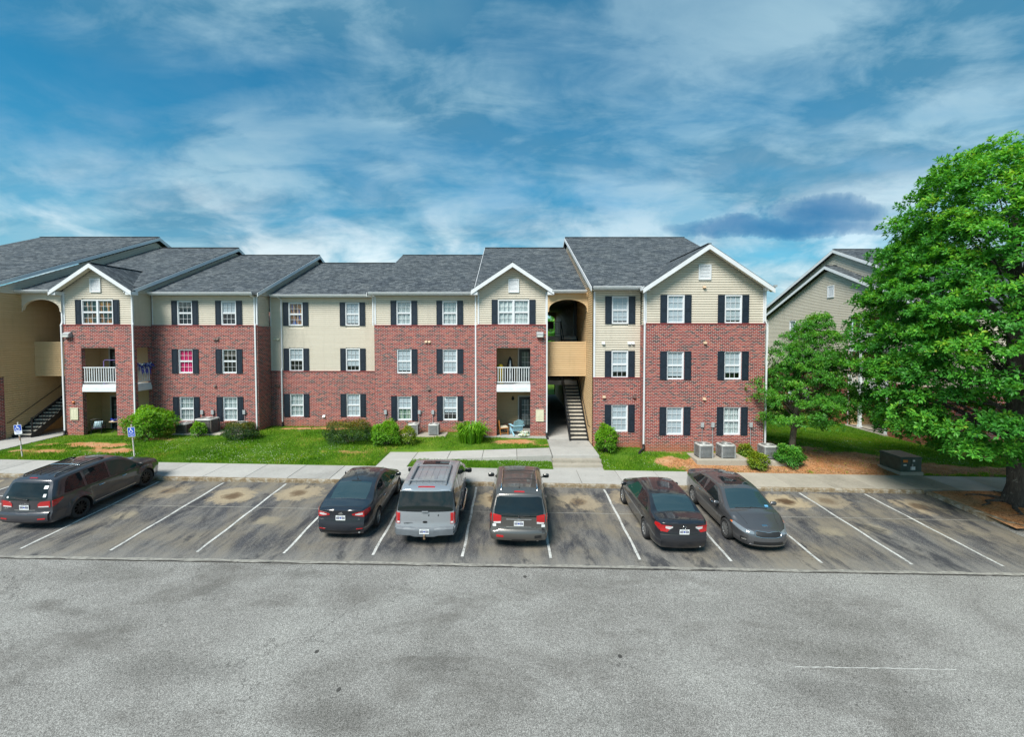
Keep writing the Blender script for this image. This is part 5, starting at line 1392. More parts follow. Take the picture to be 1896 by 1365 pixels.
    def wheels(s, track, rim_mat, spokes=10, rr=.66, style='alloy'):
        tr, tw = s.tr, .215
        for a in s.axles:
            for sg in (-1, 1):
                e = bpy.data.objects.new('wheel', None); COL.objects.link(e); e.parent = s.root; e.location = (sg * track, a, tr); e.empty_display_size = .2
                key = ('tyre', tr, sg)
                if key not in WCACHE:
                    mb = MB(); h = tw / 2
                    prof = [(tr * rr, -h + .03), (tr * .80, -h), (tr * .93, -h + .005), (tr * .985, -h + .03), (tr, -h + .06), (tr, h - .06), (tr * .985, h - .03), (tr * .93, h - .005), (tr * .80, h), (tr * rr, h - .03)]
                    mb.lathe(prof, 32, 'x'); WCACHE[key] = mb.mesh('tyre', M_TYRE, True)
                link('tyre', WCACHE[key], e)
                key = ('rim', tr, sg, spokes, rim_mat.name)
                if key not in WCACHE:
                    mb = MB(); o = sg * (tw / 2 - .035); R0 = tr * rr
                    mb.lathe([(R0, o + sg * .01), (R0 * .95, o + sg * .005), (R0 * .92, o - sg * .03), (R0 * .92, -o)], 32, 'x')
                    mb.lathe([(R0 * .93, -o * .1), (0, -o * .1)], 24, 'x', mi=1)
                    mb.lathe([(0, o + sg * .008), (.05, o + sg * .006), (.075, o - sg * .012)], 16, 'x')
                    for k in range(spokes):
                        an = 2 * math.pi * k / spokes; wd = .028 if spokes > 7 else .042
                        c, n_ = math.cos(an), math.sin(an)
                        def P(r_, t_, x_): return (x_, r_ * c - t_ * n_, r_ * n_ + t_ * c)
                        mb.face([P(.05, -wd, o), P(.05, wd, o), P(R0 * .93, wd * .8, o + sg * .004), P(R0 * .93, -wd * .8, o + sg * .004)])
                        for q in (-1, 1): mb.face([P(.05, q * wd, o), P(R0 * .93, q * wd * .8, o), P(R0 * .93, q * wd * .8, o - sg * .04), P(.05, q * wd, o - sg * .04)])
                    WCACHE[key] = mb.mesh('rim', [rim_mat, M_UNDER])
                link('rim', WCACHE[key], e)
    def mirrors(s, y, z, mat, size=(.20, .10, .15), stalk=None):
        for sg in (-1, 1):
            x0 = s.w(y, z) ; sx, sy, sz = size; mb = MB(); rows = []
            for (t, k) in ((0, .45), (.15, .8), (.5, 1), (.85, .95), (1, .6)):
                xx = sg * (x0 + .03 + sx * t); rows.append([(xx, y + math.cos(a) * sy * k * .5 + .02, z + .06 + math.sin(a) * sz * k * .5) for a in np.linspace(0, 2 * math.pi, 13)])
            mb.grid(rows); mb.face(rows[0][:-1]); mb.face(rows[-1][:-1]); mb.bar((sg * (x0 - .03), y, z), (sg * (x0 + .07), y, z + .03), .06, .04)
            o = mb.build('door_mirror', mat, s.root, smooth=True)
            g = MB(); yb = y + .02 - sy * .5 - .003
            g.face([(sg * (x0 + .055), yb, z + .06 - sz * .33), (sg * (x0 + .02 + sx * .95), yb, z + .06 - sz * .3), (sg * (x0 + .02 + sx * .95), yb, z + .06 + sz * .3), (sg * (x0 + .055), yb, z + .06 + sz * .33)])
            g.build('mirror_glass', M_CG, o)
    def handles(s, pts, mat):
        for (y, z) in pts:
            for sg in (-1, 1):
                mb = MB(); a = Vector(s.side(y - .10, z, sg, .03)); b_ = Vector(s.side(y + .10, z, sg, .03)); mb.tube([s.side(y - .12, z, sg, .005), a, b_, s.side(y + .12, z, sg, .005)], .014, 6)
                mb.build('door_handle', mat, s.root, smooth=True)
    def plate(s, z, rear=True, x=0, w=.305, h=.155, off=.02):
        y = s.cap(x, z, rear, off)[1]; y2 = s.cap(x, z + h, rear, off)[1]; y = min(y, y2) if rear else max(y, y2); sg = -1 if rear else 1
        mb = MB(); mb.box(x - w / 2, x + w / 2, min(y, y - sg * .012), max(y, y - sg * .012), z, z + h); o = mb.build('license_plate', M_PLATE, s.root)
        f = lambda d: y + sg * d
        bl = MB(); pts = [(x + .032 * math.cos(a), f(.0015), z + h / 2 + .032 * math.sin(a)) for a in np.linspace(0, 2 * math.pi, 14)[:-1]]; bl.face(pts); bl.build('plate_emblem', M_PBLUE, o)
        tx = MB()
        for i, dx in enumerate((-.122, -.088, -.054, .054, .088, .122)):
            tx.box(x + dx - .012, x + dx + .012, f(.002), f(.001), z + .04, z + .115)
        tx.box(x - .10, x + .10, f(.002), f(.001), z + .132, z + .142); tx.build('plate_characters', M_PINK, o)
        return o
    def wiper(s, x0, z0, x1, z1, rear=True):
        mb = MB(); a = Vector(s.cap(x0, z0, rear, .02)); b_ = Vector(s.cap(x1, z1, rear, .02)); mb.tube([a, b_], .011, 6); mb.lathe([(0, -.03), (.03, -.02), (.035, .02)], 10, 'y', tuple(a)); mb.build('rear_wiper', M_TRIMB, s.root, smooth=True)
    def antenna(s, y, x=0, h=.22, lean=-.12):
        p = Vector(s.top(x, y)); mb = MB(); mb.lathe([(.03, -.01), (.025, .02), (.008, .035)], 10, 'z', tuple(p)); mb.tube([p, p + Vector((0, lean, h))], [.006, .003], 6); mb.build('antenna', M_TRIMB, s.root, smooth=True)
    def text(s, body, x, z, size, mat, rear=True, off=.008, spacing=1.0, parent=None):
        c = bpy.data.curves.new('lettering', 'FONT'); c.body = body; c.size = size; c.extrude = .002; c.align_x = 'CENTER'; c.space_character = spacing; c.resolution_u = 2
        c.materials.append(mat); o = bpy.data.objects.new('lettering', c); COL.objects.link(o); o.parent = parent or s.root
        p = s.cap(x, z + size * .35, rear, off); o.location = (x, p[1], z)
        y1 = s.cap(x, z, rear, off)[1]; y2 = s.cap(x, z + size * .7, rear, off)[1]
        tilt = math.atan2(y2 - y1, size * .7)
        o.rotation_euler = (R(90) - tilt, 0, 0) if rear else (R(90) + tilt, 0, R(180)); return o
    def badge(s, x, z, rx, rz, mat, rear=True, ring=None):
        mb = MB(); n = 20
        pts = [s.cap(x + rx * math.cos(a), z + rz * math.sin(a), rear, .012) for a in np.linspace(0, 2 * math.pi, n + 1)[:-1]]; inn = [s.cap(x + rx * math.cos(a), z + rz * math.sin(a), rear, -.005) for a in np.linspace(0, 2 * math.pi, n + 1)[:-1]]
        mb.face(pts)
        for i in range(n): mb.face([pts[i], pts[(i + 1) % n], inn[(i + 1) % n], inn[i]])
        o = mb.build('badge', mat, s.root)
        if ring:
            m2 = MB(); m2.tube([s.cap(x + rx * math.cos(a), z + rz * math.sin(a), rear, .012) for a in np.linspace(0, 2 * math.pi, n + 1)], .006, 6, cap=False); m2.build('badge_ring', ring, o, smooth=True)
        return o
def lots(x, y): return (x, y, lot(x, y) + .006)
PLAN_SEDAN = [(0, .80), (.02, .85), (.05, .91), (.12, .965), (.25, .995), (.5, 1), (.75, .995), (.86, .955), (.93, .87), (.97, .78), (1, .66)]
PLAN_SUV = [(0, .925), (.012, .95), (.035, .975), (.1, .99), (.3, 1), (.75, 1), (.87, .97), (.94, .90), (.98, .80), (1, .70)]
REAR_SEDAN = [(.15, .14), (.28, .05), (.45, 0), (.62, .005), (.70, .05), (.85, .065), (1.0, .04), (1.10, .035), (1.3, .2)]
FRONT_SEDAN = [(.15, .14), (.25, .03), (.38, 0), (.52, .02), (.64, .07), (.74, .18), (.86, .36), (1.2, .6)]
def sedan(name, label, X, Yr, L, W, ax, tr, edge, belt, paint, dlo, ws, bl, heading=0, **kw):
    """Yr = world y of the rear bumper (or of the nose when heading = pi)"""
    c = Car(name, label, L, W, ax, tr, edge, belt, PLAN_SEDAN, REAR_SEDAN, FRONT_SEDAN, .50, paint, loc=lots(X, Yr), heading=heading, **kw)
    c.top_patch('windshield', ws, M_CGB); c.top_patch('rear_window', bl, kw.get('bg') or M_CGB)
    e, b_ = c.edge, c.belt
    for (y0, y1, y2, y3, g) in dlo:
        # window between belt and roof rail; y0,y3 at the bottom, y1,y2 at the top
        kn = []
        for y in np.linspace(y0, y3, 16):
            lo = b_(y) + .03; hi = e(y) - .075
            if y < y1: hi = lo + (hi - lo) * (y - y0) / max(y1 - y0, .001)
            if y > y2: hi = lo + (hi - lo) * (y3 - y) / max(y3 - y2, .001)
            kn.append((y, lo, max(hi, lo + .012)))
        c.side_patch('side_window', kn, g)
    return c
# ---- black four-door with swept tail (stall right of the empty ones)
P_BLK = mat_paintcar('blue_black_paint', (.006, .009, .016), 0); P_BLK2 = mat_paintcar('black_paint', (.007, .008, .012), 0)
P_GRA = mat_paintcar('graphite_paint', (.034, .033, .040), .25); P_SIL = mat_paintcar('silver_paint', (.34, .36, .385), .55); P_GREY = mat_paintcar('warm_grey_paint', (.105, .100, .093), .6)
P_GUN = mat_paintcar('gunmetal_paint', (.075, .075, .080), .45); M_CLAD = simple('grey_cladding', (.13, .145, .16), .5, noise_amt=.15, noise_scale=5)
EDGE_F = [(0, 1.02), (.10, 1.05), (.45, 1.075), (.62, 1.09), (1.0, 1.22), (1.45, 1.36), (1.9, 1.415), (2.4, 1.435), (2.85, 1.40), (3.1, 1.335), (3.5, 1.14), (3.85, .985), (4.3, .90), (4.6, .82), (4.87, .70)]
BELT_F = [(0, .98), (.6, 1.0), (1.5, .965), (2.6, .92), (3.6, .885), (4.2, .84), (4.87, .66)]
c = sedan('black_sedan', 'glossy blue-black sedan with swept tail, red wraparound tail lights, left of the silver SUV', -5.55, 14.62, 4.87, 1.85, (1.07, 3.92), .33, EDGE_F, BELT_F, P_BLK,
          [(.98, 1.35, 2.05, 2.06, M_CG), (2.13, 2.14, 2.75, 3.50, M_CGG)], [(3.05, .56), (3.45, .66), (3.86, .72)], [(.66, .60), (1.0, .61), (1.5, .57)], 0)
c.wheels(.82, M_ALLOY, 10); c.mirrors(3.42, .93, P_BLK); c.handles([(1.75, .86), (2.85, .83)], M_CHROME)
c.seam_side([(1.62, .45), (1.42, .7), (1.35, .95)]); c.seam_side([(2.09, .28), (2.09, .95)]); c.seam_side([(3.3, .30), (3.45, .6), (3.42, .88)]); c.seam_side([(1.75, .28), (3.3, .28)])
c.side_patch('tail_light', [(.0, .80, .98), (.12, .82, 1.0), (.33, .93, .99)], M_RED, off=.008)
c.cap_patch('tail_light', [(.36, .86, .90), (.55, .82, .95), (.74, .79, .985)], M_RED, mirror=True, off=.012); c.cap_patch('reverse_lamp', [(.46, .865, .89), (.58, .85, .925), (.70, .865, .93)], M_REDW, mirror=True, off=.016)
c.plate(.70); c.badge(0, .915, .075, .035, M_CHROME); c.text('FUSION', -.60, .70, .055, M_CHROME); c.text('SE', .58, .70, .055, M_CHROME)
c.cap_patch('bumper_insert', [(-.62, .30, .36), (.62, .30, .36)], M_TRIMB, off=.004); c.cap_patch('reflector', [(.50, .40, .425), (.70, .41, .435)], M_RED, mirror=True, off=.008)
c.top_patch('trunk_gap', [(.075, .64), (.088, .64)], M_TRIMB, off=.002, n=3); c.top_patch('brake_lamp', [(1.515, .17), (1.555, .16)], M_TRIMB, off=.012, n=4); c.antenna(1.66)
mb = MB(); mb.lathe([(.0, -.02), (.035, 0), (.04, .10)], 12, 'y', (.58, .02, .27)); mb.build('exhaust_pipe', M_GALV, c.root, smooth=True)
c.top_patch('roof_seam', [(1.9, -.50, -.488), (2.9, -.50, -.488)], M_TRIMB, off=.002, cols=1); c.top_patch('roof_seam', [(1.9, .488, .50), (2.9, .488, .50)], M_TRIMB, off=.002, cols=1)

# ---- black sedan, third from the right
EDGE_C = [(0, 1.03), (.10, 1.055), (.45, 1.075), (.62, 1.085), (1.0, 1.24), (1.4, 1.37), (1.8, 1.415), (2.4, 1.43), (2.8, 1.40), (3.05, 1.335), (3.45, 1.14), (3.8, .985), (4.25, .91), (4.55, .83), (4.81, .70)]
BELT_C = [(0, .97), (.6, .985), (1.5, .955), (2.6, .92), (3.5, .88), (4.1, .84), (4.81, .66)]
c = sedan('dark_sedan', 'black sedan with pale sky in its rear window, parked tail outwards beside the gunmetal sedan', 5.36, 14.10, 4.81, 1.82, (1.10, 3.88), .33, EDGE_C, BELT_C, P_BLK2,
          [(1.02, 1.32, 1.98, 1.99, M_CG), (2.06, 2.07, 2.70, 3.42, M_CGG)], [(3.0, .56), (3.4, .66), (3.82, .72)], [(.66, .63), (1.0, .63), (1.42, .58)], R(1.2))
c.wheels(.81, M_ALLOY, 10); c.mirrors(3.36, .93, P_BLK2); c.handles([(1.7, .84), (2.78, .82)], P_BLK2)
c.seam_side([(1.58, .45), (1.40, .7), (1.33, .94)]); c.seam_side([(2.02, .28), (2.02, .94)]); c.seam_side([(3.22, .30), (3.38, .6), (3.36, .88)]); c.seam_side([(1.7, .28), (3.22, .28)])
c.side_patch('tail_light', [(.0, .78, .97), (.10, .80, .985), (.26, .90, .97)], M_RED, off=.008)
c.cap_patch('tail_light', [(.40, .90, .94), (.52, .74, .95), (.73, .76, .965)], M_RED, mirror=True, off=.012); c.cap_patch('reverse_lamp', [(.36, .885, .925), (.46, .83, .93), (.58, .86, .93)], M_REDW, mirror=True, off=.017)
c.plate(.69); c.badge(0, .91, .06, .045, M_TRIMB, ring=M_CHROME); c.text('CAMRY', -.50, .78, .045, M_CHROME); c.text('LE', .48, .78, .045, M_CHROME)
c.top_patch('trunk_gap', [(.075, .66), (.088, .66)], M_TRIMB, off=.002, n=3); c.cap_patch('bumper_gap', [(-.74, .655, .668), (.74, .655, .668)], M_TRIMB, off=.002)
mb = MB(); mb.lathe([(.0, -.02), (.03, 0), (.034, .10)], 12, 'y', (.55, .03, .26)); mb.build('exhaust_pipe', M_GALV, c.root, smooth=True)
c.top_patch('roof_seam', [(1.9, -.50, -.488), (2.9, -.50, -.488)], M_TRIMB, off=.002, cols=1); c.top_patch('roof_seam', [(1.9, .488, .50), (2.9, .488, .50)], M_TRIMB, off=.002, cols=1)

# ---- gunmetal sedan, nose to the camera
EDGE_O = [(0, 1.03), (.10, 1.06), (.40, 1.085), (.58, 1.10), (1.0, 1.26), (1.4, 1.375), (1.8, 1.41), (2.4, 1.415), (2.8, 1.385), (3.05, 1.32), (3.45, 1.13), (3.78, .985), (4.2, .925), (4.55, .85), (4.85, .73)]
BELT_O = [(0, .98), (.6, 1.0), (1.5, .97), (2.6, .925), (3.5, .885), (4.2, .83), (4.85, .68)]
NOSE = 14.32
c = sedan('gunmetal_sedan', 'gunmetal sedan parked nose outwards, the only car facing the road', 8.12, NOSE + 4.85, 4.85, 1.83, (1.10, 3.90), .335, EDGE_O, BELT_O, P_GUN,
          [(1.0, 1.30, 1.98, 1.99, M_CG), (2.06, 2.07, 2.70, 3.40, M_CG)], [(3.0, .57), (3.4, .67), (3.80, .73)], [(.66, .62), (1.0, .62), (1.42, .58)], math.pi)
c.wheels(.82, M_ALLOY, 10); c.mirrors(3.34, .94, P_GUN); c.handles([(1.72, .86), (2.80, .84)], M_CHROME)
c.seam_side([(1.58, .45), (1.40, .7), (1.33, .94)]); c.seam_side([(2.02, .28), (2.02, .94)]); c.seam_side([(3.22, .30), (3.38, .6), (3.36, .88)]); c.seam_side([(1.7, .28), (3.22, .28)])
c.side_patch('window_trim', [(1.0, 1.008, 1.022), (2.0, .965, .979), (3.0, .925, .937), (3.45, .905, .915)], M_CHROME, off=.009, rows=1)
c.cap_patch('grille', [(-.40, .60, .62), (-.36, .555, .685), (-.1, .535, .675), (.1, .535, .675), (.36, .555, .685), (.40, .60, .62)], M_TRIMB, rear=False, off=.006)
mbk = [(-.42, .665), (-.36, .70), (-.12, .688), (0, .672), (.12, .688), (.36, .70), (.42, .665)]
mb = MB(); mb.tube([c.cap(x, z, False, .012) for x, z in mbk], .011, 6); mb.tube([c.cap(x, z, False, .012) for x, z in [(-.42, .665), (-.40, .56), (-.2, .532), (.2, .532), (.40, .56), (.42, .665)]], .011, 6); mb.build('grille_surround', M_CHROME, c.root, smooth=True)
c.cap_patch('lower_grille', [(-.46, .30, .40), (.46, .30, .40)], M_TRIMB, rear=False, off=.005); c.cap_patch('bumper_trim', [(-.56, .265, .285), (.56, .265, .285)], M_CHROME, rear=False, off=.01)
c.side_patch('headlight', [(4.20, .745, .755), (4.40, .66, .775), (4.65, .615, .735), (4.85, .60, .69)], M_HEADL, off=.010); c.cap_patch('headlight', [(.44, .605, .68), (.58, .605, .71)], M_HEADL, rear=False, mirror=True, off=.008)
c.side_patch('indicator', [(4.20, .75, .758), (4.33, .72, .77)], M_AMB, off=.014); c.side_patch('fog_lamp_bezel', [(4.60, .33, .44), (4.80, .34, .46)], M_TRIMB, off=.006); c.side_patch('fog_lamp', [(4.66, .355, .42), (4.79, .36, .43)], M_CHROME, off=.012)
c.top_patch('hood_badge', [(4.80, .085), (4.84, .085)], M_CHROME, off=.012, n=3); c.top_patch('hood_gap', [(4.02, -.62, -.61), (4.75, -.50, -.49)], M_TRIMB, off=.002, cols=1); c.top_patch('hood_gap', [(4.02, .61, .62), (4.75, .49, .50)], M_TRIMB, off=.002, cols=1)
c.top_patch('sunroof', [(2.05, .40), (2.75, .42)], M_CG, off=.006)
for x0, x1 in ((-.5, .05), (.05, .55)):
    mb = MB(); mb.tube([c.top(x0, 3.84, .012), c.top(x1, 3.80, .012)], .010, 6); mb.build('wiper', M_TRIMB, c.root)
mb = MB(); pp = [c.top(x, y, .009) for x, y in ((-.62, 3.72), (-.50, 3.735), (-.50, 3.66), (-.62, 3.645))]; mb.face(pp); mb.build('parking_sticker', simple('blue_sticker', (.12, .35, .6), .4), c.root)
c.side_patch('tail_light', [(.0, .82, .97), (.10, .84, 1.0), (.30, .94, .99)], M_RED, off=.008)

# ---- big silver SUV
EDGE_E = [(0, 1.78), (.15, 1.80), (1.0, 1.825), (2.4, 1.825), (3.05, 1.775), (3.3, 1.68), (3.7, 1.36), (3.95, 1.19), (4.3, 1.15), (4.9, 1.10), (5.2, .95)]
BELT_E = [(0, 1.13), (2.5, 1.12), (3.8, 1.10), (4.5, 1.04), (5.2, .86)]
REAR_E = [(.2, .10), (.35, .02), (.50, 0), (.62, .0), (.66, .05), (.9, .055), (1.12, .07), (1.4, .13), (1.7, .21), (1.9, .26)]
FRONT_S = [(.2, .12), (.35, .02), (.55, 0), (.8, .03), (1.0, .10), (1.2, .25), (1.9, .6)]
c = Car('silver_suv', 'large silver SUV with roof rack, grey bumper and square red tail lights', 5.2, 1.99, (1.22, 4.24), .37, EDGE_E, BELT_E, PLAN_SUV, REAR_E, FRONT_S, .19, P_SIL, crown=.03, sill=.36, loc=lots(-2.78, 14.38), heading=R(1.5))
c.wheels(.86, M_ALLOY, 5, .62); c.mirrors(3.62, 1.14, M_TRIMB, (.26, .12, .20)); c.handles([(2.1, 1.0), (3.1, 1.0)], P_SIL)
c.cap_patch('rear_window', [(-.885, 1.14, 1.18), (-.83, 1.125, 1.70), (-.72, 1.125, 1.735), (.72, 1.125, 1.735), (.83, 1.125, 1.70), (.885, 1.14, 1.18)], M_CG, off=.006)
c.side_patch('side_window', [(.16, 1.18, 1.66), (.3, 1.17, 1.73), (1.25, 1.16, 1.745), (1.42, 1.16, 1.25)], M_CG); c.side_patch('side_window', [(1.62, 1.55, 1.73), (1.66, 1.16, 1.745), (2.38, 1.16, 1.745)], M_CG); c.side_patch('side_window', [(2.48, 1.16, 1.745), (2.95, 1.16, 1.70), (3.5, 1.16, 1.43), (3.72, 1.16, 1.22)], M_CGG)
c.top_patch('windshield', [(3.2, .70), (3.9, .80)], M_CG); c.top_patch('sunroof', [(2.38, .48), (2.86, .48)], M_CG, off=.006)
c.cap_patch('tail_light', [(.80, .73, 1.08), (.895, .73, 1.08)], M_RED, mirror=True, off=.014, n=4); c.side_patch('tail_light', [(.0, .73, 1.08), (.07, .73, 1.08)], M_RED, off=.012, n=4); c.cap_patch('reverse_lamp', [(.81, .755, .81), (.888, .755, .81)], M_REDW, mirror=True, off=.019, n=4)
bump = c.cap_patch('rear_bumper', [(-.90, .42, .66), (-.45, .42, .665), (-.30, .38, .64), (.30, .38, .64), (.45, .42, .665), (.90, .42, .66)], M_CLAD, off=.10, th=.16, n=20)[0]
c.side_patch('bumper_end', [(.0, .42, .655), (.62, .44, .65)], M_CLAD, off=.035, th=.06); c.side_patch('body_cladding', [(1.75, .36, .60), (3.75, .36, .60)], M_CLAD, off=.02)
c.side_patch('body_moulding', [(1.75, .80, .85), (3.75, .80, .85)], M_CLAD, off=.018)
c.plate(.48, off=.115); c.text('EXPEDITION', -.52, .74, .055, M_TRIMB); c.badge(0, .80, .075, .035, M_TRIMB)
c.cap_patch('tailgate_gap', [(-.75, .685, .695), (.75, .685, .695)], M_TRIMB, off=.003)
for x in (.10, .40): c.cap_patch('paint_chip', [(x, .985, 1.03), (x + .035, .99, 1.05)], M_TRIMB, off=.003, n=3)
c.top_patch('brake_lamp', [(.05, .27), (.10, .26)], M_RED, off=.02, n=4); mb = MB(); mb.tube([c.cap(-.10, 1.14, True, .03), c.cap(.10, 1.14, True, .03)], .022, 8); mb.build('glass_handle', M_CLAD, c.root, smooth=True)
for sg in (-1, 1):
    mb = MB(); pts = [c.top(sg * .60, y, .055 if .42 < y < 2.25 else .0) for y in (.35, .45, .9, 1.4, 1.9, 2.2, 2.3)]; mb.tube(pts, .028, 8); mb.build('roof_rail', M_CLAD, c.root, smooth=True)
for y in (.62, 2.05):
    mb = MB(); mb.tube([c.top(x, y, .075) for x in np.linspace(-.60, .60, 7)], .024, 8); mb.build('roof_crossbar', M_CLAD, c.root, smooth=True)
for k in range(5):
    x = -.42 + k * .21; c.top_patch('roof_rib', [(.45, x, x + .035), (2.2, x, x + .035)], P_SIL, off=.012, cols=2)
for sg in (-1, 1):
    mb = MB(); mb.tube([(sg * .93, 1.7, .42), (sg * 1.05, 1.8, .38), (sg * 1.06, 3.7, .38), (sg * .93, 3.8, .42)], .04, 8); mb.build('running_board', M_CHROME, c.root, smooth=True)
mb = MB(); mb.bar((0, .1, .34), (0, -.20, .34), .06); mb.lathe([(0, 0), (.025, .005), (.025, .05), (.03, .07), (.01, .10), (0, .10)], 12, 'z', (0, -.19, .37)); mb.bar((-.45, .02, .36), (.45, .02, .36), .06); mb.build('tow_hitch', simple('rusty_steel', (.22, .15, .09), .7, .4, noise_amt=.3), c.root)
c.seam_side([(1.50, .62), (1.55, .9), (1.56, 1.15)]); c.seam_side([(2.43, .40), (2.43, 1.15)]); c.seam_side([(3.60, .40), (3.68, .9), (3.66, 1.12)])

# ---- warm grey SUV with damaged bumper
EDGE_K = [(0, 1.66), (.15, 1.69), (1.0, 1.735), (2.0, 1.74), (2.75, 1.70), (3.05, 1.61), (3.5, 1.28), (3.75, 1.13), (4.2, 1.07), (4.6, 1.0), (4.88, .86)]
BELT_K = [(0, 1.10), (2.5, 1.06), (3.6, 1.03), (4.3, .96), (4.88, .80)]
REAR_K = [(.2, .12), (.32, .03), (.45, 0), (.58, .01), (.66, .07), (.8, .08), (1.05, .09), (1.3, .18), (1.6, .34), (1.8, .42)]
c = Car('grey_suv', 'warm grey SUV with silver roof rails and a broken rear bumper corner', 4.88, 1.90, (1.07, 3.97), .36, EDGE_K, BELT_K, PLAN_SUV, REAR_K, FRONT_S, .25, P_GREY, crown=.05, sill=.30, loc=lots(.20, 14.28), heading=R(-.6))
c.wheels(.83, M_ALLOY, 5, .64); c.mirrors(3.45, 1.08, P_GREY, (.24, .12, .18)); c.handles([(1.9, .96), (2.95, .95)], M_CHROME)
c.cap_patch('rear_window', [(-.78, 1.11, 1.24), (-.72, 1.07, 1.56), (-.62, 1.04, 1.60), (.62, 1.04, 1.60), (.72, 1.07, 1.56), (.78, 1.11, 1.24)], M_CG, off=.006)
c.side_patch('side_window', [(.22, 1.22, 1.30), (.34, 1.15, 1.60), (1.2, 1.12, 1.64), (1.3, 1.12, 1.64)], M_CG); c.side_patch('side_window', [(1.38, 1.11, 1.64), (2.2, 1.10, 1.64)], M_CG); c.side_patch('side_window', [(2.3, 1.10, 1.64), (2.7, 1.09, 1.60), (3.3, 1.09, 1.36), (3.5, 1.09, 1.18)], M_CG)
c.top_patch('windshield', [(3.0, .66), (3.7, .78)], M_CG)
c.cap_patch('tail_light', [(.56, .90, 1.08), (.66, .88, 1.10), (.82, .87, 1.12)], M_RED, mirror=True, off=.014, n=6); c.side_patch('tail_light', [(.0, .87, 1.11), (.16, .92, 1.10)], M_RED, off=.010, n=4); c.cap_patch('reverse_lamp', [(.57, .835, .895), (.70, .825, .878), (.80, .82, .868)], M_REDW, mirror=True, off=.014, n=5)
c.cap_patch('chrome_strip', [(-.40, .955, .985), (.40, .955, .985)], M_CHROME, off=.016); c.cap_patch('chrome_strip', [(-.40, .715, .735), (.40, .715, .735)], M_CHROME, off=.012); c.plate(.76, off=.012)
c.badge(0, .965, .07, .03, M_CHROME); c.text('BORREGO', -.52, .68, .05, M_CHROME); c.text('LX', .52, .70, .045, M_CHROME)
c.cap_patch('rear_bumper', [(-.82, .34, .60), (-.66, .33, .66), (.66, .33, .66), (.82, .34, .60)], P_GREY, off=.05, th=.10, n=18); c.side_patch('bumper_end', [(.0, .36, .62), (.62, .38, .58)], P_GREY, off=.016)
c.cap_patch('reflector', [(-.70, .44, .51), (-.48, .43, .50)], M_RED, off=.058, n=4); c.cap_patch('broken_corner', [(.50, .41, .50), (.72, .43, .52)], M_TRIMB, off=.054, n=4); c.cap_patch('torn_bumper_edge', [(.74, .58, .70), (.83, .60, .66)], M_TRIMB, off=.054, n=4)
c.cap_patch('tow_recess', [(-.22, .30, .37), (.22, .30, .37)], M_TRIMB, off=.056, n=4)
c.cap_patch('white_patch', [(.72, .72, .80), (.83, .72, .79)], M_PLATE, mirror=True, off=.01, n=4)
c.wiper(0, 1.07, .34, 1.09); c.top_patch('brake_lamp', [(-.0, .17), (.05, .16)], M_RED, off=.02, n=3); c.antenna(.52, 0, .20, .10)
for sg in (-1, 1):
    mb = MB(); mb.tube([c.top(sg * .585, y, .05 if .3 < y < 2.45 else .0) for y in (.22, .34, .9, 1.5, 2.0, 2.4, 2.52)], .026, 8); mb.build('roof_rail', M_CHROME, c.root, smooth=True)
for y in (1.25, 2.05):
    mb = MB(); mb.tube([c.top(x, y, .055) for x in np.linspace(-.58, .58, 9)], .016, 8); mb.build('roof_crossbar', M_TRIMB, c.root, smooth=True)
for k in range(6):
    x = -.40 + k * .155; c.top_patch('roof_rib', [(.28, x, x + .02), (.85, x, x + .02)], P_GREY, off=.010, cols=2)
mb = MB(); mb.lathe([(.0, -.02), (.035, 0), (.04, .10)], 12, 'y', (.6, .0, .30)); mb.build('exhaust_pipe', M_GALV, c.root, smooth=True)
c.seam_side([(1.36, .40), (1.34, .7), (1.33, 1.1)]); c.seam_side([(2.25, .36), (2.25, 1.1)]); c.seam_side([(3.35, .36), (3.45, .8), (3.44, 1.06)])

# ---- graphite wagon at the left
EDGE_J = [(0, 1.60), (.15, 1.625), (1.0, 1.665), (2.0, 1.68), (2.75, 1.63), (3.05, 1.53), (3.5, 1.22), (3.8, 1.08), (4.2, 1.04), (4.6, .98), (4.89, .84)]
BELT_J = [(0, 1.06), (1.2, 1.03), (2.5, .99), (3.6, .96), (4.3, .92), (4.89, .78)]
REAR_J = [(.2, .12), (.30, .03), (.42, 0), (.58, .015), (.66, .07), (.85, .085), (1.02, .09), (1.25, .17), (1.5, .30), (1.7, .38)]
c = Car('graphite_wagon', 'dark graphite crossover wagon with black wheels, leftmost car, beside empty stalls', 4.89, 1.83, (1.0, 3.89), .36, EDGE_J, BELT_J, PLAN_SUV, REAR_J, FRONT_S, .30, P_GRA, crown=.05, sill=.26, flare=.06, loc=lots(-16.08, 14.90), heading=R(.3))
c.wheels(.81, M_BRIM, 10, .66); c.mirrors(3.48, 1.02, M_TRIMB, (.22, .12, .16)); c.handles([(1.85, .90), (2.85, .88)], M_CHROME)
c.cap_patch('rear_window', [(-.69, 1.07, 1.12), (-.62, 1.03, 1.48), (-.52, 1.02, 1.54), (.52, 1.02, 1.54), (.62, 1.03, 1.48), (.69, 1.07, 1.12)], M_CG, off=.006)
c.side_patch('side_window', [(.46, 1.11, 1.14), (.60, 1.09, 1.42), (.78, 1.08, 1.56), (1.22, 1.06, 1.585)], M_CG); c.side_patch('side_window', [(1.32, 1.06, 1.59), (2.12, 1.03, 1.595), (2.2, 1.03, 1.595)], M_CG); c.side_patch('side_window', [(2.28, 1.03, 1.58), (2.7, 1.02, 1.54), (3.3, 1.01, 1.30), (3.52, 1.01, 1.10)], M_CGG)
c.top_patch('windshield', [(3.0, .62), (3.75, .74)], M_CG)
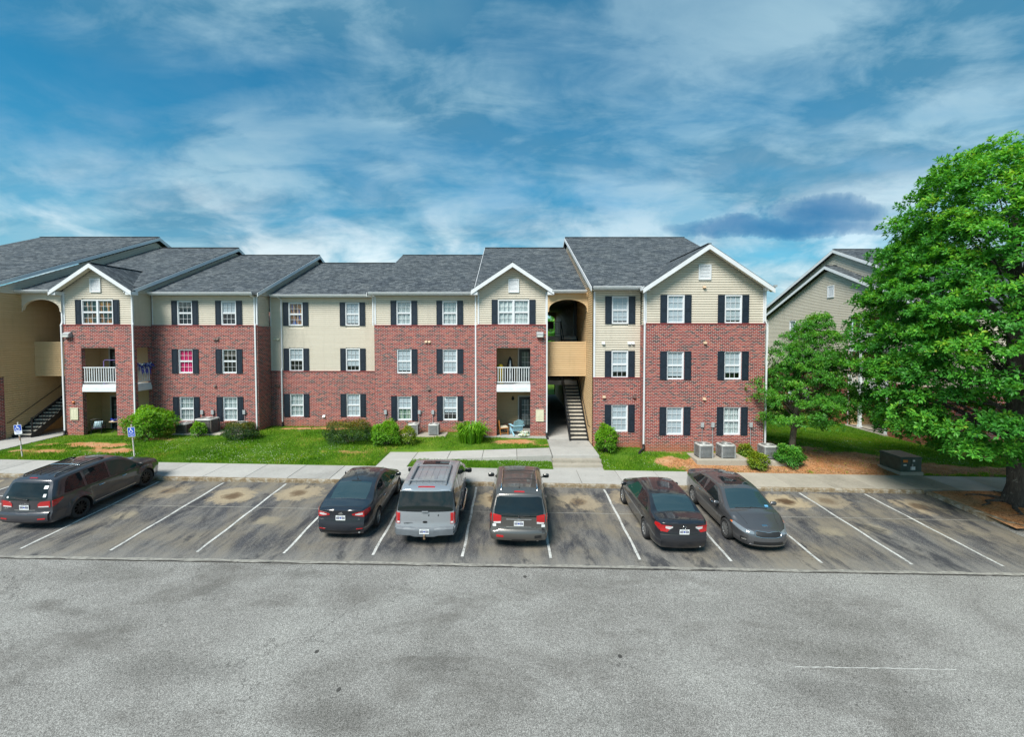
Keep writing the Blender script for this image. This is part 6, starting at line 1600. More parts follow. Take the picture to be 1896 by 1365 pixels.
c.cap_patch('tail_light', [(.42, .80, .90), (.50, .79, .97), (.78, .79, 1.0)], M_RED, mirror=True, off=.012, n=8); c.side_patch('tail_light', [(.0, .80, 1.0), (.12, .84, 1.01), (.36, .98, 1.02)], M_RED, off=.010, n=8); c.cap_patch('reverse_lamp', [(.44, .795, .825), (.74, .792, .83)], M_REDW, mirror=True, off=.016, n=5)
c.text('DODGE', 0, .885, .055, M_CHROME, spacing=1.9); c.plate(.715); c.cap_patch('tailgate_trim', [(-.34, .69, .705), (.34, .69, .705)], M_CHROME, off=.008); c.text('JOURNEY', -.62, .72, .045, M_CHROME)
c.cap_patch('rear_bumper', [(-.78, .34, .64), (.78, .34, .64)], P_GRA, off=.05, th=.10, n=18); c.side_patch('bumper_end', [(.0, .34, .62), (.58, .40, .60)], P_GRA, off=.016); c.cap_patch('reflector', [(.50, .42, .46), (.72, .43, .47)], M_RED, mirror=True, off=.058, n=4); c.cap_patch('lower_valance', [(-.74, .30, .345), (.74, .30, .345)], M_TRIMB, off=.04, th=.08)
c.wiper(.10, 1.04, -.34, 1.09); c.top_patch('brake_lamp', [(.01, .13), (.04, .13)], M_RED, off=.015, n=3); c.antenna(.45, 0, .20, .08)
for (x, z, a, b_) in ((.50, 1.36, .13, .09), (.56, 1.12, .09, .09), (-.62, 1.08, .07, .05)):
    c.cap_patch('window_sticker', [(x, z, z + b_), (x + a * .9, z, z + b_)], M_PLATE, off=.012, n=4)
for sg in (-1, 1):
    mb = MB(); mb.tube([c.top(sg * .53, y, .045 if .4 < y < 2.3 else .0) for y in (.3, .42, .9, 1.5, 2.0, 2.25, 2.4)], .022, 8); mb.build('roof_rail', M_TRIMB, c.root, smooth=True)
for k in range(4): x = -.32 + k * .2; c.top_patch('roof_rib', [(.35, x, x + .025), (2.0, x, x + .025)], P_GRA, off=.010, cols=2)
mb = MB(); mb.tube([c.top(x, 1.45, .05) for x in np.linspace(-.53, .53, 7)], .016, 8); mb.build('roof_crossbar', M_CHROME, c.root, smooth=True)
c.side_patch('sill_trim', [(1.55, .36, .385), (3.35, .34, .365)], M_CHROME, off=.014, rows=2)
c.seam_side([(1.42, .55), (1.28, .8), (1.23, 1.06)]); c.seam_side([(2.24, .32), (2.24, 1.04)]); c.seam_side([(3.38, .34), (3.46, .8), (3.44, 1.0)])
# ------------------------------------------------------------------ small outdoor equipment
M_ACG = simple('ac_grey', (.33, .34, .34), .5, .3, noise_amt=.15); M_ACT = simple('ac_top', (.44, .44, .42), .5, .2, noise_amt=.15); M_FIN = simple('ac_fins', (.10, .10, .10), .5, .5, noise_amt=.35, noise_scale=9)
def ac_unit(x, y, label, w=.74, h=.72, group='air conditioning condensers along the wall', body=None, padz=None, d=None):
    d = d or w
    z = float(terrain(x, y)) if padz is None else padz
    t = thing('air_conditioner', label, 'air conditioner', (x, y, z), group=group)
    n = 28
    def outline(s, zz):
        pts = []
        for i in range(n + 1):
            a = 2 * math.pi * i / n; c, q = math.cos(a), math.sin(a); k = 1 / max(abs(c) ** 6 + abs(q) ** 6, 1e-9) ** (1 / 6)
            pts.append((w / 2 * s * c * k, d / 2 * s * q * k, zz))
        return pts
    mb = MB(); mb.grid([outline(1, .05), outline(1, .0)]); mb.grid([outline(.9, .05), outline(.9, h - .05)]); mb.build('coil', M_FIN, t)
    for i in range(9):      # louvre bands
        zz = .06 + i * (h - .12) / 9; mb = MB(); mb.grid([outline(.965, zz), outline(1.0, zz + .012), outline(.985, zz + .03)]); mb.build('louvre', body or M_ACG, t)
    for (sx, sy) in ((1, 1), (1, -1), (-1, 1), (-1, -1)):
        mb = MB(); mb.box(sx * (w / 2 - .05) - .03, sx * (w / 2 - .05) + .03, sy * (d / 2 - .05) - .03, sy * (d / 2 - .05) + .03, .0, h - .04); mb.build('corner_post', body or M_ACG, t)
    mb = MB(); mb.grid([outline(1.01, h - .06), outline(1.02, h - .03), outline(.98, h), outline(.80, h + .02), outline(.74, h + .01)])
    mb.build('top_cover', M_ACT, t, smooth=True)
    mb = MB(); mb.face([(p[0], p[1], h - .06) for p in outline(.80, 0)[:-1]])
    mb.build('fan_well', M_DARK, t)
    for k in range(7):
        mb = MB(); r_ = min(w, d) / 2 * (.10 + .105 * k); mb.tube([(r_ * math.cos(a), r_ * math.sin(a), h + .012) for a in np.linspace(0, 2 * math.pi, 21)], .005, 4, cap=False); mb.build('guard_ring', M_ACT, t)
    mb = MB()
    for k in range(4):
        a = k * math.pi / 2; mb.face([(.04 * math.cos(a), .04 * math.sin(a), h - .04), (w * .36 * math.cos(a - .25), w * .36 * math.sin(a - .25), h - .05), (w * .36 * math.cos(a + .3), w * .36 * math.sin(a + .3), h - .03)])
    mb.build('fan_blades', M_BLACK, t)
    return t
def pad(name, x0, x1, y0, y1, z, label, h=.14, group=None):
    mb = MB(); z0 = z - .5; e = .02
    rows = [[(x0, y0), (x1, y0), (x1, y1), (x0, y1)]]
    mb.box(x0, x1, y0, y1, z0, z - e); P = [(x0, y0), (x1, y0), (x1, y1), (x0, y1)]; Q = [(x0 + e, y0 + e), (x1 - e, y0 + e), (x1 - e, y1 - e), (x0 + e, y1 - e)]
    for i in range(4): j = (i + 1) % 4; mb.face([(*P[i], z - e), (*P[j], z - e), (*Q[j], z), (*Q[i], z)])
    mb.face([(*q, z) for q in Q])
    return tag(mb.build(name, M_CONC2), label, 'pad', group)
pad('equipment_pad', 9.15, 11.75, 22.35, 23.75, .36, 'raised concrete pad carrying two condensers beneath the right gable')
ac_unit(9.75, 23.05, 'grey condenser, left of the pair on the raised pad', .74, .66, padz=.362); ac_unit(10.85, 23.0, 'weathered condenser with pale left panel, right of the pair on the raised pad', .74, .66, padz=.362)
pad('equipment_pad', 12.45, 13.6, 22.35, 23.7, .28, 'small concrete pad under the condenser next to the young tree')
ac_unit(13.05, 23.1, 'single condenser on its own pad beside the young tree', .74, .66, padz=.282)
pad('equipment_pad', -19.95, -17.1, 26.55, 27.75, .74, 'low concrete pad carrying the large brown condenser and its small neighbour')
ac_unit(-19.55, 27.1, 'small dark condenser beside the big bright bush', .70, .55, padz=.742, body=simple('brown_ac', (.13, .115, .105), .5, .2)); ac_unit(-18.2, 27.1, 'large brown condenser, the biggest of the three under the pink curtain window', 1.05, .84, padz=.742, d=.9, body=MATS['brown_ac'])
pad('equipment_pad', -16.75, -15.95, 26.7, 27.6, .70, 'low concrete pad behind the dark trimmed shrub')
ac_unit(-16.3, 27.2, 'condenser half hidden behind the dark trimmed shrub', .70, .62, padz=.702, body=MATS['brown_ac'])
pad('equipment_pad', -6.6, -3.9, 26.5, 27.7, .62, 'low concrete pad carrying two small condensers below the sage curtain window')
ac_unit(-5.9, 27.2, 'small condenser behind the yellow-green bush', .64, .62, padz=.622); ac_unit(-4.65, 27.1, 'small condenser standing in the open between the two pairs of bushes', .64, .62, padz=.622)

# pad-mounted transformer
tz = float(terrain(19.05, 22.0)) + .02
t = thing('electric_transformer', 'dark green pad mounted transformer box with warning stickers beside the pavement', 'transformer', (19.05, 21.95, tz))
M_TG = simple('transformer_green', (.062, .092, .078), .45, .1, noise_amt=.25, noise_scale=4)
mb = MB(); mb.box(-.55, .55, -.42, .95, -.3, .13); mb.build('concrete_base', M_CONC2, t)
mb = MB(); w, d0, d1, h0, h1 = .50, -.36, .88, .132, .80
mb.box(-w, w, d0, d1, h0, h1 - .03); mb.build('cabinet', M_TG, t)
mb = MB(); e = .03; L0 = [(-w - e, d0 - e, h1 - .03), (w + e, d0 - e, h1 - .03), (w + e, d1 + e, h1 - .03), (-w - e, d1 + e, h1 - .03)]; L1 = [(-w, d0, h1 + .04), (w, d0, h1 + .04), (w, d1, h1 + .06), (-w, d1, h1 + .06)]
for i in range(4): j = (i + 1) % 4; mb.face([L0[i], L0[j], L1[j], L1[i]])
mb.face(L1); mb.face(L0[::-1]); mb.build('lid', M_TG, t)
mb = MB(); mb.box(-.006, .006, d0 - .012, d0 - .002, h0 + .03, h1 - .06); mb.build('door_gap', M_DRAIN, t); mb = MB(); mb.box(.03, .07, d0 - .04, d0 - .002, .38, .50); mb.build('door_latch', M_GALV, t)
for (x, z, a, b_, m) in ((-.38, .58, .22, .12, simple('orange_sticker', (.75, .22, .03), .5)), (.08, .62, .10, .08, M_PLATE), (-.36, .42, .14, .06, M_PLATE), (-.02, .22, .22, .16, M_PLATE)):
    mb = MB(); mb.box(x, x + a, d0 - .006, d0 - .001, z, z + b_); mb.build('warning_sticker', m, t)

# accessible parking signs
M_SIGNB = simple('sign_blue', (.015, .075, .42), .4); M_SIGNW = simple('sign_white', (.76, .78, .80), .4); M_POST = None
def mat_post():
    m, t_, b = newmat('rusty_painted_post'); p = pos(t_)
    t_.links.new(ramp(t_, noise(t_, p, 9, 5, .7), [(.42, (.58, .58, .56)), (.55, (.50, .47, .42)), (.62, (.26, .12, .05))]), b.inputs['Base Color']); b.inputs['Roughness'].default_value = .7; return m
M_POST = mat_post()
def wheelchair(mb, s, y):
    """white access symbol in the x-z plane, s = height"""
    k = s / 1.0
    def disc(cx, cz, r, n=16): mb.face([(k * (cx + r * math.cos(a)), y, k * (cz + r * math.sin(a))) for a in np.linspace(0, 2 * math.pi, n + 1)[:-1]])
    def bar(a, b_, w):
        d = Vector((b_[0] - a[0], b_[1] - a[1])).normalized(); n = Vector((-d.y, d.x)) * w / 2
        mb.face([(k * (a[0] + n.x), y, k * (a[1] + n.y)), (k * (a[0] - n.x), y, k * (a[1] - n.y)), (k * (b_[0] - n.x), y, k * (b_[1] - n.y)), (k * (b_[0] + n.x), y, k * (b_[1] + n.y))])
    disc(-.10, .40, .085); bar((-.09, .33), (-.04, -.03), .13); bar((-.06, .14), (.17, .14), .08); bar((-.05, -.02), (.19, -.03), .10); bar((.17, -.01), (.27, -.34), .10); bar((.25, -.33), (.36, -.29), .08)
    pts = [(-.03 + .30 * math.cos(a), -.17 + .30 * math.sin(a)) for a in np.linspace(R(125), R(345), 18)]
    for a, b_ in zip(pts[:-1], pts[1:]): bar(a, b_, .085)
def sign_text(txt, x, z, size, mat, parent, y):
    c = bpy.data.curves.new('lettering', 'FONT'); c.body = txt; c.size = size; c.align_x = 'CENTER'; c.resolution_u = 2; c.materials.append(mat); c.extrude = .0008
    o = bpy.data.objects.new('lettering', c); COL.objects.link(o); o.parent = parent; o.location = (x, y, z); o.rotation_euler = (R(90), 0, 0); return o
def access_sign(x, y, lean, label, split, yaw):
    z = float(terrain(x, y)); t = thing('accessible_parking_sign', label, 'sign', (x, y, z), rot=(0, R(lean), R(yaw)), group='accessible parking signs')
    H = 1.62
    mb = MB(); mb.tube([(0, .02, -.3), (0, .02, H + .12)], .030, 10); mb.build('post', M_POST, t, smooth=True)
    w, h = .155, .235
    def plate(z0, z1, mat, name, y0=-.03, inset=0):
        m = MB(); r = .03; pts = []
        for (cx, cz, a0) in ((w - r, z1 - r, 0), (-w + r, z1 - r, 90), (-w + r, z0 + r, 180), (w - r, z0 + r, 270)):
            for a in np.linspace(R(a0), R(a0 + 90), 5): pts.append((cx + (r - inset * .5) * math.cos(a) - math.copysign(inset, cx) * .5, cz + (r - inset * .5) * math.sin(a)))
        A = [(p[0], y0, p[1]) for p in pts]; B = [(p[0], y0 + .006, p[1]) for p in pts]; m.face(A); m.face(B[::-1])
        for i in range(len(A)): j = (i + 1) % len(A); m.face([A[i], A[j], B[j], B[i]])
        return m.build(name, mat, t)
    p = plate(H - .46, H, M_SIGNW, 'sign_plate')
    z_sp = H - (.30 if split else .02)
    m = MB(); z0b = (H - .29) if split else (H - .445)
    m.box(-w + .014, w - .014, -.0325, -.0305, z0b, H - .015); m.build('blue_field', M_SIGNB, p)
    m = MB(); wheelchair(m, .25, 0); o = m.build('access_symbol', M_SIGNW, p, (0, -.034, H - .15))
    if split: sign_text('PARKING', 0, H - .36, .058, M_SIGNB, p, -.0315); sign_text('ONLY', 0, H - .425, .058, M_SIGNB, p, -.0315)
    else: sign_text('PARKING', 0, H - .355, .055, M_SIGNW, p, -.0335); sign_text('ONLY', 0, H - .42, .062, M_SIGNW, p, -.0335)
access_sign(-23.65, 21.85, -4.5, 'leaning blue accessible parking sign with white lower panel, leftmost in view', True, 12)
access_sign(-18.12, 21.72, -3.5, 'blue accessible parking sign on rusty post between the wagon and the big bright bush', False, 8)

# ------------------------------------------------------------------ porch things
def metal_chair(x, y, rz, label, z=.64):
    t = thing('metal_patio_chair', label, 'chair', (x, y, z), R(rz))
    mb = MB(); mb.box(-.24, .24, -.24, .24, .40, .43); mb.build('seat', simple('purple_seat', (.06, .035, .07), .7), t)
    for sx in (-1, 1):
        mb = MB(); mb.tube([(sx * .24, -.26, 0), (sx * .24, -.20, .42), (sx * .24, -.24, .62)], .016, 6); mb.build('leg', M_BLACK, t, smooth=True)
        mb = MB(); mb.tube([(sx * .24, .34, 0), (sx * .24, .22, .42), (sx * .24, .32, .92)], .016, 6); mb.build('leg', M_BLACK, t, smooth=True)
        mb = MB(); mb.tube([(sx * .25, -.26, .62), (sx * .26, .0, .64), (sx * .25, .25, .60)], .018, 6); mb.build('armrest', M_BLACK, t, smooth=True)
    mb = MB(); mb.tube([(-.24, .32, .92), (0, .34, .98), (.24, .32, .92)], .018, 6); mb.tube([(-.24, .25, .52), (.24, .25, .52)], .014, 6)
    for k in range(5): xx = -.16 + k * .08; mb.tube([(xx, .25, .52), (xx, .33, .95)], .008, 5)
    mb.build('backrest', M_BLACK, t, smooth=True); return t
def pillow(x, y, z, rot, label, mat, s=.42):
    mb = MB(); n = 10; rows = []; rows2 = []
    for i in range(n + 1):
        u = i / n * 2 - 1; r1 = []; r2 = []
        for j in range(n + 1):
            v = j / n * 2 - 1; k = (1 - u ** 4) * (1 - v ** 4); px = u * s / 2 * (1 - .06 * (1 - abs(v)) ** 2 * 0 - .05 * (1 - v * v)); pz = v * s / 2 * (1 - .05 * (1 - u * u))
            r1.append((px, -.075 * k, pz)); r2.append((px, .075 * k, pz))
        rows.append(r1); rows2.append(r2)
    mb.grid(rows); mb.grid(rows2); o = mb.build('throw_pillow', mat, None, (x, y, z), True, rot); weld_smooth(o, 70); return tag(o, label, 'pillow')
M_PIL = mat_cloth('leaf_print_cloth', [(.40, (.55, .66, .68)), (.48, (.20, .42, .50)), (.55, (.62, .70, .70)), (.62, (.03, .10, .25))], 16, (1, 1, 1))
metal_chair(-24.55, 26.95, 200, 'black metal patio chair nearer the brick tower corner with its utility panel'); metal_chair(-23.35, 27.6, 160, 'black metal patio chair deeper in the left porch, behind the small table')
pillow(-24.50, 26.86, 1.24, (R(-18), 0, R(20)), 'leaf print pillow on the nearer patio chair of the left porch', M_PIL); pillow(-23.38, 27.52, 1.26, (R(-18), 0, R(-20)), 'leaf print pillow on the farther patio chair of the left porch', M_PIL)
t = thing('bistro_table', 'small round bistro table between the two metal chairs of the left porch', 'table', (-23.85, 27.3, .64))
mb = MB(); mb.lathe([(0, .70), (.30, .70), (.31, .715), (.30, .73), (0, .73)], 22); mb.build('table_top', M_TANCAP, t)
for k in range(3): mb = MB(); a = k * 2.094; mb.tube([(.20 * math.cos(a), .20 * math.sin(a), .70), (-.10 * math.cos(a), -.10 * math.sin(a), .38), (.26 * math.cos(a), .26 * math.sin(a), 0)], .014, 6); mb.build('leg', M_BLACK, t, smooth=True)
mb = MB(); r = np.random.default_rng(5); M_BLU = simple('blue_ribbon', (.02, .06, .55), .4)
for k in range(60):
    a, b_ = r.random() * 6.28, r.random() * 6.28; c0 = Vector((.16 * (r.random() - .5) * 2, .1 * (r.random() - .5), .12 * r.random())); d = Vector((math.cos(a), math.sin(a), math.sin(b_) * .7)).normalized() * .09; e = d.cross(Vector((0, 0, 1))).normalized() * .035
    mb.face([c0 - e, c0 + e, c0 + d + e, c0 + d - e], int(k % 4 == 0))
tag(mb.build('ribbon_bow', [M_BLU, M_SIGNW], None, (-23.85, 27.25, 1.385)), 'blue and white bow decoration lying on the bistro table', 'decoration')
# blue streamers over the side rail of the left balcony
mb = MB()
for k in range(260):
    u = r.random(); c0 = Vector((-22.02 + .10 * r.normal(), 26.82 + u * .95, 4.66 + .16 * r.random() - .25 * (r.random() < .35) * r.random())); a = r.random() * 6.28; d = Vector((math.cos(a) * .8, math.sin(a), r.normal() * .6)).normalized() * .12; e = d.cross(Vector((0, 0, 1))).normalized() * .035
    mb.face([c0 - e, c0 + e, c0 + d + e, c0 + d - e], int(r.random() < .25))
for k in range(8):
    y = 26.9 + k * .1; mb.face([(-21.97, y, 4.66), (-21.97, y + .07, 4.66), (-21.95, y + .08 + .05 * r.random(), 4.28 - .2 * r.random()), (-21.95, y + .02, 4.3)], int(k % 3 == 0))
tag(mb.build('blue_streamers', [M_BLU, M_SIGNW]), 'bunch of blue and white streamers draped over the balcony side rail', 'streamers')
t = thing('clothes_rack', 'purple tube clothes rack standing behind the left balcony railing', 'clothes rack', (-23.85, 27.1, 3.60))
M_PUR = simple('lilac_tube', (.33, .24, .62), .4)
mb = MB(); mb.tube([(-.42, 0, 0), (-.42, 0, 1.38), (-.36, 0, 1.46), (.52, 0, 1.46), (.58, 0, 1.38), (.58, 0, 0)], .018, 8); mb.build('frame', M_PUR, t, smooth=True)
for sx in (-.42, .58): mb = MB(); mb.tube([(sx, -.22, .01), (sx, .22, .01)], .018, 6); mb.build('foot', M_PUR, t, smooth=True)
# right porch
t = thing('adirondack_chair', 'light blue plastic adirondack chair on the ground floor porch', 'chair', (.27, 26.95, .64), R(196))
for k in range(6):
    xx = -.25 + k * .1; hh = .98 - .05 * abs(k - 2.5) ** 1.3 * .6; mb = MB(); mb.face([(xx - .043, .22, .30), (xx + .043, .22, .30), (xx + .05, .50, hh), (xx - .05, .50, hh)]); mb.face([(xx - .043, .245, .30), (xx - .05, .525, hh), (xx + .05, .525, hh), (xx + .043, .245, .30)]); mb.face([(xx - .05, .50, hh), (xx + .05, .50, hh), (xx + .05, .525, hh), (xx - .05, .525, hh)])
    for sg in (-1, 1): mb.face([(xx + sg * .043, .22, .30), (xx + sg * .043, .245, .30), (xx + sg * .05, .525, hh), (xx + sg * .05, .50, hh)])
    mb.build('back_slat', M_LBLUE, t)
for k in range(5):
    y = -.28 + k * .105; mb = MB(); mb.box(-.27, .27, y, y + .09, .34 - k * .022, .365 - k * .022); mb.build('seat_slat', M_LBLUE, t)
for sx in (-1, 1):
    mb = MB(); mb.box(sx * .30 - .03, sx * .30 + .03, -.32, -.24, 0, .56); mb.build('leg', M_LBLUE, t)
    mb = MB(); mb.bar((sx * .29, -.30, .30), (sx * .29, .50, .02), .04, .12); mb.build('leg', M_LBLUE, t); mb = MB(); mb.box(sx * .32 - .07, sx * .32 + .07, -.38, .36, .56, .59); mb.build('armrest', M_LBLUE, t)
mb = MB(); mb.bar((-.3, .36, .57), (.3, .36, .57), .05); mb.build('back_brace', M_LBLUE, t)
pillow(.16, 26.93, 1.10, (R(-22), 0, R(10)), 'small dark cushion leaning in the light blue chair', simple('plum_cloth', (.05, .02, .09), .9), .26)
t = thing('wooden_chair', 'orange stained wooden chair beside the porch wall', 'chair', (-.52, 26.9, .64), R(110))
for sx in (-1, 1):
    mb = MB(); mb.box(sx * .22 - .022, sx * .22 + .022, -.24, -.195, 0, .42); mb.build('leg', M_ORNG, t); mb = MB(); mb.bar((sx * .22, .24, 0), (sx * .22, .34, .90), .044); mb.build('leg', M_ORNG, t)
    mb = MB(); mb.bar((sx * .22, -.22, .12), (sx * .22, .25, .12), .03); mb.build('stretcher', M_ORNG, t)
mb = MB(); mb.box(-.25, .25, -.25, .26, .40, .44); mb.build('seat', M_ORNG, t); mb = MB(); mb.box(-.22, .22, -.22, .22, .441, .50); mb.build('seat_cushion', simple('cream_cushion', (.62, .56, .42), .9), t)
for k in range(4): z = .55 + k * .10; mb = MB(); mb.bar((-.21, .28 + (z - .5) * .11, z), (.21, .28 + (z - .5) * .11, z), .02, .05); mb.build('back_slat', M_ORNG, t)
t = thing('side_table', 'low dark side table between the wooden and the light blue chairs', 'table', (-.20, 27.35, .64))
mb = MB(); mb.box(-.33, .33, -.22, .22, .52, .56); mb.build('table_top', simple('dark_wood', (.05, .03, .02), .5), t)
for (sx, sy) in ((1, 1), (1, -1), (-1, 1), (-1, -1)): mb = MB(); mb.box(sx * .29 - .02, sx * .29 + .02, sy * .18 - .02, sy * .18 + .02, 0, .52); mb.build('leg', MATS['dark_wood'], t)
M_FLOAT = mat_cloth('patterned_vinyl', [(.40, (.62, .66, .58)), (.5, (.60, .62, .52)), (.56, (.05, .22, .14)), (.63, (.55, .25, .10))], 9, (1, 1, 1))
mb = MB()
for k, (dy, dz, rr, x0, x1) in enumerate(((0, .09, .095, .36, 1.02), (.16, .09, .09, .42, 1.0), (.08, .23, .085, .45, .95))): mb.tube([(xx, 26.42 + dy + .02 * math.sin(xx * 7 + k), .64 + dz) for xx in np.linspace(x0, x1, 9)], [rr * q for q in (.55, .9, 1, 1.03, .97, 1.02, 1, .9, .55)], 12)
tag(mb.build('rolled_float', M_FLOAT, None, (0, 0, -.02), True), 'rolled up patterned pool float lying at the porch edge', 'pool float')
mb = MB(); mb.box(.62, 1.05, 26.75, 27.6, .645, .66); tag(mb.build('doormat', simple('green_mat', (.015, .10, .05), .95)), 'dark green mat in front of the ground floor porch door', 'mat')
t = thing('folded_umbrella', 'folded black and silver thing leaning behind the upper balcony rail beside the door', 'umbrella', (-.12, 27.6, 3.62))
mb = MB(); mb.lathe([(.02, 1.62), (.10, 1.5), (.17, 1.1), (.26, .75), (.30, .0)], 14); mb.build('cover', simple('black_cover', (.015, .015, .016), .6), t, smooth=True); mb = MB(); mb.face([(-.03, -.30, .3), (.05, -.30, .3), (.05, -.17, 1.4), (-.02, -.15, 1.4)]); mb.build('silver_stripe', M_GALV, t)
mb = MB(); mb.lathe([(0, 1.22), (.14, 1.18), (.2, 1.05), (.2, 0), (0, 0)], 16, 'z', (-.72, 27.3, 3.6)); tag(mb.build('yellow_bucket', simple('yellow_plastic', (.62, .42, .03), .5), None, smooth=True), 'yellow tub barely showing over the upper balcony rail', 'tub')

# ------------------------------------------------------------------ foliage kit
def leaf_mesh(name, P, D, N, size, mat, leaf_tone, aspect=.45, fold=.18):
    """P base points, D directions, N up-ish normals; one bent rhombic leaf each (4 verts, 2 tris)"""
    D = D / np.linalg.norm(D, axis=1, keepdims=True); S = np.cross(D, N); S /= np.linalg.norm(S, axis=1, keepdims=True) + 1e-9; U = np.cross(S, D)
    sz = size[:, None]
    a = P; b = P + D * sz * .5 + S * sz * aspect * .5 + U * sz * fold * .5; c = P + D * sz - U * sz * fold * .6; d = P + D * sz * .5 - S * sz * aspect * .5 + U * sz * fold * .5
    V = np.stack([a, b, c, d], 1).reshape(-1, 3).astype(np.float32); n = len(P)
    me = bpy.data.meshes.new(name); me.vertices.add(4 * n); me.vertices.foreach_set('co', V.ravel())
    me.loops.add(6 * n); me.polygons.add(2 * n)
    base = (np.arange(n) * 4)[:, None]; idx = (base + np.array([0, 1, 2, 0, 2, 3])[None]).ravel().astype(np.int32)
    me.loops.foreach_set('vertex_index', idx); me.polygons.foreach_set('loop_start', (np.arange(2 * n) * 3).astype(np.int32))
    try: me.polygons.foreach_set('loop_total', np.full(2 * n, 3, np.int32))
    except Exception: pass
    me.materials.append(mat); me.update(calc_edges=True)
    me.attributes.new('leaf_tone', 'FLOAT', 'FACE').data.foreach_set('value', np.repeat(leaf_tone, 2).astype(np.float32))
    return me
def sprays(rng, C, OUT, k, size, spread=.6, droop=.25):
    """k leaves per spray fanned about the outward axis. returns P, D, N, size, id"""
    n = len(C); i = np.repeat(np.arange(n), k); O = OUT[i]; O = O / np.linalg.norm(O, axis=1, keepdims=True)
    rv = rng.normal(size=(n * k, 3)); T = rv - (rv * O).sum(1, keepdims=True) * O; T /= np.linalg.norm(T, axis=1, keepdims=True)
    D = O * rng.uniform(.15, .9, (n * k, 1)) + T * spread * rng.uniform(.6, 1.4, (n * k, 1)); D[:, 2] -= droop * rng.uniform(.3, 1.2, n * k)
    P = C[i] + D * rng.uniform(.0, .10, (n * k, 1)); N = O + np.array([0, 0, .8]) + rng.normal(size=(n * k, 3)) * .25
    return P, D, N, size * rng.uniform(.7, 1.25, n * k), i
OAK = mat_leaf('oak_leaf', [(0, (.022, .12, .024)), (.35, (.055, .245, .034)), (.65, (.11, .38, .040)), (.88, (.23, .50, .045)), (1, (.38, .50, .06))], .42)
DGR = mat_leaf('glossy_leaf', [(0, (.03, .13, .024)), (.5, (.080, .29, .036)), (.85, (.17, .42, .042)), (1, (.28, .42, .06))], .42, .38)
BRT = mat_leaf('bright_leaf', [(0, (.035, .12, .008)), (.5, (.13, .34, .014)), (.85, (.25, .48, .02)), (1, (.36, .50, .03))], .40)
BOX = mat_leaf('boxwood_leaf', [(0, (.010, .042, .010)), (.55, (.026, .085, .014)), (.85, (.10, .12, .012)), (1, (.28, .20, .012))], .22)
YEL = mat_leaf('yellow_leaf', [(0, (.05, .13, .01)), (.5, (.17, .27, .014)), (1, (.36, .38, .03))], .36)
PINE = mat_leaf('conifer_leaf', [(0, (.010, .035, .012)), (1, (.05, .11, .03))], .15)
BARK = mat_bark('oak_bark', (.018, .016, .014), (.085, .076, .066)); BARK2 = mat_bark('grey_bark', (.06, .048, .038), (.19, .155, .12))
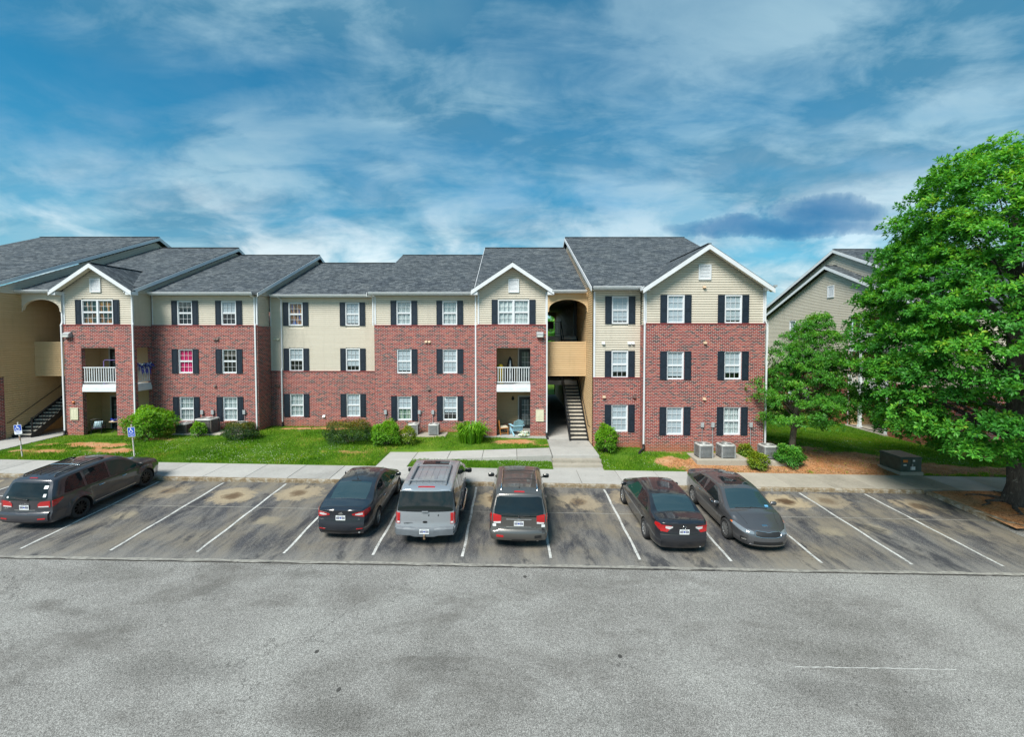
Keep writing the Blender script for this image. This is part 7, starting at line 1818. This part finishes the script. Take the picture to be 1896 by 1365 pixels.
def tree(name, label, base, trunk_r, env, nclump, cr, nspray, k, leaf, mat, bark, trunk_top, seed, lean=(0, 0), offset=(0, 0), squash=.6, inner=.55, group=None, flare=1.0):
    """env: [(z, r)] crown radius over ground; clumps of leaf sprays sit in the shell of that envelope"""
    rng = np.random.default_rng(seed); t = thing(name, label, 'tree', base, group=group)
    zs = np.array([e[0] for e in env]); rs = np.array([e[1] for e in env])
    # clump centres, more in the outer shell, kept apart
    C = []; tries = 0
    while len(C) < nclump and tries < nclump * 60:
        tries += 1
        z = rng.uniform(zs[0], zs[-1]); r0 = np.interp(z, zs, rs)
        if rng.random() > (r0 / rs.max()) ** 1.0 + .12: continue
        a = rng.uniform(0, 2 * math.pi); q = (inner + (1 - inner) * rng.random() ** .5) * (1 + .10 * math.sin(3 * a + seed) + .07 * math.sin(5 * a + z * 1.3))
        p = np.array([offset[0] * (z / zs[-1]) + r0 * q * math.cos(a), offset[1] * (z / zs[-1]) + r0 * q * math.sin(a), z])
        if all(((p - c) ** 2).sum() > (cr * .62) ** 2 for c in C[-260:]): C.append(p)
    C = np.array(C); n = len(C)
    rad = cr * rng.uniform(.65, 1.25, n)
    i = np.repeat(np.arange(n), nspray)
    v = rng.normal(size=(n * nspray, 3)); v /= np.linalg.norm(v, axis=1, keepdims=True); v[:, 2] = np.where(v[:, 2] < -.25, -v[:, 2] * .6, v[:, 2])
    ax = np.array([offset[0] * .5, offset[1] * .5, 0]); out = C[i] - ax; out[:, 2] *= .25; out /= np.linalg.norm(out, axis=1, keepdims=True)
    S = C[i] + v * rad[i][:, None] * np.array([1, 1, squash]) * rng.uniform(.55, 1.05, (n * nspray, 1)) ; O = v * .8 + out * .6 + np.array([0, 0, .25])
    P, D, N, sz, j = sprays(rng, S, O, k, leaf)
    tone = rng.uniform(-.18, .18, n)[i][j] + .45 + .22 * v[j][:, 2] + rng.normal(size=len(P)) * .13 + .10 * (C[i][j][:, 2] - zs.mean()) / (zs[-1] - zs[0])  # random tone, lighter on the upper side of clumps and higher in the crown
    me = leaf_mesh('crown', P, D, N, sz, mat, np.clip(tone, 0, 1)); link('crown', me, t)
    # trunk with root flare
    mb = MB(); H = trunk_top; pts = []; rr = []
    for q in np.linspace(0, 1, 12):
        z = -.3 + q * (H + .3); pts.append((lean[0] * q + .06 * math.sin(q * 5 + seed), lean[1] * q + .05 * math.cos(q * 4), z)); f = max(0, 1 - max(z, 0) / (trunk_r * 2.2)); rr.append(trunk_r * (1 - .80 * q) * (1 + flare * .7 * f * f))
    mb.tube(pts, rr, 18); mb.build('trunk', bark, t, smooth=True)
    # limbs from trunk to a share of the clumps
    lim = MB(); sel = rng.permutation(n)[:min(n, 70)]
    for c in C[sel]:
        z0 = min(max(c[2] * .72 - .3, zs[0] * .8), H * .96); q = (z0 + .3) / (H + .3); p0 = Vector((lean[0] * q, lean[1] * q, z0)); p1 = p0.lerp(Vector(c), .9); m = p0.lerp(p1, .5) + Vector((0, 0, .12 * (p1 - p0).length)); r0 = trunk_r * (1 - .8 * q) * .24
        lim.tube([p0, p0.lerp(m, .55), m, m.lerp(p1, .6), p1], [r0, r0 * .8, r0 * .55, r0 * .35, r0 * .12], 6, cap=False)
    lo = lim.build('limbs', bark, t, smooth=True)
    return t
ob = (20.45, 18.05, lot(20.45, 18.05) + .12)
tree('oak_tree', 'tall full oak with bright green leaves beside the parking lot', ob, .44, [(2.2, 2.8), (2.6, 4.4), (3.4, 5.0), (4.8, 5.15), (6.4, 5.0), (8.2, 4.65), (9.8, 4.1), (11.4, 3.4), (12.6, 2.8), (13.4, 2.0), (13.9, 1.1)],
     860, .68, 30, 11, .15, OAK, BARK, 12.5, 21, inner=.50, squash=.80, offset=(-1.2, 0), lean=(-.9, 0))
yb = (14.72, 23.75, float(terrain(14.72, 23.75)))
tree('young_tree', 'smaller tree with dark glossy leaves at the corner of the brick gable', yb, .17, [(1.65, 1.3), (2.0, 2.4), (2.7, 2.45), (3.6, 2.2), (4.8, 1.8), (5.9, 1.3), (6.6, .85), (7.2, .3)], 290, .46, 30, 9, .105, DGR, BARK2, 6.4, 5, lean=(.25, 0), offset=(1.1, 0), inner=.25, squash=.88)
# trees beyond the buildings, seen through the gap and the stairwell
for i, (x, y, h, lab) in enumerate([(26.5, 62, 14.2, 'dark conifer showing behind the gap between the two buildings'), (4.6, 62, 9.5, 'green tree seen through the open stairwell'), (-29.5, 63, 9, 'green tree beyond the left stairwell'), (7.5, 70, 11, 'tree far behind the stairwell with the blue chair porch')]):
    tree('conifer_tree' if i == 0 else 'background_tree', lab, (x, y, -.4), .22, [(1.2, 1.5), (3, 3.2), (h * .55, 2.9), (h * .8, 1.7), (h, .3)], 130, .9, 14, 6, .32, PINE if i == 0 else OAK, BARK2, h * .85, 40 + i, inner=.4)

def bush(name, label, x, y, rx, ry, rz, n, leaf, mat, seed, k=5, shape=2.0, tips=0, cat='shrub', bot=.0, lump=.16):
    rng = np.random.default_rng(seed); z0 = float(terrain(x, y)); t = thing(name, label, cat, (x, y, z0))
    v = rng.normal(size=(n, 3)); v /= np.linalg.norm(v, axis=1, keepdims=True); v[:, 2] = np.where(v[:, 2] < -.55, -v[:, 2], v[:, 2])
    q = 1 / (np.abs(v) ** shape).sum(1) ** (1 / shape)
    lum = 1 + lump * np.sin(v[:, 0] * 5 + seed) * np.sin(v[:, 1] * 4 + 1) + lump * .7 * np.sin(v[:, 2] * 6 + v[:, 0] * 4 + seed)
    rr = q * lum * rng.uniform(.70, 1.03, n); S = v * rr[:, None] * np.array([rx, ry, rz]) + np.array([0, 0, rz * .92]); S[:, 2] = np.maximum(S[:, 2], .03)
    P, D, N, sz, j = sprays(rng, S, v + np.array([0, 0, .3]), k, leaf)
    tone = np.clip(.40 + .25 * v[j][:, 2] + rng.normal(size=len(P)) * .17 + tips * np.clip(v[j][:, 2] - .3, 0, 1) * rng.random(len(P)), 0, 1)  # random tone, lighter towards the top of the bush
    link('foliage', leaf_mesh('foliage', P, D, N, sz, mat, tone), t)
    st = MB()
    for a in range(9):
        an = a * .7 + seed; st.tube([(.04 * math.cos(an), .04 * math.sin(an), -.1), (rx * .45 * math.cos(an), ry * .45 * math.sin(an), rz * .8), (rx * .7 * math.cos(an), ry * .7 * math.sin(an), rz * 1.3)], [.018, .012, .005], 5, cap=False)
    st.build('stems', BARK2, t, smooth=True); return t
bush('rounded_bush', 'big bright green bush against the left tower', -20.55, 25.75, 1.20, 1.0, .86, 2200, .10, BRT, 3, 6)
bush('small_shrub', 'thin upright shrub in front of the large brown condenser', -18.1, 26.2, .36, .3, .42, 260, .10, BRT, 4, 5)
bush('trimmed_shrub', 'dark trimmed shrub with reddish flecks near the white downspout', -15.4, 25.75, .90, .62, .47, 2000, .055, BOX, 5, 6, 3.0, .5)
bush('boxwood_shrub', 'wide dark boxwood with yellow top, the widest of the shrubs on the lawn', -9.0, 25.2, 1.25, .75, .60, 3000, .055, BOX, 6, 6, 3.2, .9)
bush('light_bush', 'light green bush right of the dark boxwood', -6.85, 24.75, .74, .62, .66, 1300, .085, BRT, 7, 6)
bush('yellow_shrub', 'small yellow-green shrub in front of a condenser', -5.75, 24.95, .42, .4, .48, 450, .085, YEL, 8, 5)
bush('round_bush', 'round bright bush beside the entrance steps', 4.92, 23.75, .55, .5, .70, 1200, .085, BRT, 9, 6)
bush('low_shrub', 'low bright shrub between the condenser pads', 11.95, 21.95, .42, .34, .40, 420, .10, YEL, 10, 5)
bush('young_shrub', 'loose green shrub at the foot of the young tree', 13.75, 22.35, .62, .45, .50, 1100, .10, DGR, 11, 5, lump=.3)
bush('low_shrub', 'sprig of pale green leaves by the wall left of the last condenser', 12.15, 23.55, .3, .25, .26, 160, .10, YEL, 12, 5)
# tall arching daylily clump
rng = np.random.default_rng(77); px, py = -2.25, 25.45; pz = float(terrain(px, py)); t = thing('daylily_clump', 'arching clump of long bright leaves in front of the brick tower', 'plant', (px, py, pz))
mb = MB()
for k in range(430):
    a = rng.uniform(0, 6.28); r0 = rng.uniform(0, .55) ; h = rng.uniform(.55, 1.15); ln = rng.uniform(.25, .65); w = rng.uniform(.018, .034)
    b0 = Vector((r0 * math.cos(a) * 1.25, r0 * math.sin(a), 0)); d = Vector((math.cos(a + rng.normal() * .5), math.sin(a + rng.normal() * .5), 0)); s = Vector((-d.y, d.x, 0)) * w
    p1 = b0 + d * ln * .3 + Vector((0, 0, h * .7)); p2 = b0 + d * ln * .7 + Vector((0, 0, h)); p3 = b0 + d * ln * 1.2 + Vector((0, 0, h * .82))
    rows = [[b0 - s * .7, b0 + s * .7], [p1 - s, p1 + s], [p2 - s * .8, p2 + s * .8], [p3 - s * .1, p3 + s * .1]]; mb.grid(rows)
o = mb.build('leaves', BRT, t); o.data.attributes.new('leaf_tone', 'FLOAT', 'FACE').data.foreach_set('value', np.repeat(np.clip(rng.normal(.5, .2, 430), 0, 1), 3).astype(np.float32))

# ------------------------------------------------------------------ grass blades, clover, leaf litter
def in_rect(x, y, a): return (x > a[0]) & (x < a[1]) & (y > a[2]) & (y < a[3])
BLOCK = [(-28.4, -26.0, 21, 46), (-6.55, 4.45, 22.58, 24.2), (-6.55, -4.95, 21.4, 24.2), (1.94, 4.44, 21.4, 46), (9.1, 11.8, 22.3, 23.8), (12.4, 13.65, 22.3, 23.75), (-20, -17.05, 26.5, 28), (-16.8, -15.9, 26.65, 28), (-6.65, -3.85, 26.45, 28), (18.45, 19.65, 21.5, 23)]
SOLID = [(-26.1, -21.95, 26.3, 60), (-22, -15.5, 27.85, 60), (-15.6, -8.4, 29.3, 60), (-8.5, -2, 27.85, 60), (-2.1, 2.1, 26.3, 60), (4.4, 7, 24.65, 60), (6.9, 13.3, 23.85, 60), (25.0, 60, 25, 60)]
def scatter(n, x0, x1, y0, y1, rng):
    x = rng.uniform(x0, x1, n); y = y0 + (y1 - y0) * rng.random(n) ** 1.25
    ok = np.ones(n, bool)
    for b_ in BLOCK + SOLID: ok &= ~in_rect(x, y, b_)
    return x[ok], y[ok]
GRS = mat_leaf('grass_blade', [(0, (.045, .13, .008)), (.45, (.11, .27, .012)), (.8, (.20, .36, .016)), (1, (.44, .38, .10))], .35, .5)
rng = np.random.default_rng(99)
gx, gy = scatter(330000, -30, 26, 21.56, 37, rng)
dd = dirt(gx, gy); keep = rng.random(len(gx)) > np.clip((dd - .28) * 3.6, 0, .985); gx, gy, dd = gx[keep], gy[keep], dd[keep]
gz = terrain(gx, gy) + (noise2(gx, gy, .7, 9) - .5) * .05 * np.clip((gy - 21.6) * 2, 0, 1)
n = len(gx); P = np.stack([gx, gy, gz - .01], 1); a = rng.uniform(0, 6.28, n); D = np.stack([np.cos(a) * .55, np.sin(a) * .55, np.ones(n)], 1); D[:, :2] *= rng.uniform(.2, 1.5, (n, 1))
hh = (.055 + .06 * rng.random(n)) * (.7 + .8 * noise2(gx, gy, 1.1, 13)); N = np.stack([-np.sin(a), np.cos(a), np.zeros(n)], 1) + rng.normal(size=(n, 3)) * .2
tone = np.clip(.50 + (noise2(gx, gy, 1.6, 14) - .5) * .65 + (noise2(gx, gy, .35, 15) - .5) * .3 + rng.normal(size=n) * .14 + np.clip(dd - .15, 0, 1) * .7, 0, 1)
g = link('grass', leaf_mesh('grass', P, D, N, hh, GRS, tone, .22, .1)); g['kind'] = 'stuff'; g['label'] = 'short green lawn grass with worn edges around the building'; g['category'] = 'grass'
cx, cy = scatter(9000, -22, 24, 21.6, 28, rng); m_ = (noise2(cx, cy, 1.4, 17) > .52) & (dirt(cx, cy) < .35); cx, cy = cx[m_], cy[m_]
n = len(cx); P = np.stack([cx, cy, terrain(cx, cy) + .055], 1); a = rng.uniform(0, 6.28, n)
cl = link('clover_flowers', leaf_mesh('clover_flowers', P, np.stack([np.cos(a), np.sin(a), .3 * np.ones(n)], 1), np.tile([0, 0, 1.], (n, 1)), np.full(n, .035), simple('clover_white', (.62, .64, .52), .8), np.zeros(n), .9, .1)); cl['kind'] = 'stuff'; cl['label'] = 'tiny white clover flowers dotted over the lawn'; cl['category'] = 'flowers'
# litter: dry leaves and pine straw on the bare clay
lx_, ly_ = scatter(26000, 7, 27, 21.55, 27, rng); m_ = dirt(lx_, ly_) > .45; lx_, ly_ = lx_[m_], ly_[m_]; n = len(lx_); a = rng.uniform(0, 6.28, n)
LIT = mat_leaf('dry_leaf', [(0, (.10, .05, .02)), (.5, (.28, .15, .07)), (1, (.50, .34, .20))], .05, .8)
li = link('leaf_litter', leaf_mesh('leaf_litter', np.stack([lx_, ly_, terrain(lx_, ly_) + .01], 1), np.stack([np.cos(a), np.sin(a), rng.uniform(0, .25, n)], 1), np.tile([0, 0, 1.], (n, 1)) + rng.normal(size=(n, 3)) * .2, rng.uniform(.04, .10, n), LIT, rng.random(n), .3, .1)); li['kind'] = 'stuff'; li['label'] = 'dry leaf litter on the orange clay'; li['category'] = 'leaf litter'
ix, iy = rng.uniform(18.2, 25.5, 5000), rng.uniform(16.2, 19.4, 5000); a = rng.uniform(0, 6.28, 5000); iz = lot(ix, iy) + .10 + .10 * np.exp(-((ix - 20.3) ** 2 + (iy - 18) ** 2) / 2.5) + .02
l2 = link('leaf_litter', leaf_mesh('leaf_litter', np.stack([ix, iy, iz], 1), np.stack([np.cos(a), np.sin(a), rng.uniform(0, .2, 5000)], 1), np.tile([0, 0, 1.], (5000, 1)) + rng.normal(size=(5000, 3)) * .2, rng.uniform(.04, .10, 5000), LIT, rng.random(5000) * .7, .3, .1)); l2['kind'] = 'stuff'; l2['label'] = 'brown leaf litter under the oak'; l2['category'] = 'leaf litter'
# surface roots of the oak
mb = MB(); rng = np.random.default_rng(6)
rt = [o for o in bpy.data.objects if o.name == 'oak_tree'][0]
for k in range(9):
    a = k * .7 + rng.random() * .4; pts = []; rr = []
    for q in np.linspace(0, 1, 7):
        d = .35 + q * rng.uniform(1.2, 1.7); an = a + .25 * math.sin(q * 4 + k); xx, yy = ob[0] + d * math.cos(an), ob[1] + d * math.sin(an); h = .09 + .10 * math.exp(-((xx - 20.3) ** 2 + (yy - 18) ** 2) / 2.5)
        pts.append((xx - ob[0], yy - ob[1], lot(xx, yy) + h - ob[2] + .05 * (1 - q))); rr.append(.10 * (1 - q) + .015)
    mb.tube(pts, rr, 8)
mb.build('surface_roots', BARK, rt, smooth=True)

# lettering becomes plain meshes
dg = bpy.context.evaluated_depsgraph_get()
for o in [o for o in bpy.data.objects if o.type == 'FONT']:
    me = bpy.data.meshes.new_from_object(o.evaluated_get(dg)); p = o.parent; n = o.name.split('.')[0]; l, r_ = o.location.copy(), o.rotation_euler.copy(); bpy.data.objects.remove(o); link(n, me, p, l, r_)
